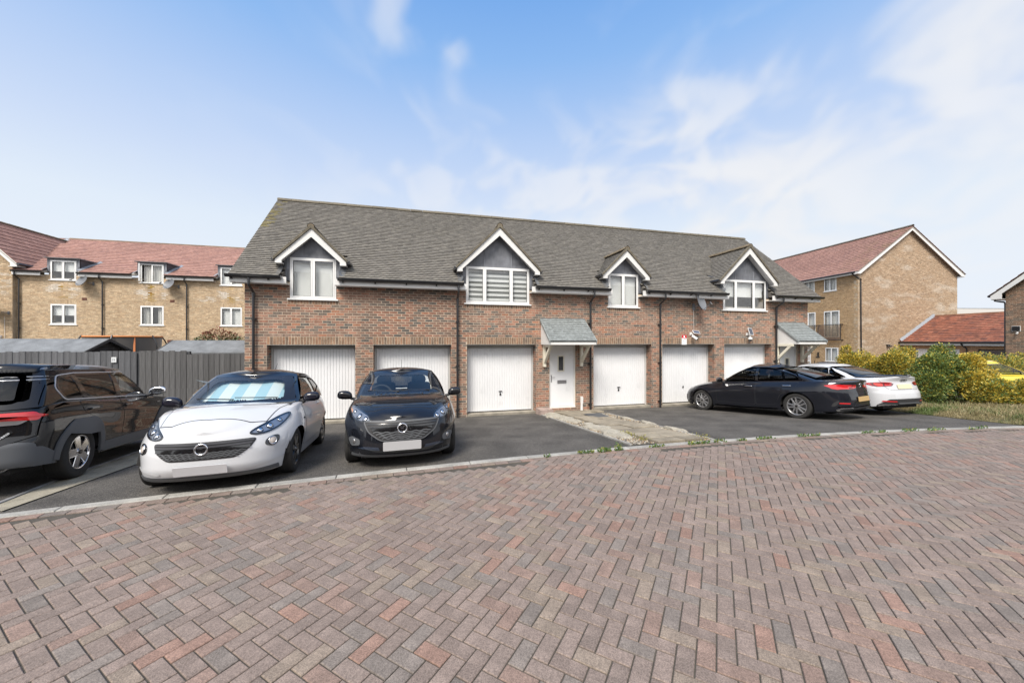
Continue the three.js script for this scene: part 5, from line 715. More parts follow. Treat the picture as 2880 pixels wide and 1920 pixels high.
// ---------- houses across the road, behind the camera ----------
{
  const row = [[-17, 24, 11, .05, .22, .13, .09], [-4.5, 25, 10, 0, .27, .15, .1], [8, 25.5, 11, -.04, .24, .14, .1], [21, 24, 11, -.12, .38, .26, .14], [-31, 19, 11, .5, .3, .19, .11]];
  row.forEach(([x, z, w, t, r, g, b], i) => {
    const h = thing('facing_house', ['brown brick house across the road, facing the first garages', 'red brick house across the road, facing the middle dormers', 'brown brick house across the road, facing the last dormers', 'buff brick house across the road, facing the hedge', 'brown brick house across the road, facing the dark fence'][i], 'house', [x, 0, z], t + Math.PI, 'houses across the road');
    mesh('wall', prism([[-w / 2, -.2], [w / 2, -.2], [w / 2, 4.9], [-w / 2, 4.9]], -7, 0), std({ color: lin(r, g, b), roughness: .92, map: T.brick }), h);
    mesh('gable', prismX([[0, 4.9], [-7, 4.9], [-3.5, 8.1]], -w / 2 + .01, w / 2 - .01), std({ color: lin(r, g, b), roughness: .92, map: T.brick }), h);
    mesh('roof', prismX([[.35, 4.7], [.35, 4.82], [-3.5, 8.35], [-7.35, 4.82], [-7.35, 4.7], [-3.5, 8.2]], -w / 2 - .3, w / 2 + .3), std({ color: lin(.2, .18, .15), roughness: .9, map: T.tile }), h);
    for (const [a, c] of [[-w * .32, 1.0], [-w * .32, 3.4], [w * .3, 1.0], [w * .3, 3.4], [0, 3.4]]) makeWindow(h, a - .6, a + .6, c, c + 1.15, .02, [.5], { blind: 'white', room: false });
    mesh('front_door', box(-.5, .5, .05, 2.1, .0, .05), M.doorWhite, h);
  });
}
// ---------- parked cars ----------
function curve(pts) {   // monotone cubic through [x,y] points
  const n = pts.length, d = [], m = []; for (let i = 0; i < n - 1; i++) d.push((pts[i + 1][1] - pts[i][1]) / (pts[i + 1][0] - pts[i][0]));
  for (let i = 0; i < n; i++) m.push(i === 0 ? d[0] : i === n - 1 ? d[n - 2] : d[i - 1] * d[i] <= 0 ? 0 : 2 * d[i - 1] * d[i] / (d[i - 1] + d[i]));
  return (x) => { if (x <= pts[0][0]) return pts[0][1]; if (x >= pts[n - 1][0]) return pts[n - 1][1]; let i = 0; while (x > pts[i + 1][0]) i++; const h = pts[i + 1][0] - pts[i][0], t = (x - pts[i][0]) / h, t2 = t * t, t3 = t2 * t; return (2 * t3 - 3 * t2 + 1) * pts[i][1] + (t3 - 2 * t2 + t) * h * m[i] + (-2 * t3 + 3 * t2) * pts[i + 1][1] + (t3 - t2) * h * m[i + 1]; };
}
function smoothPoly(pts, n = 6) { return new THREE.CatmullRomCurve3(pts.map((p) => V3(p[0], p[1], 0)), true, 'catmullrom', .5).getPoints(pts.length * n).slice(0, -1).map((p) => [p.x, p.y]); }
function roundPoly(pts, r = .04, n = 4) {   // corners rounded with radius about r
  const o = [], L = pts.length; for (let i = 0; i < L; i++) { const p = pts[(i + L - 1) % L], c = pts[i], q = pts[(i + 1) % L], a = V2(p[0] - c[0], p[1] - c[1]), b = V2(q[0] - c[0], q[1] - c[1]), ra = Math.min(r * (c[2] ?? 1), a.length() * .45, b.length() * .45); a.normalize().multiplyScalar(ra); b.normalize().multiplyScalar(ra); for (let k = 0; k <= n; k++) { const t = k / n, u = 1 - t; o.push([u * u * (c[0] + a.x) + 2 * u * t * c[0] + t * t * (c[0] + b.x), u * u * (c[1] + a.y) + 2 * u * t * c[1] + t * t * (c[1] + b.y)]); } } return o;
}
const inPoly = (P, x, y) => { let c = false; for (let i = 0, j = P.length - 1; i < P.length; j = i++) if ((P[i][1] > y) !== (P[j][1] > y) && x < (P[j][0] - P[i][0]) * (y - P[i][1]) / (P[j][1] - P[i][1]) + P[i][0]) c = !c; return c; };
// grid of columns (each a list of points) mirrored to both sides
function gridGeo(cols, mirror = true) {
  const n = cols.length, m = cols[0].length, pos = [], idx = [];
  for (const c of cols) for (const p of c) pos.push(...p);
  for (let i = 0; i < n - 1; i++) for (let j = 0; j < m - 1; j++) { const a = i * m + j, b = a + m; idx.push(a, a + 1, b, b, a + 1, b + 1); }
  if (mirror) { const k = pos.length / 3; for (let i = 0; i < k; i++) pos.push(-pos[3 * i], pos[3 * i + 1], pos[3 * i + 2]); const q = idx.length; for (let i = 0; i < q; i += 3) idx.push(idx[i] + k, idx[i + 2] + k, idx[i + 1] + k); }
  const g = new THREE.BufferGeometry(); g.setAttribute('position', new THREE.BufferAttribute(new Float32Array(pos), 3)); g.setIndex(idx); return g;
}
function weld(g, eps = 1e-4) {   // join equal points so that normals run smoothly over the seams
  const p = g.attributes.position, map = new Map(), to = [], pos = []; for (let i = 0; i < p.count; i++) { const k = Math.round(p.getX(i) / eps) + ',' + Math.round(p.getY(i) / eps) + ',' + Math.round(p.getZ(i) / eps); let v = map.get(k); if (v === undefined) { v = pos.length / 3; map.set(k, v); pos.push(p.getX(i), p.getY(i), p.getZ(i)); } to.push(v); }
  const ix = g.index.array, out = []; for (let i = 0; i < ix.length; i += 3) { const a = to[ix[i]], b = to[ix[i + 1]], c = to[ix[i + 2]]; if (a !== b && b !== c && a !== c) out.push(a, b, c); }
  const h = new THREE.BufferGeometry(); h.setAttribute('position', new THREE.BufferAttribute(new Float32Array(pos), 3)); h.setIndex(out); h.computeVertexNormals(); return h;
}
const withUv = (g) => { if (!g.attributes.uv) g.setAttribute('uv', new THREE.BufferAttribute(new Float32Array(g.attributes.position.count * 2), 2)); return g; };
const CM = {
  paint: (r, g, b, o = {}) => phy({ color: lin(r, g, b), roughness: .45, specularIntensity: .15, clearcoat: 1, clearcoatRoughness: .02, metalness: 0, ...o }),
  pane: phy({ color: lin(.84, .88, .865), roughness: .01, transmission: 1, thickness: 0, ior: 1.52, side: THREE.DoubleSide }),
  tint: phy({ color: lin(.075, .075, .075), roughness: .01, transmission: 1, thickness: 0, ior: 1.52, side: THREE.DoubleSide }),
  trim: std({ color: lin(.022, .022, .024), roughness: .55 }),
  clad: std({ color: lin(.085, .09, .098), roughness: .6 }),
  gloss: phy({ color: lin(.006, .006, .007), roughness: .2, clearcoat: 1, clearcoatRoughness: .02 }),
  tyre: std({ color: lin(.022, .021, .02), roughness: .85 }),
  chrome: std({ color: lin(.72, .72, .74), roughness: .12, metalness: 1 }), satin: std({ color: lin(.6, .61, .63), roughness: .3, metalness: .45 }),
  alloy: std({ color: lin(.45, .45, .46), roughness: .28, metalness: .85 }),
  blackAlloy: phy({ color: lin(.012, .012, .013), roughness: .3, clearcoat: 1 }),
  lensRed: phy({ color: lin(.5, .012, .015), roughness: .12, clearcoat: 1 }),
  lensClear: phy({ color: lin(.9, .92, .95), roughness: .02, transmission: 1, thickness: 0, side: THREE.DoubleSide }),
  reflector: std({ color: lin(.4, .4, .41), roughness: .34, metalness: .8 }),
  amber: phy({ color: lin(.6, .22, .04), roughness: .2, clearcoat: 1 }),
  cabin: std({ color: lin(.03, .03, .032), roughness: .85 }),
  plateY: std({ color: lin(.62, .48, .2), roughness: .5 }),
  plateG: std({ color: lin(.36, .36, .37), roughness: .5 }),
  disc: std({ color: lin(.2, .2, .2), roughness: .4, metalness: .7 }),
};
function makeCar(name, label, S) {
  const car = thing(name, label, 'car'), zF = S.wb / 2 + S.fo, zR = -S.wb / 2 - S.ro, axles = [S.wb / 2, -S.wb / 2];
  const nose = curve(S.nose), tail = curve(S.tail), sec = curve(S.sec), sh = curve(S.sh), top = curve(S.top), bot = curve(S.bot), zc1 = zF - S.cf, zc2 = zR + S.cr, zA = S.arch;
  const botY = (z) => { let y = bot(z); for (const a of axles) { const d = z - a; if (Math.abs(d) < zA) y = Math.max(y, S.R * .98 + Math.sqrt(zA * zA - d * d) * S.archK - (S.R * .0)); else if (Math.abs(d) < zA + .03) y = Math.max(y, mix(bot(z), bot(z), 0)); } return y; };
  // columns: angle samples round the front corner, straight part, rear corner
  const C = []; for (let i = 0; i <= 44; i++) C.push(['f', i / 44]);
  const zs = new Set(); for (let i = 1; i < 100; i++) zs.add(mix(zc1, zc2, i / 100)); for (const a of axles) for (const e of [-1, 1]) for (const k of [-.012, -.004, -.0005, .0005, .004, .012, .03]) { const z = a + e * (zA - k); if (z < zc1 - .01 && z > zc2 + .01) zs.add(z); }
  for (const z of [...zs].sort((a, b) => b - a)) C.push(['m', z]); for (let i = 40; i >= 0; i--) C.push(['r', i / 40]);
  const flare = (z, v) => { let k = 0; for (const a of axles) k += Math.exp(-(((z - a) / .42) ** 2)); return (S.flare || 0) * k * Math.exp(-(((v - .5) / .3) ** 2)); };
  const pt = (col, y, yTop, yB) => {
    const vq = clamp((y - S.sill) / (yTop - S.sill), 0, 1) ** 1.5 * (S.rnd ?? .6), pf = S.pf - vq, qf = S.qf - vq, pr = S.pr - vq * .6, qr = S.qr - vq * .6; let z, f; if (col[0] === 'm') { z = col[1]; f = 1; } else if (col[0] === 'f') { const a = col[1] * Math.PI / 2, zn = zF + nose(y), d = 1 - Math.pow(Math.cos(a), 2 / pf); z = zn - d * (zn - zc1); f = Math.pow(Math.sin(a), 2 / qf); } else { const a = col[1] * Math.PI / 2, zn = zR - tail(y), d = 1 - Math.pow(Math.cos(a), 2 / pr); z = zn + d * (zc2 - zn); f = Math.pow(Math.sin(a), 2 / qr); }
    const ys = S.sill, v = clamp((y - ys) / (yTop - ys), -.2, 1), taper = 1 - S.tf * sstep(0, 1, (z - .2) / (zF - .2)) ** 2 - S.tr * sstep(0, 1, (-z - .2) / (-zR - .2)) ** 2;
    return [S.W * (sec(v) + flare(z, v)) * f * taper, y, z];
  };
  const MROW = 30, cols = [], topCols = [];
  const gh0 = S.gh, zCab0 = gh0.zwb - .12, zCab1 = gh0.zrb + .1;
  for (const c of C) {
    let z = c[0] === 'm' ? c[1] : c[0] === 'f' ? zF - .05 : zR + .05, yB = .3, yT = .7; for (let k = 0; k < 6; k++) { yT = sh(z); yB = botY(z); const q = pt(c, (yB + yT) / 2, yT, yB); z = mix(pt(c, yB, yT, yB)[2], q[2], .0); }
    let zt = z; for (let k = 0; k < 6; k++) { yT = sh(zt); zt = pt(c, yT, yT, yB)[2]; }
    const col = []; for (let j = 0; j <= MROW; j++) { const t = j / MROW, y = mix(yB, yT, t); col.push(pt(c, y, yT, yB)); } cols.push(col);
    const e = col[MROW], yc = top(e[2]), tc = []; for (let j = 0; j <= 14; j++) { const s = j / 14; tc.push([e[0] * (1 - s), e[1] + (yc - e[1]) * (1 - Math.pow(1 - s, S.crown || 2.4)), e[2]]); } topCols.push(tc);
  }
  const full = weld(mergeGeometries([gridGeo(cols), gridGeo(topCols)]));
  // greenhouse
  const roofC = curve(gh0.roofC), roofE = curve(gh0.roofE), GC = []; for (let i = 0; i <= 26; i++) GC.push(['f', i / 26]); for (let i = 1; i < 60; i++) GC.push(['m', i / 60]); for (let i = 26; i >= 0; i--) GC.push(['r', i / 26]);
  const gcols = [], gtops = [];
  for (const c of GC) {
    const P = (zf, zr, w, cf, cr) => { if (c[0] === 'f') return [w * c[1], zf - cf * Math.pow(c[1], gh0.pw || 2.2)]; if (c[0] === 'r') return [w * c[1], zr + cr * Math.pow(c[1], gh0.pr || 2.6)]; return [w * (1 + .0), mix(zf - cf, zr + cr, c[1])]; };
    const b = P(gh0.zwb, gh0.zrb, gh0.wb, gh0.cfB, gh0.crB), t = P(gh0.zwt, gh0.zrt, gh0.wt, gh0.cfT, gh0.crT), yb = Math.min(top(b[1]), sh(b[1]) + .03) - .03, bw = b[0] * (c[0] === 'm' ? (gh0.taperB ? gh0.taperB(b[1]) : 1) : 1), yt = roofE(t[1]), bul = gh0.bulge ?? .022;
    const col = []; for (let j = 0; j <= 24; j++) { const v = j / 24, s = Math.sin(Math.PI * v) * bul, nx = c[0] === 'm' ? 1 : c[1], nz = c[0] === 'm' ? 0 : (c[0] === 'f' ? 1 : -1) * (1 - c[1] * c[1]); col.push([mix(bw, t[0], v) + s * nx, mix(yb, yt, v) + s * .4 * (c[0] === 'm' ? 0 : 1), mix(b[1], t[1], v) + s * nz]); } gcols.push(col);
    const e = col[24], yc = roofC(t[1]), tc = []; for (let j = 0; j <= 12; j++) { const s = j / 12; tc.push([e[0] * (1 - s), e[1] + (yc - e[1]) * (1 - Math.pow(1 - s, 2.3)), e[2]]); } gtops.push(tc);
  }
  const gfull = weld(mergeGeometries([gridGeo(gcols), gridGeo(gtops)]));
  // rays on both shells, for everything that lies on the surface
  const both = (() => { const a = full, b = gfull, pos = new Float32Array(a.attributes.position.array.length + b.attributes.position.array.length), nor = new Float32Array(pos.length); pos.set(a.attributes.position.array); pos.set(b.attributes.position.array, a.attributes.position.array.length); nor.set(a.attributes.normal.array); nor.set(b.attributes.normal.array, a.attributes.normal.array.length); const g = new THREE.BufferGeometry(); g.setAttribute('position', new THREE.BufferAttribute(pos, 3)); g.setAttribute('normal', new THREE.BufferAttribute(nor, 3)); g.setIndex([...a.index.array, ...Array.from(b.index.array, (i) => i + a.attributes.position.count)]); return g; })();
  const bvh = new MeshBVH(both), ray = new THREE.Ray(), DIR = { L: [-1, 0, 0], R: [1, 0, 0], F: [0, 0, -1], B: [0, 0, 1], T: [0, -1, 0] };
  const start = (ax, p) => (ax === 'L' ? [4, p[1], p[0]] : ax === 'R' ? [-4, p[1], p[0]] : ax === 'F' ? [p[0], p[1], 6] : ax === 'B' ? [p[0], p[1], -6] : [p[0], 6, p[1]]);
  const N = both.attributes.normal, PP = both.attributes.position, tmp = [V3(), V3(), V3()];
  function hit(ax, p, off) {
    ray.origin.set(...start(ax, p)); ray.direction.set(...DIR[ax]); const h = bvh.raycastFirst(ray, THREE.DoubleSide); if (!h) return null;
    const f = h.face, n = V3(), w = THREE.Triangle.getBarycoord(h.point, tmp[0].fromBufferAttribute(PP, f.a), tmp[1].fromBufferAttribute(PP, f.b), tmp[2].fromBufferAttribute(PP, f.c), V3()); n.set(0, 0, 0); if (w) { for (const [i, k] of [[f.a, w.x], [f.b, w.y], [f.c, w.z]]) n.addScaledVector(V3().fromBufferAttribute(N, i), k); n.normalize(); } if (n.dot(ray.direction) > 0) n.negate();
    return { p: h.point.clone().addScaledVector(n, off), n };
  }
  const safe = (ax, p, off, c) => { for (let k = 0; k < 12; k++) { const q = [mix(p[0], c[0], k * .05), mix(p[1], c[1], k * .05)], h = hit(ax, q, off); if (h) return h; } return { p: V3(...start(ax, c)).addScaledVector(V3(...DIR[ax]), 3), n: V3(...DIR[ax]).negate() }; };
  function panel(nm, pts, ax, off, mat, parent = car, { h = .055, rim = 0, depth = 0 } = {}) {
    const c = [pts.reduce((s, p) => s + p[0], 0) / pts.length, pts.reduce((s, p) => s + p[1], 0) / pts.length];
    let P = pts.map((p) => V2(p[0], p[1])); if (THREE.ShapeUtils.isClockWise(P)) P.reverse(); let tri = THREE.ShapeUtils.triangulateShape(P, []); P = P.map((p) => [p.x, p.y]);
    for (let it = 0; it < 7; it++) { const mid = new Map(), long = (a, b) => Math.hypot(P[a][0] - P[b][0], P[a][1] - P[b][1]) > h, m = (a, b) => { const k = a < b ? a * 1e6 + b : b * 1e6 + a; if (!mid.has(k)) { mid.set(k, P.length); P.push([(P[a][0] + P[b][0]) / 2, (P[a][1] + P[b][1]) / 2]); } return mid.get(k); }; let any = false; const out = []; for (const [a, b, d] of tri) { const e = [long(a, b), long(b, d), long(d, a)], n = e.filter(Boolean).length; if (!n) { out.push([a, b, d]); continue; } any = true; let [x, y, z] = [a, b, d]; if (n === 3) { const p = m(a, b), q = m(b, d), r = m(d, a); out.push([a, p, r], [p, b, q], [r, q, d], [p, q, r]); continue; } while (!(n === 1 ? long(x, y) : long(x, y) && long(y, z))) [x, y, z] = [y, z, x]; if (n === 1) { const p = m(x, y); out.push([x, p, z], [p, y, z]); } else { const p = m(x, y), q = m(y, z); out.push([p, y, q], [x, p, q], [x, q, z]); } } tri = out; if (!any) break; }
    const pos = [], nor = []; for (const p of P) { const k = safe(ax, p, off, c); if (depth) k.p.addScaledVector(V3(...DIR[ax]), depth); pos.push(k.p.x, k.p.y, k.p.z); nor.push(k.n.x, k.n.y, k.n.z); }
    const fl = ax === 'L' || ax === 'B' || ax === 'T'; let idx = tri.flatMap(([a, b, d]) => (fl ? [a, d, b] : [a, b, d]));
    if (rim) { const ec = new Map(); for (let i = 0; i < idx.length; i += 3) for (const [a, b] of [[0, 1], [1, 2], [2, 0]]) { const u = idx[i + a], v = idx[i + b]; ec.has(v * 1e6 + u) ? ec.delete(v * 1e6 + u) : ec.set(u * 1e6 + v, [u, v]); } const base = new Map(), low = (i) => { if (!base.has(i)) { base.set(i, pos.length / 3); const n = V3(nor[3 * i], nor[3 * i + 1], nor[3 * i + 2]); pos.push(pos[3 * i] - n.x * rim, pos[3 * i + 1] - n.y * rim, pos[3 * i + 2] - n.z * rim); nor.push(n.x, n.y, n.z); } return base.get(i); }; for (const [u, v] of ec.values()) { const a = low(u), b = low(v); idx.push(u, a, v, v, a, b); } }
    const g = new THREE.BufferGeometry(); g.setAttribute('position', new THREE.BufferAttribute(new Float32Array(pos), 3)); g.setAttribute('normal', new THREE.BufferAttribute(new Float32Array(nor), 3)); g.setIndex(idx); return mesh(nm, withUv(g), mat, parent);
  }
  function ribbonGeo(line, ax, w, off, closed = false, n = 0) {
    let pts = closed ? [...line, line[0]] : line; const L = []; for (let i = 0; i < pts.length - 1; i++) { const d = Math.hypot(pts[i + 1][0] - pts[i][0], pts[i + 1][1] - pts[i][1]), k = Math.max(1, Math.ceil(d / .03)); for (let j = 0; j < k; j++) L.push([mix(pts[i][0], pts[i + 1][0], j / k), mix(pts[i][1], pts[i + 1][1], j / k)]); } L.push(pts.at(-1));
    const pos = [], nor = [], idx = [], c = [L.reduce((s, p) => s + p[0], 0) / L.length, L.reduce((s, p) => s + p[1], 0) / L.length];
    L.forEach((p, i) => { const a = L[Math.max(0, i - 1)], b = L[Math.min(L.length - 1, i + 1)]; let tx = b[0] - a[0], ty = b[1] - a[1]; if (closed && (i === 0 || i === L.length - 1)) { tx = L[1][0] - L.at(-2)[0]; ty = L[1][1] - L.at(-2)[1]; } const l = Math.hypot(tx, ty) || 1; for (const [s, o] of [[-.5, -.002], [-.42, off], [.42, off], [.5, -.002]]) { const q = safe(ax, [p[0] - ty / l * s * w, p[1] + tx / l * s * w], o, c); pos.push(q.p.x, q.p.y, q.p.z); nor.push(q.n.x, q.n.y, q.n.z); } if (i) for (let j = 0; j < 3; j++) { const u = (i - 1) * 4 + j, v = i * 4 + j; idx.push(u, v, u + 1, u + 1, v, v + 1); } });
    void n; const g = new THREE.BufferGeometry(); g.setAttribute('position', new THREE.BufferAttribute(new Float32Array(pos), 3)); g.setAttribute('normal', new THREE.BufferAttribute(new Float32Array(nor), 3)); g.setIndex(idx); return withUv(g);
  }
  const ribbon = (nm, line, ax, w, off, mat, parent = car, closed = false) => mesh(nm, ribbonGeo(line, ax, w, off, closed), mat, parent);
  const mirrored = (pts) => pts.map((p) => [-p[0], p[1], p[2]]);
  // body without the lid under the cabin, roof shell without the window openings
  const cut = (g, test) => { const ix = g.index.array, p = g.attributes.position, out = [], c = V3(); for (let i = 0; i < ix.length; i += 3) { c.set(0, 0, 0); for (let k = 0; k < 3; k++) c.add(V3().fromBufferAttribute(p, ix[i + k])); c.multiplyScalar(1 / 3); const n = V3().fromBufferAttribute(g.attributes.normal, ix[i]); if (!test(c, n)) out.push(ix[i], ix[i + 1], ix[i + 2]); } const h = g.clone(); h.setIndex(out); return withUv(h); };
  const W = S.windows, side = W.side.map((s) => ({ ...s, pts: roundPoly(s.pts, s.r ?? .035) })), ws = roundPoly(W.front, .06), rw = roundPoly(W.rear, .07), wsAx = 'F', rwAx = W.rearAxis || 'B';
  const bodyMesh = mesh('body', cut(full, (c, n) => n.y > .6 && c.z < zCab0 && c.z > zCab1 && c.y > sh(c.z) - .03 && Math.abs(c.x) < gh0.wb * .97), S.paint, car);
  mesh('roof', cut(gfull, (c, n) => { if (Math.abs(n.x) > .45 && side.some((s) => inPoly(s.pts, c.z, c.y))) return true; if (n.z > .15 && inPoly(ws, c.x, c.y) && c.y < roofE(gh0.zwt) + .2) return true; if (rwAx === 'B' ? n.z < -.12 && inPoly(rw, c.x, c.y) : n.y > .1 && c.z < gh0.zrt + .35 && inPoly(rw, c.x, c.z)) return true; return false; }), S.roofPaint || S.paint, car);
  // panes with black edges
  mesh('windscreen_surround', ribbonGeo(ws, 'F', .045, .004, true), CM.gloss, car); panel('windscreen', ws, 'F', -.002, CM.pane);
  mesh('rear_window_surround', ribbonGeo(rw, rwAx, .05, .004, true), CM.gloss, car); panel('rear_window', rw, rwAx, -.002, CM.tint);
  for (const ax of ['L', 'R']) { for (const s of side) { panel('side_window', s.pts, ax, -.003, s.tint ? CM.tint : CM.pane); mesh('window_seal', ribbonGeo(s.pts, ax, .03, .003, true), S.sealMat || CM.gloss, car); } if (W.chrome) ribbon('window_trim', W.chrome, ax, W.chromeW || .018, .007, W.chromeMat || CM.satin, car, W.chromeClosed ?? true); for (const p of W.pillars || []) panel('pillar_trim', p, ax, .0045, CM.gloss); }
  // doors, sills, bonnet and boot lines; dark panels paint the gap shade
  for (const ax of ['L', 'R']) for (const d of S.doors) { panel('door_gap_shade', roundPoly(d.pts.map((p) => p), .05), ax, .0012, CM.trim); const c = [d.pts.reduce((s, p) => s + p[0], 0) / d.pts.length, d.pts.reduce((s, p) => s + p[1], 0) / d.pts.length], q = d.pts.map((p) => [p[0] + Math.sign(c[0] - p[0]) * .006, p[1] + Math.sign(c[1] - p[1]) * .006]); const dm = panel('door', roundPoly(q, .05), ax, .003, S.paint); if (d.handle) { const [hz, hy, hm] = d.handle, hl = hit(ax, [hz, hy], .012); const s = ax === 'L' ? 1 : -1; const g = new THREE.CapsuleGeometry(.016, .17, 4, 8); g.rotateX(Math.PI / 2); g.scale(.8, 1, 1); g.translate(hl.p.x + s * .01, hl.p.y, hl.p.z); mesh('handle', g, hm || S.paint, dm); } }
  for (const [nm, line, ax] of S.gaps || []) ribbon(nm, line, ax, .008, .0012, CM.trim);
  // wheels
  const style = S.wheel, wheelAt = (side, z, steer) => {
    const g = grp('wheel', car), R = S.R, tw = S.tw, rr0 = style.rim; const pr = [[rr0 - .012, -tw * .42], [rr0 + .01, -tw * .47], [R * .9, -tw * .5], [R * .975, -tw * .43], [R, -tw * .3], [R, tw * .3], [R * .975, tw * .43], [R * .9, tw * .5], [rr0 + .01, tw * .47], [rr0 - .012, tw * .42]].map((p) => V2(p[0], p[1]));
    const ty = new THREE.LatheGeometry(pr, 56); ty.rotateZ(-Math.PI / 2); const tg = [ty]; for (const k of [-.2, -.07, .07, .2]) { const t = new THREE.TorusGeometry(R - .0035, .004, 4, 48); t.rotateY(Math.PI / 2); t.translate(k * tw, 0, 0); tg.push(t); } const tyre = mesh('tyre', ty, CM.tyre, g); for (const k of [-.22, -.08, .08, .22]) { const t = new THREE.CylinderGeometry(R + .0008, R + .0008, .009, 56, 1, true); t.rotateZ(Math.PI / 2); t.translate(k * tw, 0, 0); mesh('groove', t, CM.dark || M.dark, tyre); }
    const bl = new THREE.LatheGeometry([[rr0, tw * .44], [rr0 - .008, tw * .46], [rr0 - .02, tw * .42], [rr0 - .028, tw * .2], [rr0 - .03, -tw * .44]].map((p) => V2(p[0], p[1])), 48); bl.rotateZ(-Math.PI / 2); const sp = [], n = style.n, x = tw * .36;
    for (let i = 0; i < n; i++) { const a = i / n * 2 * Math.PI + .3, arms = style.twin ? [-style.twin, style.twin] : [0]; for (const t of arms) { const s = shapeOf(roundPoly([[-style.w0, .035], [style.w0, .035], [style.w1 + t, rr0 - .012], [-style.w1 + t, rr0 - .012]].map(([p, q], k2) => [p + (k2 < 2 ? t * .35 : 0), q]), .008, 2)), e = new THREE.ExtrudeGeometry(s, { depth: .02, bevelEnabled: true, bevelSize: .005, bevelThickness: .006, bevelSegments: 2 }); const p = e.attributes.position; for (let v = 0; v < p.count; v++) { const r = Math.hypot(p.getX(v), p.getY(v)); p.setZ(v, p.getZ(v) + (style.dish || .02) * (1 - (r / rr0 - .55) ** 2 * 2.2) * .8 - .02); } e.computeVertexNormals(); e.rotateZ(a); e.rotateY(Math.PI / 2); e.translate(x, 0, 0); sp.push(e); } }
    const hub = new THREE.CylinderGeometry(.055, .062, .035, 24); hub.rotateZ(-Math.PI / 2); hub.translate(x + .008, 0, 0); sp.push(hub); const rim = mesh('rim', merge([bl, ...sp]), style.mat, g); void tg;
    const cap = new THREE.CylinderGeometry(.028, .03, .012, 20); cap.rotateZ(-Math.PI / 2); cap.translate(x + .03, 0, 0); mesh('hub_cap', cap, CM.gloss, rim);
    const dc = new THREE.CylinderGeometry(rr0 * .72, rr0 * .72, .02, 32); dc.rotateZ(Math.PI / 2); dc.translate(-.01, 0, 0); mesh('brake_disc', dc, CM.disc, rim); const bk = new THREE.CylinderGeometry(rr0 - .02, rr0 - .02, .01, 32); bk.rotateZ(Math.PI / 2); bk.translate(-tw * .35, 0, 0); mesh('wheel_back', bk, M.dark, rim);
    g.position.set(side * (S.tx - tw / 2), R, z); g.rotation.y = (side < 0 ? Math.PI : 0) + steer; return g;
  };
  for (const z of axles) for (const s of [-1, 1]) { wheelAt(s, z, z > 0 ? S.steer || 0 : 0); const li = new THREE.CylinderGeometry(zA + .015, zA + .015, .36, 32, 1, true, -Math.PI / 2, Math.PI); li.rotateX(-Math.PI / 2); li.rotateY(Math.PI / 2); li.translate(s * (S.tx - .2), S.R + .01, z); mesh('arch_liner', li, std({ color: lin(.012, .012, .012), roughness: .9, side: THREE.DoubleSide }), car); }
  mesh('underbody', [box(-S.W + .28, S.W - .28, S.sill, S.sill + .06, zR + .2, zF - .2), box(-S.W + .1, S.W - .1, S.sill + .01, S.sill + .06, -S.wb / 2 + zA + .03, S.wb / 2 - zA - .03), box(-S.W + .2, S.W - .2, .34, .4, zR + .35, zF - .35)], CM.cabin, car);
  // cabin
  const sy = S.sill + .12, zd = gh0.zwb - .28; mesh('dashboard', prismX([[zd + .25, S.cowl - .05], [zd + .22, S.cowl - .3], [zd - .2, S.cowl - .3], [zd - .18, S.cowl - .1], [zd - .05, S.cowl - .03]], -gh0.wb + .05, gh0.wb - .05), CM.cabin, car);
  const seat = (x, z, k = 1) => { const s = grp('seat', car), bk = roundPoly([[-.24, 0], [.24, 0], [.21, .58], [-.21, .58]], .08), hr = roundPoly([[-.13, .59], [.13, .59], [.11, .73], [-.11, .73]], .05); const a = prism(bk, -.07, .07, [], .03), b = prism(hr, -.04, .05, [], .025), cu = prism(roundPoly([[-.25, -.25], [.25, -.25], [.25, .27], [-.25, .27]], .06), -.07, .07, [], .03); for (const q of [a, b]) { q.rotateX(-.28); q.translate(x, sy + .3, z - .22); } cu.rotateX(Math.PI / 2); cu.translate(x, sy + .26, z + .05); if (k < 1) for (const q of [a, b]) { q.translate(-x, -sy - .3, 0); q.scale(1, k, 1); q.translate(x, sy + .3, .05); } mesh('cushion', cu, CM.cabin, s); mesh('backrest', a, CM.cabin, s); mesh('headrest', b, CM.cabin, s); };
  for (const x of [-.36, .36]) { seat(x, zd - .75); seat(x * .95, Math.max(zd - 1.6, gh0.zrt + .1), gh0.roofK || 1); }
  { const t = new THREE.TorusGeometry(.18, .016, 8, 28); t.rotateX(-.4); t.translate(S.rhd === false ? .36 : -.36, S.cowl - .02, zd - .28); mesh('steering_wheel', t, CM.cabin, car); }
  // mirrors
  for (const s of [-1, 1]) { const m = grp('door_mirror', car), [mx, my, mz, mw = .12] = S.mirror, g = new THREE.SphereGeometry(1, 24, 16), p = g.attributes.position; for (let i = 0; i < p.count; i++) { const X = p.getX(i), Y = p.getY(i), Z = p.getZ(i), pw = (v) => Math.sign(v) * Math.pow(Math.abs(v), .72); p.setXYZ(i, pw(X) * mw * (1 - .15 * Y), pw(Y) * .075 + .012 * X * s, Z > 0 ? Z * .085 : Z * .035); } g.computeVertexNormals(); g.translate(s * mx, my, mz); mesh('shell', g, S.mirrorMat || CM.gloss, m); mesh('stalk', rod([s * (mx - mw * .7), my - .055, mz], [s * (gh0.wb - .0), my - .09, mz - .02], .022, .03, 8), CM.trim, m); const gl = new THREE.CircleGeometry(.07, 20); gl.scale(1.35, .82, 1); gl.rotateY(Math.PI); gl.translate(s * mx, my, mz - .037); mesh('mirror_glass', gl, CM.chrome, m); }
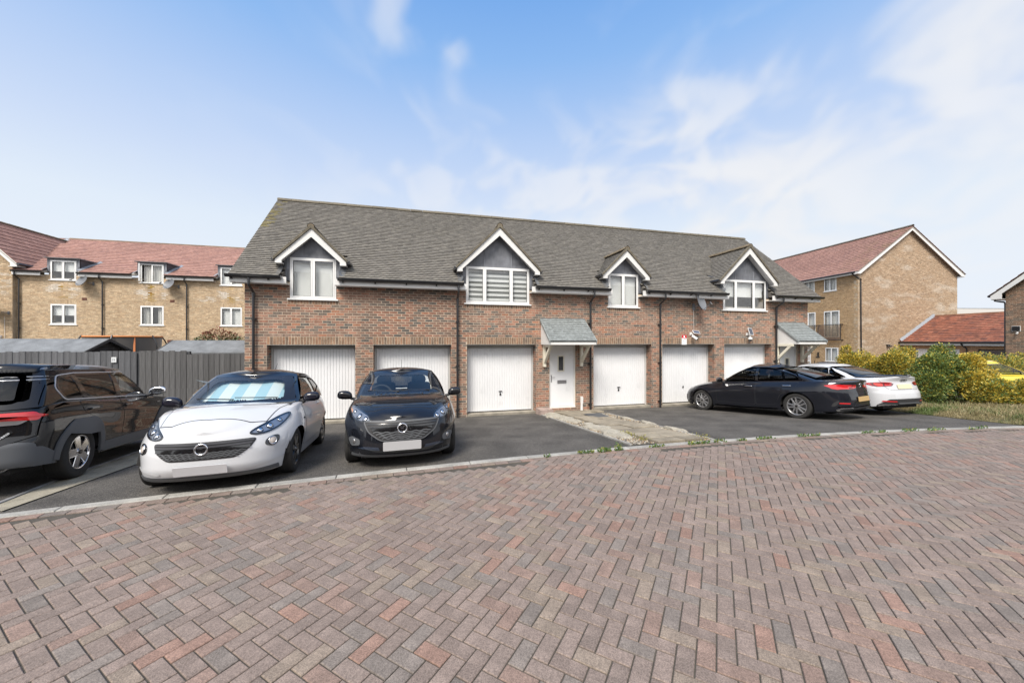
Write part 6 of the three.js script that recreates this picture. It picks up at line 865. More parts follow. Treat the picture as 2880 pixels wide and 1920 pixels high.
  // wipers
  const wy = gh0.zwb; for (const [x0, x1] of [[.5, -.05], [-.05, -.6]]) { const a = hit('F', [x0 * .95, S.cowl + .035], .012), b = hit('F', [x1 * .95, S.cowl + .06], .012); if (a && b) mesh('wiper', rod([a.p.x, a.p.y, a.p.z], [b.p.x, b.p.y, b.p.z], .009, .006, 6), CM.trim, car); } void wy;
  const api = { car, panel, ribbon, hit, mirrored, bodyMesh, zF, zR, S };
  api.pair = (nm, pts, ax, off, mat, opt, parent = car) => [panel(nm, pts, ax, off, mat, parent, opt), panel(nm, mirrored(pts), ax, off, mat, parent, opt)];
  api.place = (x, z, fx, fz, ground = gh) => { const l = Math.hypot(fx, fz), dx = fx / l, dz = fz / l, h1 = ground(x + dx * S.wb / 2, z + dz * S.wb / 2), h2 = ground(x - dx * S.wb / 2, z - dz * S.wb / 2); car.position.set(x, (h1 + h2) / 2 + .004, z); car.rotation.set(-Math.atan2(h1 - h2, S.wb), Math.atan2(dx, dz), 0, 'YXZ'); };
  return api;
}
const onFace = (A, ax, p, off, make) => { const h = A.hit(ax, p, off); const g = make(); const q = new THREE.Quaternion().setFromUnitVectors(V3(0, 0, 1), h.n); for (const o of [].concat(g)) { o.applyQuaternion(q); o.translate(h.p.x, h.p.y, h.p.z); } return g; };
// round chrome badge with a beast in a ring
function ringBadge(A, p, r) {
  const b = grp('badge', A.car); mesh('ring', onFace(A, 'F', p, .012, () => new THREE.TorusGeometry(r, r * .17, 10, 36)), CM.chrome, b); mesh('disc', onFace(A, 'F', p, .006, () => { const g = new THREE.CylinderGeometry(r, r, .008, 32); return g.rotateX(Math.PI / 2); }), CM.gloss, b);
  const s = smoothPoly([[-.75, .35], [-.45, .6], [-.1, .3], [-.15, -.05], [.05, .15], [.2, .55], [.5, .62], [.62, .3], [.4, .25], [.3, -.05], [.6, -.35], [.4, -.65], [.1, -.45], [-.15, -.75], [-.45, -.55], [-.25, -.3], [-.5, 0]].map(([x, y]) => [x * r * .82, y * r * .82]), 3); mesh('emblem', onFace(A, 'F', p, .01, () => new THREE.ExtrudeGeometry(shapeOf(s), { depth: .005, bevelEnabled: true, bevelSize: .002, bevelThickness: .002, bevelSegments: 1 })), CM.chrome, b);
}
const headlamp = (A, pts, bulbs, extra) => { for (const s of [1, -1]) { const P = s > 0 ? pts : A.mirrored(pts), h = A.panel('headlight', P, 'F', .004, CM.reflector, A.car, { h: .05 }); A.ribbon('bezel', P, 'F', .022, .012, CM.gloss, h, true); for (const [x, y, r, mt] of bulbs) { mesh('bulb', onFace(A, 'F', [s * x, y], .006, () => { const g = new THREE.SphereGeometry(r, 16, 10); return g.scale(1, 1, .45); }), mt || CM.chrome, h); mesh('bulb_ring', onFace(A, 'F', [s * x, y], .01, () => new THREE.TorusGeometry(r * 1.15, r * .14, 8, 24)), CM.gloss, h); } if (extra) A.panel('indicator', s > 0 ? extra : A.mirrored(extra), 'F', .007, CM.amber, h); A.panel('lens', P, 'F', .016, CM.lensClear, h, { h: .07 }); } };
const plate = (A, ax, p, w, h, mat) => mesh('number_plate', onFace(A, ax, p, .012, () => { const g = prism(roundPoly([[-w / 2, -h / 2], [w / 2, -h / 2], [w / 2, h / 2], [-w / 2, h / 2]], .015), 0, .008); return g; }), mat, A.car);
const wave = (x0, x1, y, amp, n, sag) => { const o = []; for (let i = 0; i <= n * 4; i++) { const t = i / (n * 4), x = mix(x0, x1, t), k = (i % 4); o.push([x, y + (k === 1 || k === 2 ? amp : 0) + sag * (2 * t - 1) ** 2]); } return o; };

// white hatchback with black roof
{
  const A = makeCar('white_hatchback', 'white three door hatchback with black roof and a sunshade behind its windscreen', {
    wb: 2.31, fo: .80, ro: .62, R: .31, tw: .205, tx: .825, W: .86, arch: .338, archK: 1, sill: .19, rnd: .95, cf: .92, cr: .55, pf: 2.7, qf: 3.0, pr: 2.6, qr: 3, tf: .03, tr: .05, flare: .03, crown: 2.6, cowl: .99,
    nose: [[.15, -.13], [.22, -.05], [.32, -.005], [.5, 0], [.62, -.018], [.7, -.055], [.77, -.12], [.84, -.22]], tail: [[.15, -.08], [.3, 0], [.6, 0], [.8, -.08], [1, -.2]],
    sec: [[-.2, .9], [0, .94], [.12, .955], [.3, .975], [.5, 1], [.7, .985], [.85, .955], [.95, .915], [1, .88]], sh: [[-1.78, .88], [-1.3, .96], [-.6, .965], [.2, .955], [.75, .945], [1.2, .885], [1.6, .79], [1.95, .66]],
    top: [[-1.78, .9], [-1.3, 1.0], [0, 1.0], [.75, 1.01], [1.1, .985], [1.45, .925], [1.7, .85], [1.86, .765], [1.96, .66]], bot: [[-1.8, .24], [-1.3, .2], [0, .19], [1.2, .19], [1.7, .155], [1.96, .16]],
    gh: { zwb: 1.06, zwt: .22, zrb: -1.72, zrt: -1.2, wb: .755, wt: .575, cfB: .42, cfT: .2, crB: .3, crT: .18, roofC: [[-1.3, 1.39], [-.7, 1.465], [-.2, 1.485], [.25, 1.435]], roofE: [[-1.3, 1.33], [-.6, 1.40], [-.1, 1.405], [.25, 1.365]], bulge: .03 },
    paint: CM.paint(.5, .51, .53), roofPaint: CM.paint(.012, .011, .012), sealMat: CM.gloss,
    windows: { front: [[-.735, .965], [0, .99], [.735, .965], [.56, 1.385], [-.56, 1.385]], rear: [[-.55, 1.02], [.55, 1.02], [.45, 1.3], [-.45, 1.3]], side: [{ pts: [[.62, 1.0], [-.62, 1.03], [-.52, 1.33], [.12, 1.345]] }, { pts: [[-.7, 1.035], [-1.18, 1.16], [-.98, 1.29], [-.6, 1.325]], tint: true }] },
    doors: [{ pts: [[.72, .92], [.74, .3], [-.62, .3], [-.72, .6], [-.68, .93]], handle: [-.5, .86] }], mirror: [.9, 1.02, .56, .12], mirrorMat: CM.paint(.008, .008, .016),
    wheel: { rim: .215, n: 7, w0: .024, w1: .03, mat: CM.blackAlloy, dish: .015 },
  });
  A.panel('bonnet_gap_shade', [[-.56, 1.6], [-.4, 1.69], [0, 1.74], [.4, 1.69], [.56, 1.6], [.63, 1.2], [.7, .95], [.5, 1.0], [0, 1.06], [-.5, 1.0], [-.7, .95], [-.63, 1.2]], 'T', .001, CM.trim); A.panel('bonnet', [[-.55, 1.592], [-.4, 1.68], [0, 1.73], [.4, 1.68], [.55, 1.592], [.62, 1.2], [.688, .96], [.5, 1.008], [0, 1.068], [-.5, 1.008], [-.688, .96], [-.62, 1.2]], 'T', .003, A.S.paint);  // dark sheet under the bonnet paints the shade of its gap
  headlamp(A, smoothPoly([[.44, .655], [.5, .635], [.6, .65], [.69, .70], [.745, .785], [.735, .835], [.67, .815], [.56, .745], [.47, .69]], 4), [[.52, .675, .03], [.6, .71, .034], [.675, .765, .026]]);
  const gr = A.panel('grille', roundPoly([[-.52, .6], [.52, .6], [.46, .49], [.33, .395], [-.33, .395], [-.46, .49]], .05), 'F', .004, CM.trim, A.car, { rim: .012 });
  for (const y of [.58, .548, .513]) A.ribbon('bar', [[-.49 + (.6 - y) * .4, y], [0, y - .006], [.49 - (.6 - y) * .4, y]], 'F', y === .513 ? .038 : .022, .02, y === .513 ? CM.gloss : std({ color: lin(.04, .04, .046), roughness: .3 }), gr);
  for (const [y, h] of [[.475, .42], [.456, .4], [.437, .375], [.419, .35]]) A.ribbon('mesh_bar', wave(-h, h, y, .009, 13, 0), 'F', .009, .016, CM.clad, gr);
  ringBadge(A, [0, .52], .06); plate(A, 'F', [0, .29], .52, .115, std({ color: lin(.5, .5, .52), roughness: .6 }));
  for (const s of [1, -1]) { const f = A.panel('fog_lamp', smoothPoly([[.6, .495], [.67, .475], [.71, .53], [.7, .59], [.64, .59], [.595, .55]].map(([x, y]) => [x * s, y]), 4), 'F', .006, CM.gloss, A.car, { rim: .01 }); mesh('bulb', onFace(A, 'F', [s * .652, .533], .008, () => new THREE.SphereGeometry(.042, 18, 12).scale(1, 1, .35)), phy({ color: lin(.45, .4, .36), roughness: .2, clearcoat: 1 }), f); mesh('chrome_ring', onFace(A, 'F', [s * .652, .533], .012, () => new THREE.TorusGeometry(.047, .007, 8, 28)), CM.chrome, f); A.panel('bumper_crease', smoothPoly([[.42, .27], [.6, .3], [.8, .33], [.62, .285], [.45, .245]].map(([x, y]) => [x * s, y]), 3), 'F', .008, A.S.paint, A.car, { rim: .01 }); }
  A.panel('front_lip', [[-.7, .215], [-.5, .2], [0, .195], [.5, .2], [.7, .215], [.7, .165], [.5, .155], [0, .15], [-.5, .155], [-.7, .165]].map(([x, y]) => [x, y + .014]), 'F', .012, CM.clad, A.car, { rim: .02 });
  // folded sunshade inside the glass
  const cols = [[.66, .7, .7], [.36, .52, .6]]; for (let k = 0; k < 8; k++) { const x0 = -.66 + k * .165, x1 = x0 + .165; const g = sheet(6, 10, (a, b) => { const x = mix(x0, x1, a), zig = (k % 2 ? 1 - a : a) * .035, y = mix(1.345 - .02 * Math.abs(x), .985 + .035 * Math.sin((k % 2 ? 1 - a : a) * Math.PI / 2) + .0, b), h = A.hit('F', [x * .94, clamp(y, 1.0, 1.35)], -.055); return h ? [h.p.x, h.p.y, h.p.z - zig] : [x, y, .5]; }); mesh('sunshade_fold', g, std({ color: lin(...cols[k % 2 ? 1 : 0]), roughness: .55, metalness: .1, side: THREE.DoubleSide }), A.car); }
  mesh('aerial', rod([0, 1.45, -.95], [.0, 1.62, -1.14], .005, .003, 6), CM.trim, A.car); A.panel('sunroof_trim', roundPoly([[-.5, .12], [.5, .12], [.5, -.3], [-.5, -.3]], .06), 'T', .003, CM.gloss);
  for (const s of ['L', 'R']) mesh('side_repeater', onFace(A, s, [.83, .72], .004, () => new THREE.SphereGeometry(.022, 12, 8).scale(1.2, .8, .4)), CM.gloss, A.car);
  const r = [-.075, -.9975]; A.place(-5.43 + r[0] * 1.155, 5.60 + r[1] * 1.155, -r[0], -r[1]);
}
// black hatchback
{
  const A = makeCar('black_hatchback', 'glossy black hatchback with white plate facing the road before the second garage', {
    wb: 2.51, fo: .84, ro: .67, R: .31, tw: .2, tx: .83, W: .868, arch: .342, archK: 1, sill: .19, rnd: .8, cf: 1.0, cr: .55, pf: 2.7, qf: 3.0, pr: 2.6, qr: 3, tf: .04, tr: .05, flare: .025, crown: 2.4, cowl: 1.0,
    nose: [[.15, -.12], [.22, -.04], [.32, 0], [.56, 0], [.66, -.022], [.75, -.08], [.84, -.2]], tail: [[.15, -.08], [.3, 0], [.6, 0], [.9, -.1], [1, -.16]],
    sec: [[-.2, .9], [0, .94], [.15, .955], [.35, .985], [.55, 1], [.75, .98], [.88, .945], [.96, .9], [1, .865]], sh: [[-1.93, .9], [-1.3, .99], [-.4, .97], [.4, .955], [.9, .945], [1.4, .885], [1.8, .8], [2.1, .68]],
    top: [[-1.93, .92], [-1.3, 1.02], [0, 1.0], [.8, 1.02], [1.1, 1.0], [1.5, .945], [1.8, .87], [1.98, .785], [2.1, .68]], bot: [[-1.95, .24], [-1.3, .2], [0, .19], [1.2, .19], [1.8, .17], [2.1, .165]],
    gh: { zwb: 1.12, zwt: .2, zrb: -1.85, zrt: -1.4, wb: .765, wt: .585, cfB: .45, cfT: .2, crB: .3, crT: .18, roofC: [[-1.45, 1.41], [-.8, 1.47], [-.3, 1.485], [.22, 1.44]], roofE: [[-1.45, 1.35], [-.7, 1.41], [-.2, 1.41], [.22, 1.375]], bulge: .03 },
    paint: CM.paint(.0065, .0075, .011), windows: { front: [[-.71, .975], [0, .995], [.71, .975], [.555, 1.385], [-.555, 1.385]], rear: [[-.56, 1.05], [.56, 1.05], [.46, 1.32], [-.46, 1.32]], side: [{ pts: [[.62, 1.0], [-.42, 1.02], [-.4, 1.34], [.1, 1.35]] }, { pts: [[-.5, 1.02], [-1.25, 1.1], [-1.1, 1.3], [-.48, 1.34]] }] },
    doors: [{ pts: [[.78, .92], [.8, .3], [-.5, .3], [-.5, .95]], handle: [-.35, .87] }], mirror: [.955, 1.0, .6, .12], mirrorMat: CM.paint(.008, .008, .01), wheel: { rim: .205, n: 5, w0: .03, w1: .045, mat: CM.blackAlloy },
  });
  const ht = (k) => [[-.6 + k, 1.7], [-.4, 1.83 - k], [0, 1.9 - k], [.4, 1.83 - k], [.6 - k, 1.7], [.68 - k, 1.2], [.72 - k, 1.0 + k], [.5, 1.06 + k], [0, 1.12 + k], [-.5, 1.06 + k], [-.72 + k, 1.0 + k], [-.68 + k, 1.2]]; A.panel('bonnet_gap_shade', ht(0), 'T', .001, CM.trim); A.panel('bonnet', ht(.008), 'T', .003, A.S.paint); A.panel('bonnet_bulge', smoothPoly([[-.5, 1.5], [-.42, 1.72], [0, 1.82], [.42, 1.72], [.5, 1.5], [.55, 1.22], [0, 1.3], [-.55, 1.22]], 4), 'T', .009, A.S.paint, A.car, { rim: .009 });  // shade of the bonnet gap drawn as a dark sheet below it
  headlamp(A, roundPoly([[.43, .665], [.58, .66], [.7, .72], [.77, .82], [.74, .865], [.62, .82], [.47, .745]], .03), [[.51, .695, .032], [.6, .73, .036], [.68, .785, .028]], [[.72, .76], [.76, .815], [.75, .845], [.71, .8]]);
  const gr = A.panel('grille', roundPoly([[-.53, .665], [.53, .665], [.46, .52], [.29, .4], [-.29, .4], [-.46, .52]], .05), 'F', .004, CM.trim, A.car, { rim: .012 }); A.ribbon('chrome_bar', [[-.51, .66], [-.3, .655], [0, .65], [.3, .655], [.51, .66]], 'F', .012, .016, CM.clad, gr); for (const [y, w] of [[.625, .47], [.587, .44], [.55, .41]]) A.ribbon('bar', [[-w, y], [0, y - .006], [w, y]], 'F', y === .55 ? .035 : .022, .018, CM.gloss, gr); for (const [y, w] of [[.505, .39], [.475, .35], [.445, .31], [.42, .27]]) A.ribbon('wave_bar', wave(-w, w, y, .014, 6, .008), 'F', .016, .016, CM.clad, gr); A.ribbon('surround', roundPoly([[-.53, .665], [.53, .665], [.46, .52], [.29, .4], [-.29, .4], [-.46, .52]], .05), 'F', .012, .016, CM.clad, gr, true);
  ringBadge(A, [0, .565], .062); plate(A, 'F', [0, .325], .52, .125, CM.plateG);
  for (const s of [1, -1]) { const f = A.panel('fog_lamp', roundPoly([[.58, .34], [.71, .32], [.76, .42], [.7, .46], [.58, .42]].map(([x, y]) => [x * s, y]), .03), 'F', .005, CM.clad, A.car, { rim: .01 }); mesh('bulb', onFace(A, 'F', [s * .66, .395], .008, () => new THREE.SphereGeometry(.032, 16, 10).scale(1, 1, .4)), CM.reflector, f); A.panel('lower_vent', roundPoly([[.3, .265], [.62, .3], [.5, .325], [.32, .315]].map(([x, y]) => [x * s, y]), .015), 'F', .004, phy({ color: lin(.02, .03, .05), roughness: .1, clearcoat: 1 })); }
  A.panel('front_lip', [[-.7, .205], [-.45, .19], [0, .185], [.45, .19], [.7, .205], [.7, .17], [.45, .16], [0, .155], [-.45, .16], [-.7, .17]].map(([x, y]) => [x, y + .014]), 'F', .014, CM.clad, A.car, { rim: .02 });
  mesh('aerial', rod([0, 1.46, -1.0], [0, 1.68, -1.2], .005, .003, 6), CM.trim, A.car);
  A.place(-3.175 - .042 * 1.255, 5.14 - 1.255, .042, 1);
}
// black sport utility car, tail towards the road
{
  const A = makeCar('black_suv', 'black sport utility car with grey arch cladding and red tail lamps beside the fence', {
    wb: 2.69, fo: .93, ro: .98, R: .358, tw: .225, tx: .9, W: .925, arch: .43, archK: 1, sill: .26, cf: .75, cr: .42, pf: 2.6, qf: 3, pr: 2.6, qr: 3.4, tf: .04, tr: .03, flare: .03, crown: 2.6, cowl: 1.1,
    nose: [[.2, -.12], [.3, -.02], [.5, 0], [.8, -.02], [.95, -.1]], tail: [[.2, -.2], [.3, -.06], [.42, .0], [.6, .0], [.7, -.06], [.85, -.07], [.95, -.04], [1.05, -.1], [1.1, -.13]],
    sec: [[-.2, .93], [0, .96], [.2, .975], [.4, .985], [.6, 1], [.74, 1], [.82, .975], [.92, .955], [1, .93]], sh: [[-2.3, 1.04], [-1.6, 1.09], [-.6, 1.05], [.4, 1.03], [1.0, 1.02], [1.6, .97], [2.2, .86]],
    top: [[-2.3, 1.05], [-1.6, 1.12], [0, 1.1], [.9, 1.12], [1.3, 1.08], [1.8, 1.02], [2.2, .9]], bot: [[-2.4, .36], [-2.0, .32], [-1.3, .27], [0, .26], [1.3, .27], [2.3, .25]],
    gh: { zwb: 1.12, zwt: .3, zrb: -2.24, zrt: -1.82, wb: .845, wt: .655, cfB: .38, cfT: .18, crB: .2, crT: .12, roofC: [[-1.95, 1.575], [-1.2, 1.615], [-.4, 1.635], [.35, 1.575]], roofE: [[-1.95, 1.52], [-1.2, 1.555], [-.4, 1.565], [.35, 1.51]], bulge: .025, pr: 4 },
    paint: CM.paint(.0065, .0065, .0075), sealMat: CM.gloss, windows: { front: [[-.74, 1.13], [.74, 1.13], [.6, 1.5], [-.6, 1.5]], rear: [[-.66, 1.12], [.66, 1.12], [.56, 1.46], [-.56, 1.46]], side: [{ pts: [[.72, 1.085], [-.22, 1.1], [-.16, 1.48], [.18, 1.49]] }, { pts: [[-.34, 1.105], [-1.12, 1.125], [-1.2, 1.46], [-.27, 1.49]], tint: true }, { pts: [[-1.22, 1.13], [-1.6, 1.14], [-1.68, 1.28], [-1.55, 1.42], [-1.28, 1.455]], tint: true, r: .06 }], chrome: roundPoly([[.78, 1.07], [-1.62, 1.115], [-1.73, 1.28], [-1.58, 1.445], [-1.2, 1.485], [.16, 1.515]], .06), chromeW: .014, pillars: [[[-.22, 1.1], [-.34, 1.1], [-.27, 1.49], [-.16, 1.485]], [[-1.12, 1.125], [-1.22, 1.128], [-1.28, 1.455], [-1.2, 1.46]]] },
    doors: [{ pts: [[.95, 1.04], [.86, .48], [-.3, .46], [-.3, 1.07]], handle: [-.12, .94, CM.gloss] }, { pts: [[-.32, 1.07], [-.32, .46], [-.88, .5], [-1.0, .78], [-1.3, .9], [-1.36, 1.08]], handle: [-1.1, .955, CM.gloss] }], mirror: [1.0, 1.14, .68, .13], mirrorMat: CM.chrome, wheel: { rim: .235, n: 5, w0: .045, w1: .055, mat: CM.chrome, dish: .02 },
  });
  const arch = (zc) => { const o = [], R1 = .432, R2 = .53, yc = .35; for (let i = 0; i <= 16; i++) { const a = Math.PI * (1 - i / 16) + .0; o.push([zc + R2 * Math.cos(a) * 1.02, yc + clamp(Math.sin(a) * R2 * 1.0, 0, .49)]); } o.push([zc + R2 * .98, .30], [zc + R1, .30]); for (let i = 16; i >= 0; i--) { const a = Math.PI * (1 - i / 16); o.push([zc + R1 * Math.cos(a), yc + Math.sin(a) * R1]); } o.push([zc - R1, .33], [zc - R2 * .98, .35]); return o; };
  for (const ax of ['L', 'R']) { for (const zc of [1.345, -1.345]) A.panel('arch_cladding', arch(zc), ax, .018, CM.clad, A.car, { rim: .03, h: .05 }); A.panel('sill_cladding', roundPoly([[.84, .28], [.8, .44], [0, .43], [-.78, .42], [-.84, .28]], .02), ax, .016, CM.clad, A.car, { rim: .025 }); A.panel('rear_cladding', roundPoly([[-1.83, .30], [-1.83, .44], [-2.05, .56], [-2.3, .6], [-2.3, .30]], .02), ax, .01, CM.clad, A.car, { rim: .02 }); A.ribbon('roof_rail', [[.1, 1.545], [-.4, 1.575], [-1.0, 1.58], [-1.6, 1.555], [-1.75, 1.535]], ax, .03, .028, CM.alloy); A.ribbon('pillar_line', [[-1.7, 1.44], [-2.0, 1.43]], ax, .008, .003, CM.alloy); A.ribbon('pillar_line', [[-1.72, 1.4], [-2.02, 1.39]], ax, .008, .003, CM.alloy); A.panel('side_lamp', roundPoly([[-1.98, .945], [-2.12, .985], [-2.4, .985], [-2.4, .90], [-2.16, .905]], .015), ax, .012, CM.lensRed, A.car, { rim: .02 }); A.panel('hybrid_badge', [[.98, .93], [1.12, .935], [1.12, .91], [.98, .905]], ax, .006, CM.chrome); }
  A.panel('rear_bumper', roundPoly([[-.84, .62], [-.7, .64], [-.5, .56], [.5, .56], [.7, .64], [.84, .62], [.84, .36], [-.84, .36]], .04), 'B', .012, CM.clad, A.car, { rim: .025 }); A.panel('skid_plate', roundPoly([[-.5, .42], [.5, .42], [.62, .5], [.55, .5], [.45, .45], [-.45, .45], [-.55, .5], [-.62, .5]], .01), 'B', .022, CM.alloy, A.car, { rim: .01 });
  for (const s of [1, -1]) { const t = A.panel('tail_lamp', roundPoly([[.36, .985], [.8, .995], [.845, .95], [.835, .89], [.7, .9], [.36, .93]].map(([x, y]) => [x * s, y]), .02), 'B', .012, CM.lensRed, A.car, { rim: .02 }); A.panel('clear_section', roundPoly([[.5, .925], [.78, .9], [.72, .85], [.5, .85]].map(([x, y]) => [x * s, y]), .02), 'B', .01, CM.reflector, t, { rim: .015 }); const ex = A.hit('B', [s * .56, .40], 0), g = new THREE.CylinderGeometry(.052, .048, .2, 24, 1, true); g.scale(1.35, 1, 1); g.rotateX(Math.PI / 2); g.translate(s * .56, .32, A.zR + .14); mesh('exhaust', g, std({ color: lin(.7, .7, .7), roughness: .15, metalness: 1, side: THREE.DoubleSide }), A.car); const gi = new THREE.CircleGeometry(.044, 20); gi.scale(1.35, 1, 1); gi.rotateY(Math.PI); gi.translate(s * .56, .32, A.zR + .08); mesh('exhaust_bore', gi, M.dark, A.car); void ex; }
  A.panel('tailgate_strip', [[-.36, .98], [.36, .98], [.36, .945], [-.36, .945]], 'B', .014, CM.lensRed); A.panel('plate_recess', roundPoly([[-.36, .92], [.36, .92], [.4, .74], [-.4, .74]], .03), 'B', .003, CM.trim); A.panel('chrome_bar', roundPoly([[-.38, .94], [.38, .94], [.38, .905], [-.38, .905]], .01), 'B', .016, CM.chrome, A.car, { rim: .012 });
  A.ribbon('tailgate_gap_shade', [[-.79, 1.42], [-.86, 1.05], [-.84, .7], [-.6, .6], [.6, .6], [.84, .7], [.86, 1.05], [.79, 1.42]], 'B', .01, .001, CM.trim); A.panel('spoiler', roundPoly([[-.62, 1.5], [.62, 1.5], [.66, 1.56], [-.66, 1.56]], .02), 'B', .05, A.S.paint, A.car, { rim: .06 });  // dark ribbon painted for the shade in the tailgate gap
  const tb = (txt, x, y, w, h) => { const cv = document.createElement('canvas'); cv.width = 256; cv.height = 64; const c = cv.getContext('2d'); c.fillStyle = '#0b0b0c'; c.fillRect(0, 0, 256, 64); c.fillStyle = '#c9ccd0'; c.font = 'bold 50px sans-serif'; c.textAlign = 'center'; c.fillText(txt, 128, 50); const t = new THREE.CanvasTexture(cv); t.colorSpace = THREE.SRGBColorSpace; mesh('badge', onFace(A, 'B', [x, y], .006, () => new THREE.PlaneGeometry(w, h)), std({ map: t, roughness: .3 }), A.car); };
  tb('HYBRID', -.62, .72, .17, .035); tb('AWD', .64, .76, .1, .03);
  const f = [-.172, -.985]; A.place(-8.47 + f[0] * 1.345, 4.95 + f[1] * 1.345, ...f);
}
// black four door coupe
{
  const A = makeCar('black_coupe_saloon', 'black four door coupe saloon with five spoke wheels and tan rear plate', {
    wb: 2.73, fo: .93, ro: 1.03, R: .33, tw: .225, tx: .885, W: .913, arch: .375, archK: 1, sill: .2, cf: .85, cr: .62, pf: 2.6, qf: 3, pr: 2.5, qr: 3.2, tf: .05, tr: .07, flare: .03, crown: 2.3, cowl: .97,
    nose: [[.15, -.14], [.25, -.03], [.4, 0], [.6, -.03], [.72, -.12]], tail: [[.15, -.12], [.3, -.02], [.5, 0], [.66, -.02], [.82, -.05], [.95, 0], [1.0, -.03]],
    sec: [[-.2, .9], [0, .95], [.1, .962], [.3, .972], [.5, .99], [.68, 1], [.8, .978], [.92, .93], [1, .88]], sh: [[-2.4, .93], [-1.9, .97], [-1.2, .955], [-.3, .935], [.5, .905], [1.1, .86], [1.7, .76], [2.3, .62]],
    top: [[-2.4, .97], [-2.0, .99], [-1.3, .97], [0, .97], [.85, .98], [1.2, .945], [1.7, .86], [2.05, .76], [2.3, .63]], bot: [[-2.5, .3], [-2.1, .24], [-1.4, .2], [0, .19], [1.4, .18], [2.3, .17]],
    gh: { zwb: 1.12, zwt: .12, zrb: -2.0, zrt: -.75, wb: .755, wt: .55, cfB: .45, cfT: .22, crB: .25, crT: .15, roofC: [[-.9, 1.375], [-.5, 1.425], [-.15, 1.435], [.15, 1.40]], roofE: [[-.9, 1.315], [-.5, 1.36], [-.1, 1.365], [.15, 1.335]], bulge: .05, pr: 3, roofK: .66 },
    paint: CM.paint(.0075, .0085, .013), windows: { rearAxis: 'T', front: [[-.66, .99], [.66, .99], [.5, 1.33], [-.5, 1.33]], rear: [[-.46, -.86], [.46, -.86], [.56, -1.72], [-.56, -1.72]], side: [{ pts: [[.6, .965], [-.3, .99], [-.28, 1.32], [.05, 1.305], [.3, 1.18]] }, { pts: [[-.38, .99], [-1.05, 1.005], [-.98, 1.24], [-.7, 1.3], [-.36, 1.32]], tint: true }, { pts: [[-1.08, 1.005], [-1.42, 1.02], [-1.3, 1.12], [-1.02, 1.23]], tint: true }], chrome: roundPoly([[.72, .945], [-.3, .97], [-1.5, 1.0], [-1.34, 1.14], [-1.0, 1.265], [-.6, 1.325], [-.2, 1.338], [.06, 1.325], [.35, 1.2]], .03), chromeW: .016, pillars: [[[-.3, .99], [-.38, .99], [-.36, 1.32], [-.28, 1.32]]] },
    doors: [{ pts: [[.82, .9], [.84, .33], [-.33, .31], [-.36, .93]], handle: [-.18, .82, CM.chrome] }, { pts: [[-.38, .93], [-.35, .31], [-.86, .33], [-1.0, .6], [-1.35, .8], [-1.45, .95]], handle: [-1.18, .845, CM.chrome] }], mirror: [.93, .995, .66, .11], mirrorMat: CM.gloss, wheel: { rim: .232, n: 5, w0: .013, w1: .011, twin: .052, mat: CM.alloy, dish: .02 },
  });
  for (const s of [1, -1]) { A.panel('tail_lamp', roundPoly([[.34, .87], [.72, .885], [.77, .86], [.76, .79], [.68, .765], [.5, .80], [.34, .83]].map(([x, y]) => [x * s, y]), .02), 'B', .008, CM.lensRed, A.car, { rim: .012 }); A.panel('reflector', roundPoly([[.5, .44], [.7, .455], [.7, .43], [.5, .415]].map(([x, y]) => [x * s, y]), .008), 'B', .008, CM.lensRed); A.panel('exhaust_trim', roundPoly([[.4, .33], [.66, .33], [.74, .285], [.71, .24], [.42, .24]].map(([x, y]) => [x * s, y]), .03), 'B', .016, CM.chrome, A.car, { rim: .016 }); A.panel('exhaust_bore', roundPoly([[.44, .312], [.64, .312], [.7, .28], [.67, .257], [.45, .257]].map(([x, y]) => [x * s, y]), .02), 'B', .018, M.dark); A.panel('bumper_vent', smoothPoly([[.7, .5], [.76, .46], [.78, .37], [.75, .37], [.72, .42]].map(([x, y]) => [x * s, y]), 3), 'B', .004, CM.trim); }
  for (const ax of ['L', 'R']) { A.panel('side_lamp', roundPoly([[-1.96, .87], [-2.15, .89], [-2.36, .87], [-2.34, .77], [-2.15, .775]], .02), ax, .007, CM.lensRed, A.car, { rim: .01 }); A.ribbon('sill_trim', [[.9, .235], [0, .215], [-.9, .235]], ax, .03, .02, CM.gloss); A.panel('headlight', roundPoly([[2.0, .64], [1.72, .7], [1.66, .735], [1.9, .735], [2.1, .69]], .02), ax, .006, CM.reflector); A.panel('front_wing_vent', roundPoly([[2.05, .3], [2.0, .5], [2.15, .5], [2.2, .32]], .02), ax, .004, CM.trim); }
  A.panel('diffuser', roundPoly([[-.42, .31], [.42, .31], [.4, .22], [-.4, .22]], .02), 'B', .012, CM.trim, A.car, { rim: .02 }); for (const x of [-.25, -.08, .08, .25]) A.panel('diffuser_fin', [[x - .01, .3], [x + .01, .3], [x + .01, .22], [x - .01, .22]], 'B', .04, CM.trim, A.car, { rim: .04 }); A.ribbon('chrome_strip', [[-.72, .35], [-.4, .345], [0, .342], [.4, .345], [.72, .35]], 'B', .02, .014, CM.chrome);
  A.panel('boot_gap_shade', roundPoly([[-.66, .95], [.66, .95], [.5, .7], [.42, .655], [-.42, .655], [-.5, .7]], .04), 'B', .0012, CM.trim); A.panel('boot_lid', roundPoly([[-.65, .945], [.65, .945], [.494, .704], [.416, .661], [-.416, .661], [-.494, .704]], .04), 'B', .003, A.S.paint);  // boot gap shade is a dark panel behind the lid
  plate(A, 'B', [0, .52], .52, .115, std({ color: lin(.45, .3, .13), roughness: .5 })); { const b = grp('star_badge', A.car); mesh('ring', onFace(A, 'B', [0, .845], .012, () => new THREE.TorusGeometry(.05, .006, 8, 32)), CM.chrome, b); for (let i = 0; i < 3; i++) mesh('spoke', onFace(A, 'B', [0, .845], .012, () => new THREE.ConeGeometry(.01, .048, 6).translate(0, .024, 0).rotateZ(i * 2.0944)), CM.chrome, b); }
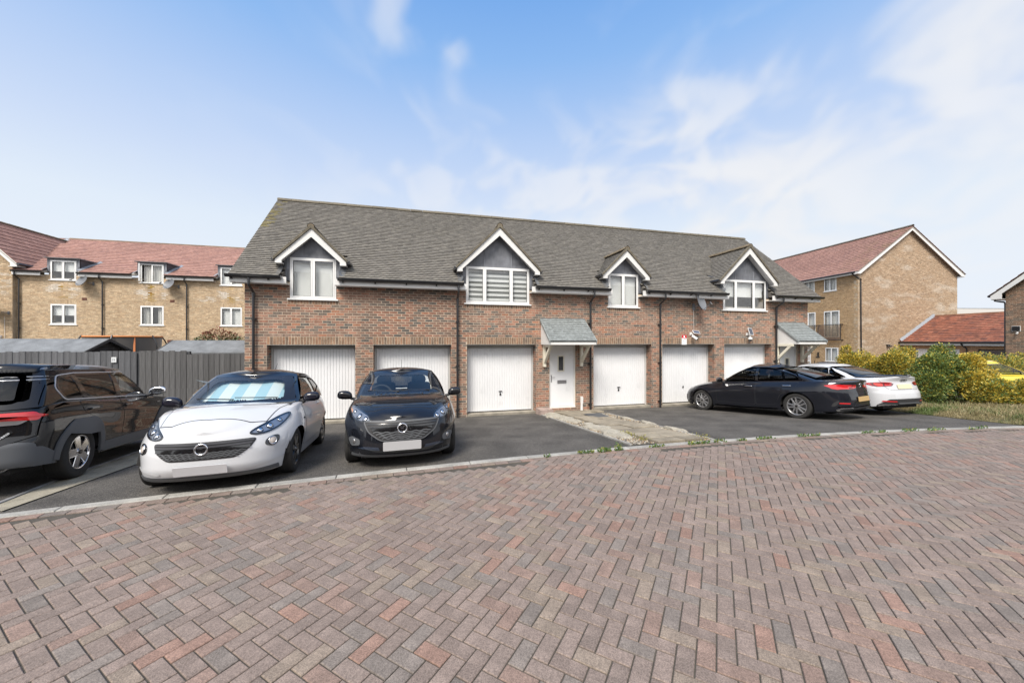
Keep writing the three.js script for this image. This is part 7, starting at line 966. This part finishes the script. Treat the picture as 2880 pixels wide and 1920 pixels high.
  { const cv = document.createElement('canvas'); cv.width = 512; cv.height = 64; const c = cv.getContext('2d'); c.fillStyle = '#0b0c0e'; c.fillRect(0, 0, 512, 64); c.fillStyle = '#d8dadd'; c.font = 'bold 52px sans-serif'; c.textAlign = 'left'; c.fillText('CLA 220', 10, 50); const t = new THREE.CanvasTexture(cv); t.colorSpace = THREE.SRGBColorSpace; mesh('lettering', onFace(A, 'B', [-.32, .715], .006, () => new THREE.PlaneGeometry(.24, .03).rotateZ(0)), std({ map: t, roughness: .3 }), A.car).rotation.z = 0; }
  mesh('roof_fin', onFace(A, 'T', [0, -.62], 0, () => { const g = new THREE.ConeGeometry(.03, .16, 8); g.scale(.6, 1, 1); g.rotateX(-.2); g.rotateX(Math.PI / 2 + 1.1); return g; }), CM.gloss, A.car);
  const f = [-.198, -.98]; const cx = 6.57 + .9 * .98, cz = 4.02 - .9 * .198; A.place(cx + f[0] * 1.365, cz + f[1] * 1.365, ...f);
}
// white saloon, and two more in its shape
const saloon = (name, label, paint, full) => {
  const A = makeCar(name, label, {
    wb: 2.80, fo: .83, ro: 1.08, R: .33, tw: .225, tx: .885, W: .915, arch: .38, archK: 1, sill: .2, cf: .8, cr: .5, pf: 2.6, qf: 3, pr: 2.6, qr: 3.4, tf: .05, tr: .05, flare: .02, crown: 2.5, cowl: .99,
    nose: [[.15, -.12], [.25, -.02], [.4, 0], [.6, -.02], [.74, -.1]], tail: [[.15, -.14], [.28, -.03], [.45, 0], [.6, -.01], [.66, -.045], [.9, -.09], [1.02, -.045], [1.06, -.07]],
    sec: [[-.2, .9], [0, .95], [.1, .962], [.3, .975], [.5, .988], [.7, 1], [.74, .985], [.85, .972], [.94, .935], [1, .895]], sh: [[-2.4, 1.0], [-1.8, 1.0], [-1, .985], [0, .96], [.8, .93], [1.4, .86], [2.2, .7]],
    top: [[-2.4, 1.05], [-1.9, 1.04], [-1.4, 1.02], [0, 1.0], [.9, 1.0], [1.3, .96], [1.8, .88], [2.2, .72]], bot: [[-2.5, .3], [-2.1, .25], [-1.4, .2], [0, .19], [1.4, .18], [2.3, .18]],
    gh: { zwb: 1.05, zwt: .1, zrb: -1.88, zrt: -1.0, wb: .785, wt: .575, cfB: .42, cfT: .2, crB: .22, crT: .14, roofC: [[-1.1, 1.385], [-.6, 1.425], [-.2, 1.435], [.12, 1.40]], roofE: [[-1.1, 1.325], [-.6, 1.365], [-.15, 1.37], [.12, 1.34]], bulge: .04, pr: 3, roofK: .72 },
    paint, windows: { rearAxis: 'T', front: [[-.68, 1.01], [.68, 1.01], [.52, 1.335], [-.52, 1.335]], rear: [[-.5, -1.08], [.5, -1.08], [.62, -1.72], [-.62, -1.72]], side: [{ pts: [[.6, .99], [-.25, 1.005], [-.23, 1.33], [.05, 1.32]] }, { pts: [[-.33, 1.008], [-1.12, 1.025], [-1.02, 1.27], [-.31, 1.33]], tint: true }, { pts: [[-1.16, 1.03], [-1.5, 1.05], [-1.08, 1.25]], tint: true, r: .02 }], chrome: roundPoly([[.7, .975], [-1.56, 1.03], [-1.05, 1.29], [-.5, 1.345], [.05, 1.338]], .03), chromeW: .014, chromeMat: CM.gloss, pillars: [[[-.25, 1.0], [-.33, 1.0], [-.31, 1.33], [-.23, 1.33]]] },
    doors: [{ pts: [[.8, .93], [.82, .3], [-.3, .3], [-.3, .96]], handle: [-.12, .86] }, { pts: [[-.32, .96], [-.32, .3], [-.9, .32], [-1.02, .6], [-1.35, .85], [-1.42, .99]], handle: [-1.15, .885] }], mirror: [.94, 1.02, .6, .11], mirrorMat: paint, wheel: { rim: .225, n: 5, w0: .03, w1: .035, mat: CM.blackAlloy, dish: .02 },
  });
  for (const s of [1, -1]) { const t = A.panel('tail_lamp', roundPoly([[.34, .85], [.74, .895], [.815, .885], [.8, .8], [.74, .775], [.42, .785]].map(([x, y]) => [x * s, y]), .02), 'B', .008, phy({ color: lin(.1, .012, .014), roughness: .1, clearcoat: 1 }), A.car, { rim: .012 }); A.panel('red_band', roundPoly([[.42, .83], [.6, .845], [.6, .8], [.44, .8]].map(([x, y]) => [x * s, y]), .01), 'B', .011, CM.lensRed, t); A.panel('red_band', roundPoly([[.64, .85], [.78, .875], [.78, .83], [.73, .79], [.64, .795]].map(([x, y]) => [x * s, y]), .015), 'B', .011, phy({ color: lin(.7, .04, .025), roughness: .12, clearcoat: 1 }), t); A.panel('reflector', roundPoly([[.42, .4], [.72, .42], [.74, .395], [.42, .375]].map(([x, y]) => [x * s, y]), .008), 'B', .022, CM.lensRed); A.panel('exhaust_trim', roundPoly([[.4, .315], [.72, .325], [.78, .3], [.74, .24], [.42, .24]].map(([x, y]) => [x * s, y]), .015), 'B', .024, CM.alloy, A.car, { rim: .02 }); A.panel('exhaust_bore', roundPoly([[.43, .3], [.7, .308], [.74, .29], [.71, .258], [.45, .258]].map(([x, y]) => [x * s, y]), .012), 'B', .027, M.dark); }  // bands are brighter red lens panels on the dark tail lamp
  for (const ax of ['L', 'R']) A.panel('side_lamp', roundPoly([[-2.02, .87], [-2.3, .9], [-2.38, .88], [-2.36, .8], [-2.2, .79]], .02), ax, .007, phy({ color: lin(.4, .015, .015), roughness: .1, clearcoat: 1 }), A.car, { rim: .01 });
  A.panel('diffuser', roundPoly([[-.6, .45], [.6, .45], [.79, .31], [.78, .235], [-.78, .235], [-.79, .31]], .03), 'B', .016, CM.trim, A.car, { rim: .02 }); A.panel('diffuser_bar', [[-.38, .36], [.38, .36], [.36, .325], [-.36, .325]], 'B', .03, CM.clad, A.car, { rim: .012 });
  A.panel('boot_gap_shade', roundPoly([[-.7, 1.0], [.7, 1.0], [.62, .78], [.5, .68], [-.5, .68], [-.62, .78]], .05), 'B', .0012, CM.trim); A.panel('boot_lid', roundPoly([[-.694, .995], [.694, .995], [.614, .782], [.494, .686], [-.494, .686], [-.614, .782]], .05), 'B', .003, paint); A.panel('spoiler', roundPoly([[-.66, 1.015], [-.3, 1.03], [.3, 1.03], [.66, 1.015], [.66, 1.03], [.3, 1.045], [-.3, 1.045], [-.66, 1.03]], .004), 'B', .035, CM.gloss, A.car, { rim: .04 });  // dark panel behind the boot lid draws the shade of its gap
  if (full) { plate(A, 'B', [0, .765], .52, .115, std({ color: lin(.66, .58, .38), roughness: .5 })); const b = grp('rings_badge', A.car); for (let i = 0; i < 4; i++) mesh('ring', onFace(A, 'B', [-.084 + i * .056, .925], .01, () => new THREE.TorusGeometry(.034, .005, 8, 28)), CM.gloss, b); const cv = document.createElement('canvas'); cv.width = 128; cv.height = 64; const c = cv.getContext('2d'); c.fillStyle = '#e2e4e6'; c.fillRect(0, 0, 128, 64); c.fillStyle = '#15181c'; c.font = 'bold 56px sans-serif'; c.textAlign = 'center'; c.fillText('A4', 64, 52); const t = new THREE.CanvasTexture(cv); t.colorSpace = THREE.SRGBColorSpace; mesh('lettering', onFace(A, 'B', [.52, .725], .006, () => new THREE.PlaneGeometry(.075, .036)), std({ map: t, roughness: .3 }), A.car); mesh('roof_fin', onFace(A, 'T', [0, -.85], 0, () => { const g = new THREE.ConeGeometry(.03, .16, 8); g.scale(.6, 1, 1); g.rotateX(Math.PI / 2 + .9); return g; }), CM.gloss, A.car); }
  return A;
};
{ const A = saloon('white_saloon', 'white saloon with black diffuser and four ring badge parked nose to the last garage', CM.paint(.5, .51, .53), true); A.place(9.62, 4.62 - 2.48 + .02, .0, -1); }
{ const A = saloon('dark_saloon', 'dark saloon whose roof shows over the white saloon beside the coach house corner', CM.paint(.008, .009, .011), false); A.place(14.9, -1.4, -.35, -1); }
// yellow hatchback behind the hedge
{
  const A = makeCar('yellow_hatchback', 'yellow hatchback with dark roof half hidden behind the golden hedge', {
    wb: 2.51, fo: .84, ro: .67, R: .31, tw: .2, tx: .83, W: .868, arch: .36, archK: 1, sill: .19, cf: 1.0, cr: .55, pf: 2.7, qf: 3.0, pr: 2.6, qr: 3, tf: .04, tr: .05, flare: .025, crown: 2.4, cowl: 1.0,
    nose: [[.15, -.12], [.22, -.04], [.32, 0], [.5, 0], [.6, -.025], [.7, -.1], [.78, -.22]], tail: [[.15, -.08], [.3, 0], [.6, 0], [.9, -.1], [1, -.16]], sec: [[-.2, .9], [0, .94], [.15, .955], [.35, .985], [.55, 1], [.75, .98], [.88, .945], [.96, .9], [1, .865]], sh: [[-1.93, .9], [-1.3, .99], [-.4, .97], [.4, .93], [.9, .90], [1.4, .81], [1.8, .71], [2.1, .6]], top: [[-1.93, .92], [-1.3, 1.02], [0, 1.0], [.8, 1.01], [1.1, .98], [1.5, .9], [1.8, .805], [1.98, .71], [2.1, .6]], bot: [[-1.95, .24], [-1.3, .2], [0, .19], [1.2, .19], [1.8, .17], [2.1, .165]],
    gh: { zwb: 1.12, zwt: .2, zrb: -1.85, zrt: -1.4, wb: .765, wt: .585, cfB: .45, cfT: .2, crB: .3, crT: .18, roofC: [[-1.45, 1.41], [-.8, 1.47], [-.3, 1.485], [.22, 1.44]], roofE: [[-1.45, 1.35], [-.7, 1.41], [-.2, 1.41], [.22, 1.375]], bulge: .03 },
    paint: CM.paint(.6, .5, .06, { metalness: 0 }), windows: { front: [[-.71, .975], [0, .995], [.71, .975], [.555, 1.385], [-.555, 1.385]], rear: [[-.56, 1.05], [.56, 1.05], [.46, 1.32], [-.46, 1.32]], side: [{ pts: [[.62, 1.0], [-.42, 1.02], [-.4, 1.34], [.1, 1.35]] }, { pts: [[-.5, 1.02], [-1.25, 1.1], [-1.1, 1.3], [-.48, 1.34]] }] },
    doors: [{ pts: [[.78, .92], [.8, .3], [-.5, .3], [-.5, .95]], handle: [-.35, .87] }], mirror: [.955, 1.0, .6, .12], wheel: { rim: .205, n: 5, w0: .03, w1: .045, mat: CM.alloy },
  });
  headlamp(A, roundPoly([[.42, .58], [.58, .575], [.72, .64], [.8, .76], [.76, .8], [.62, .74], [.46, .665]], .03), [[.6, .645, .04]]); A.panel('grille', roundPoly([[-.5, .5], [.5, .5], [.4, .36], [-.4, .36]], .05), 'F', .004, CM.trim);
  A.place(17.3, 2.7, .72, .7, (x, z) => gh(x, z) + .03);
}
renderer.render(scene, camera);
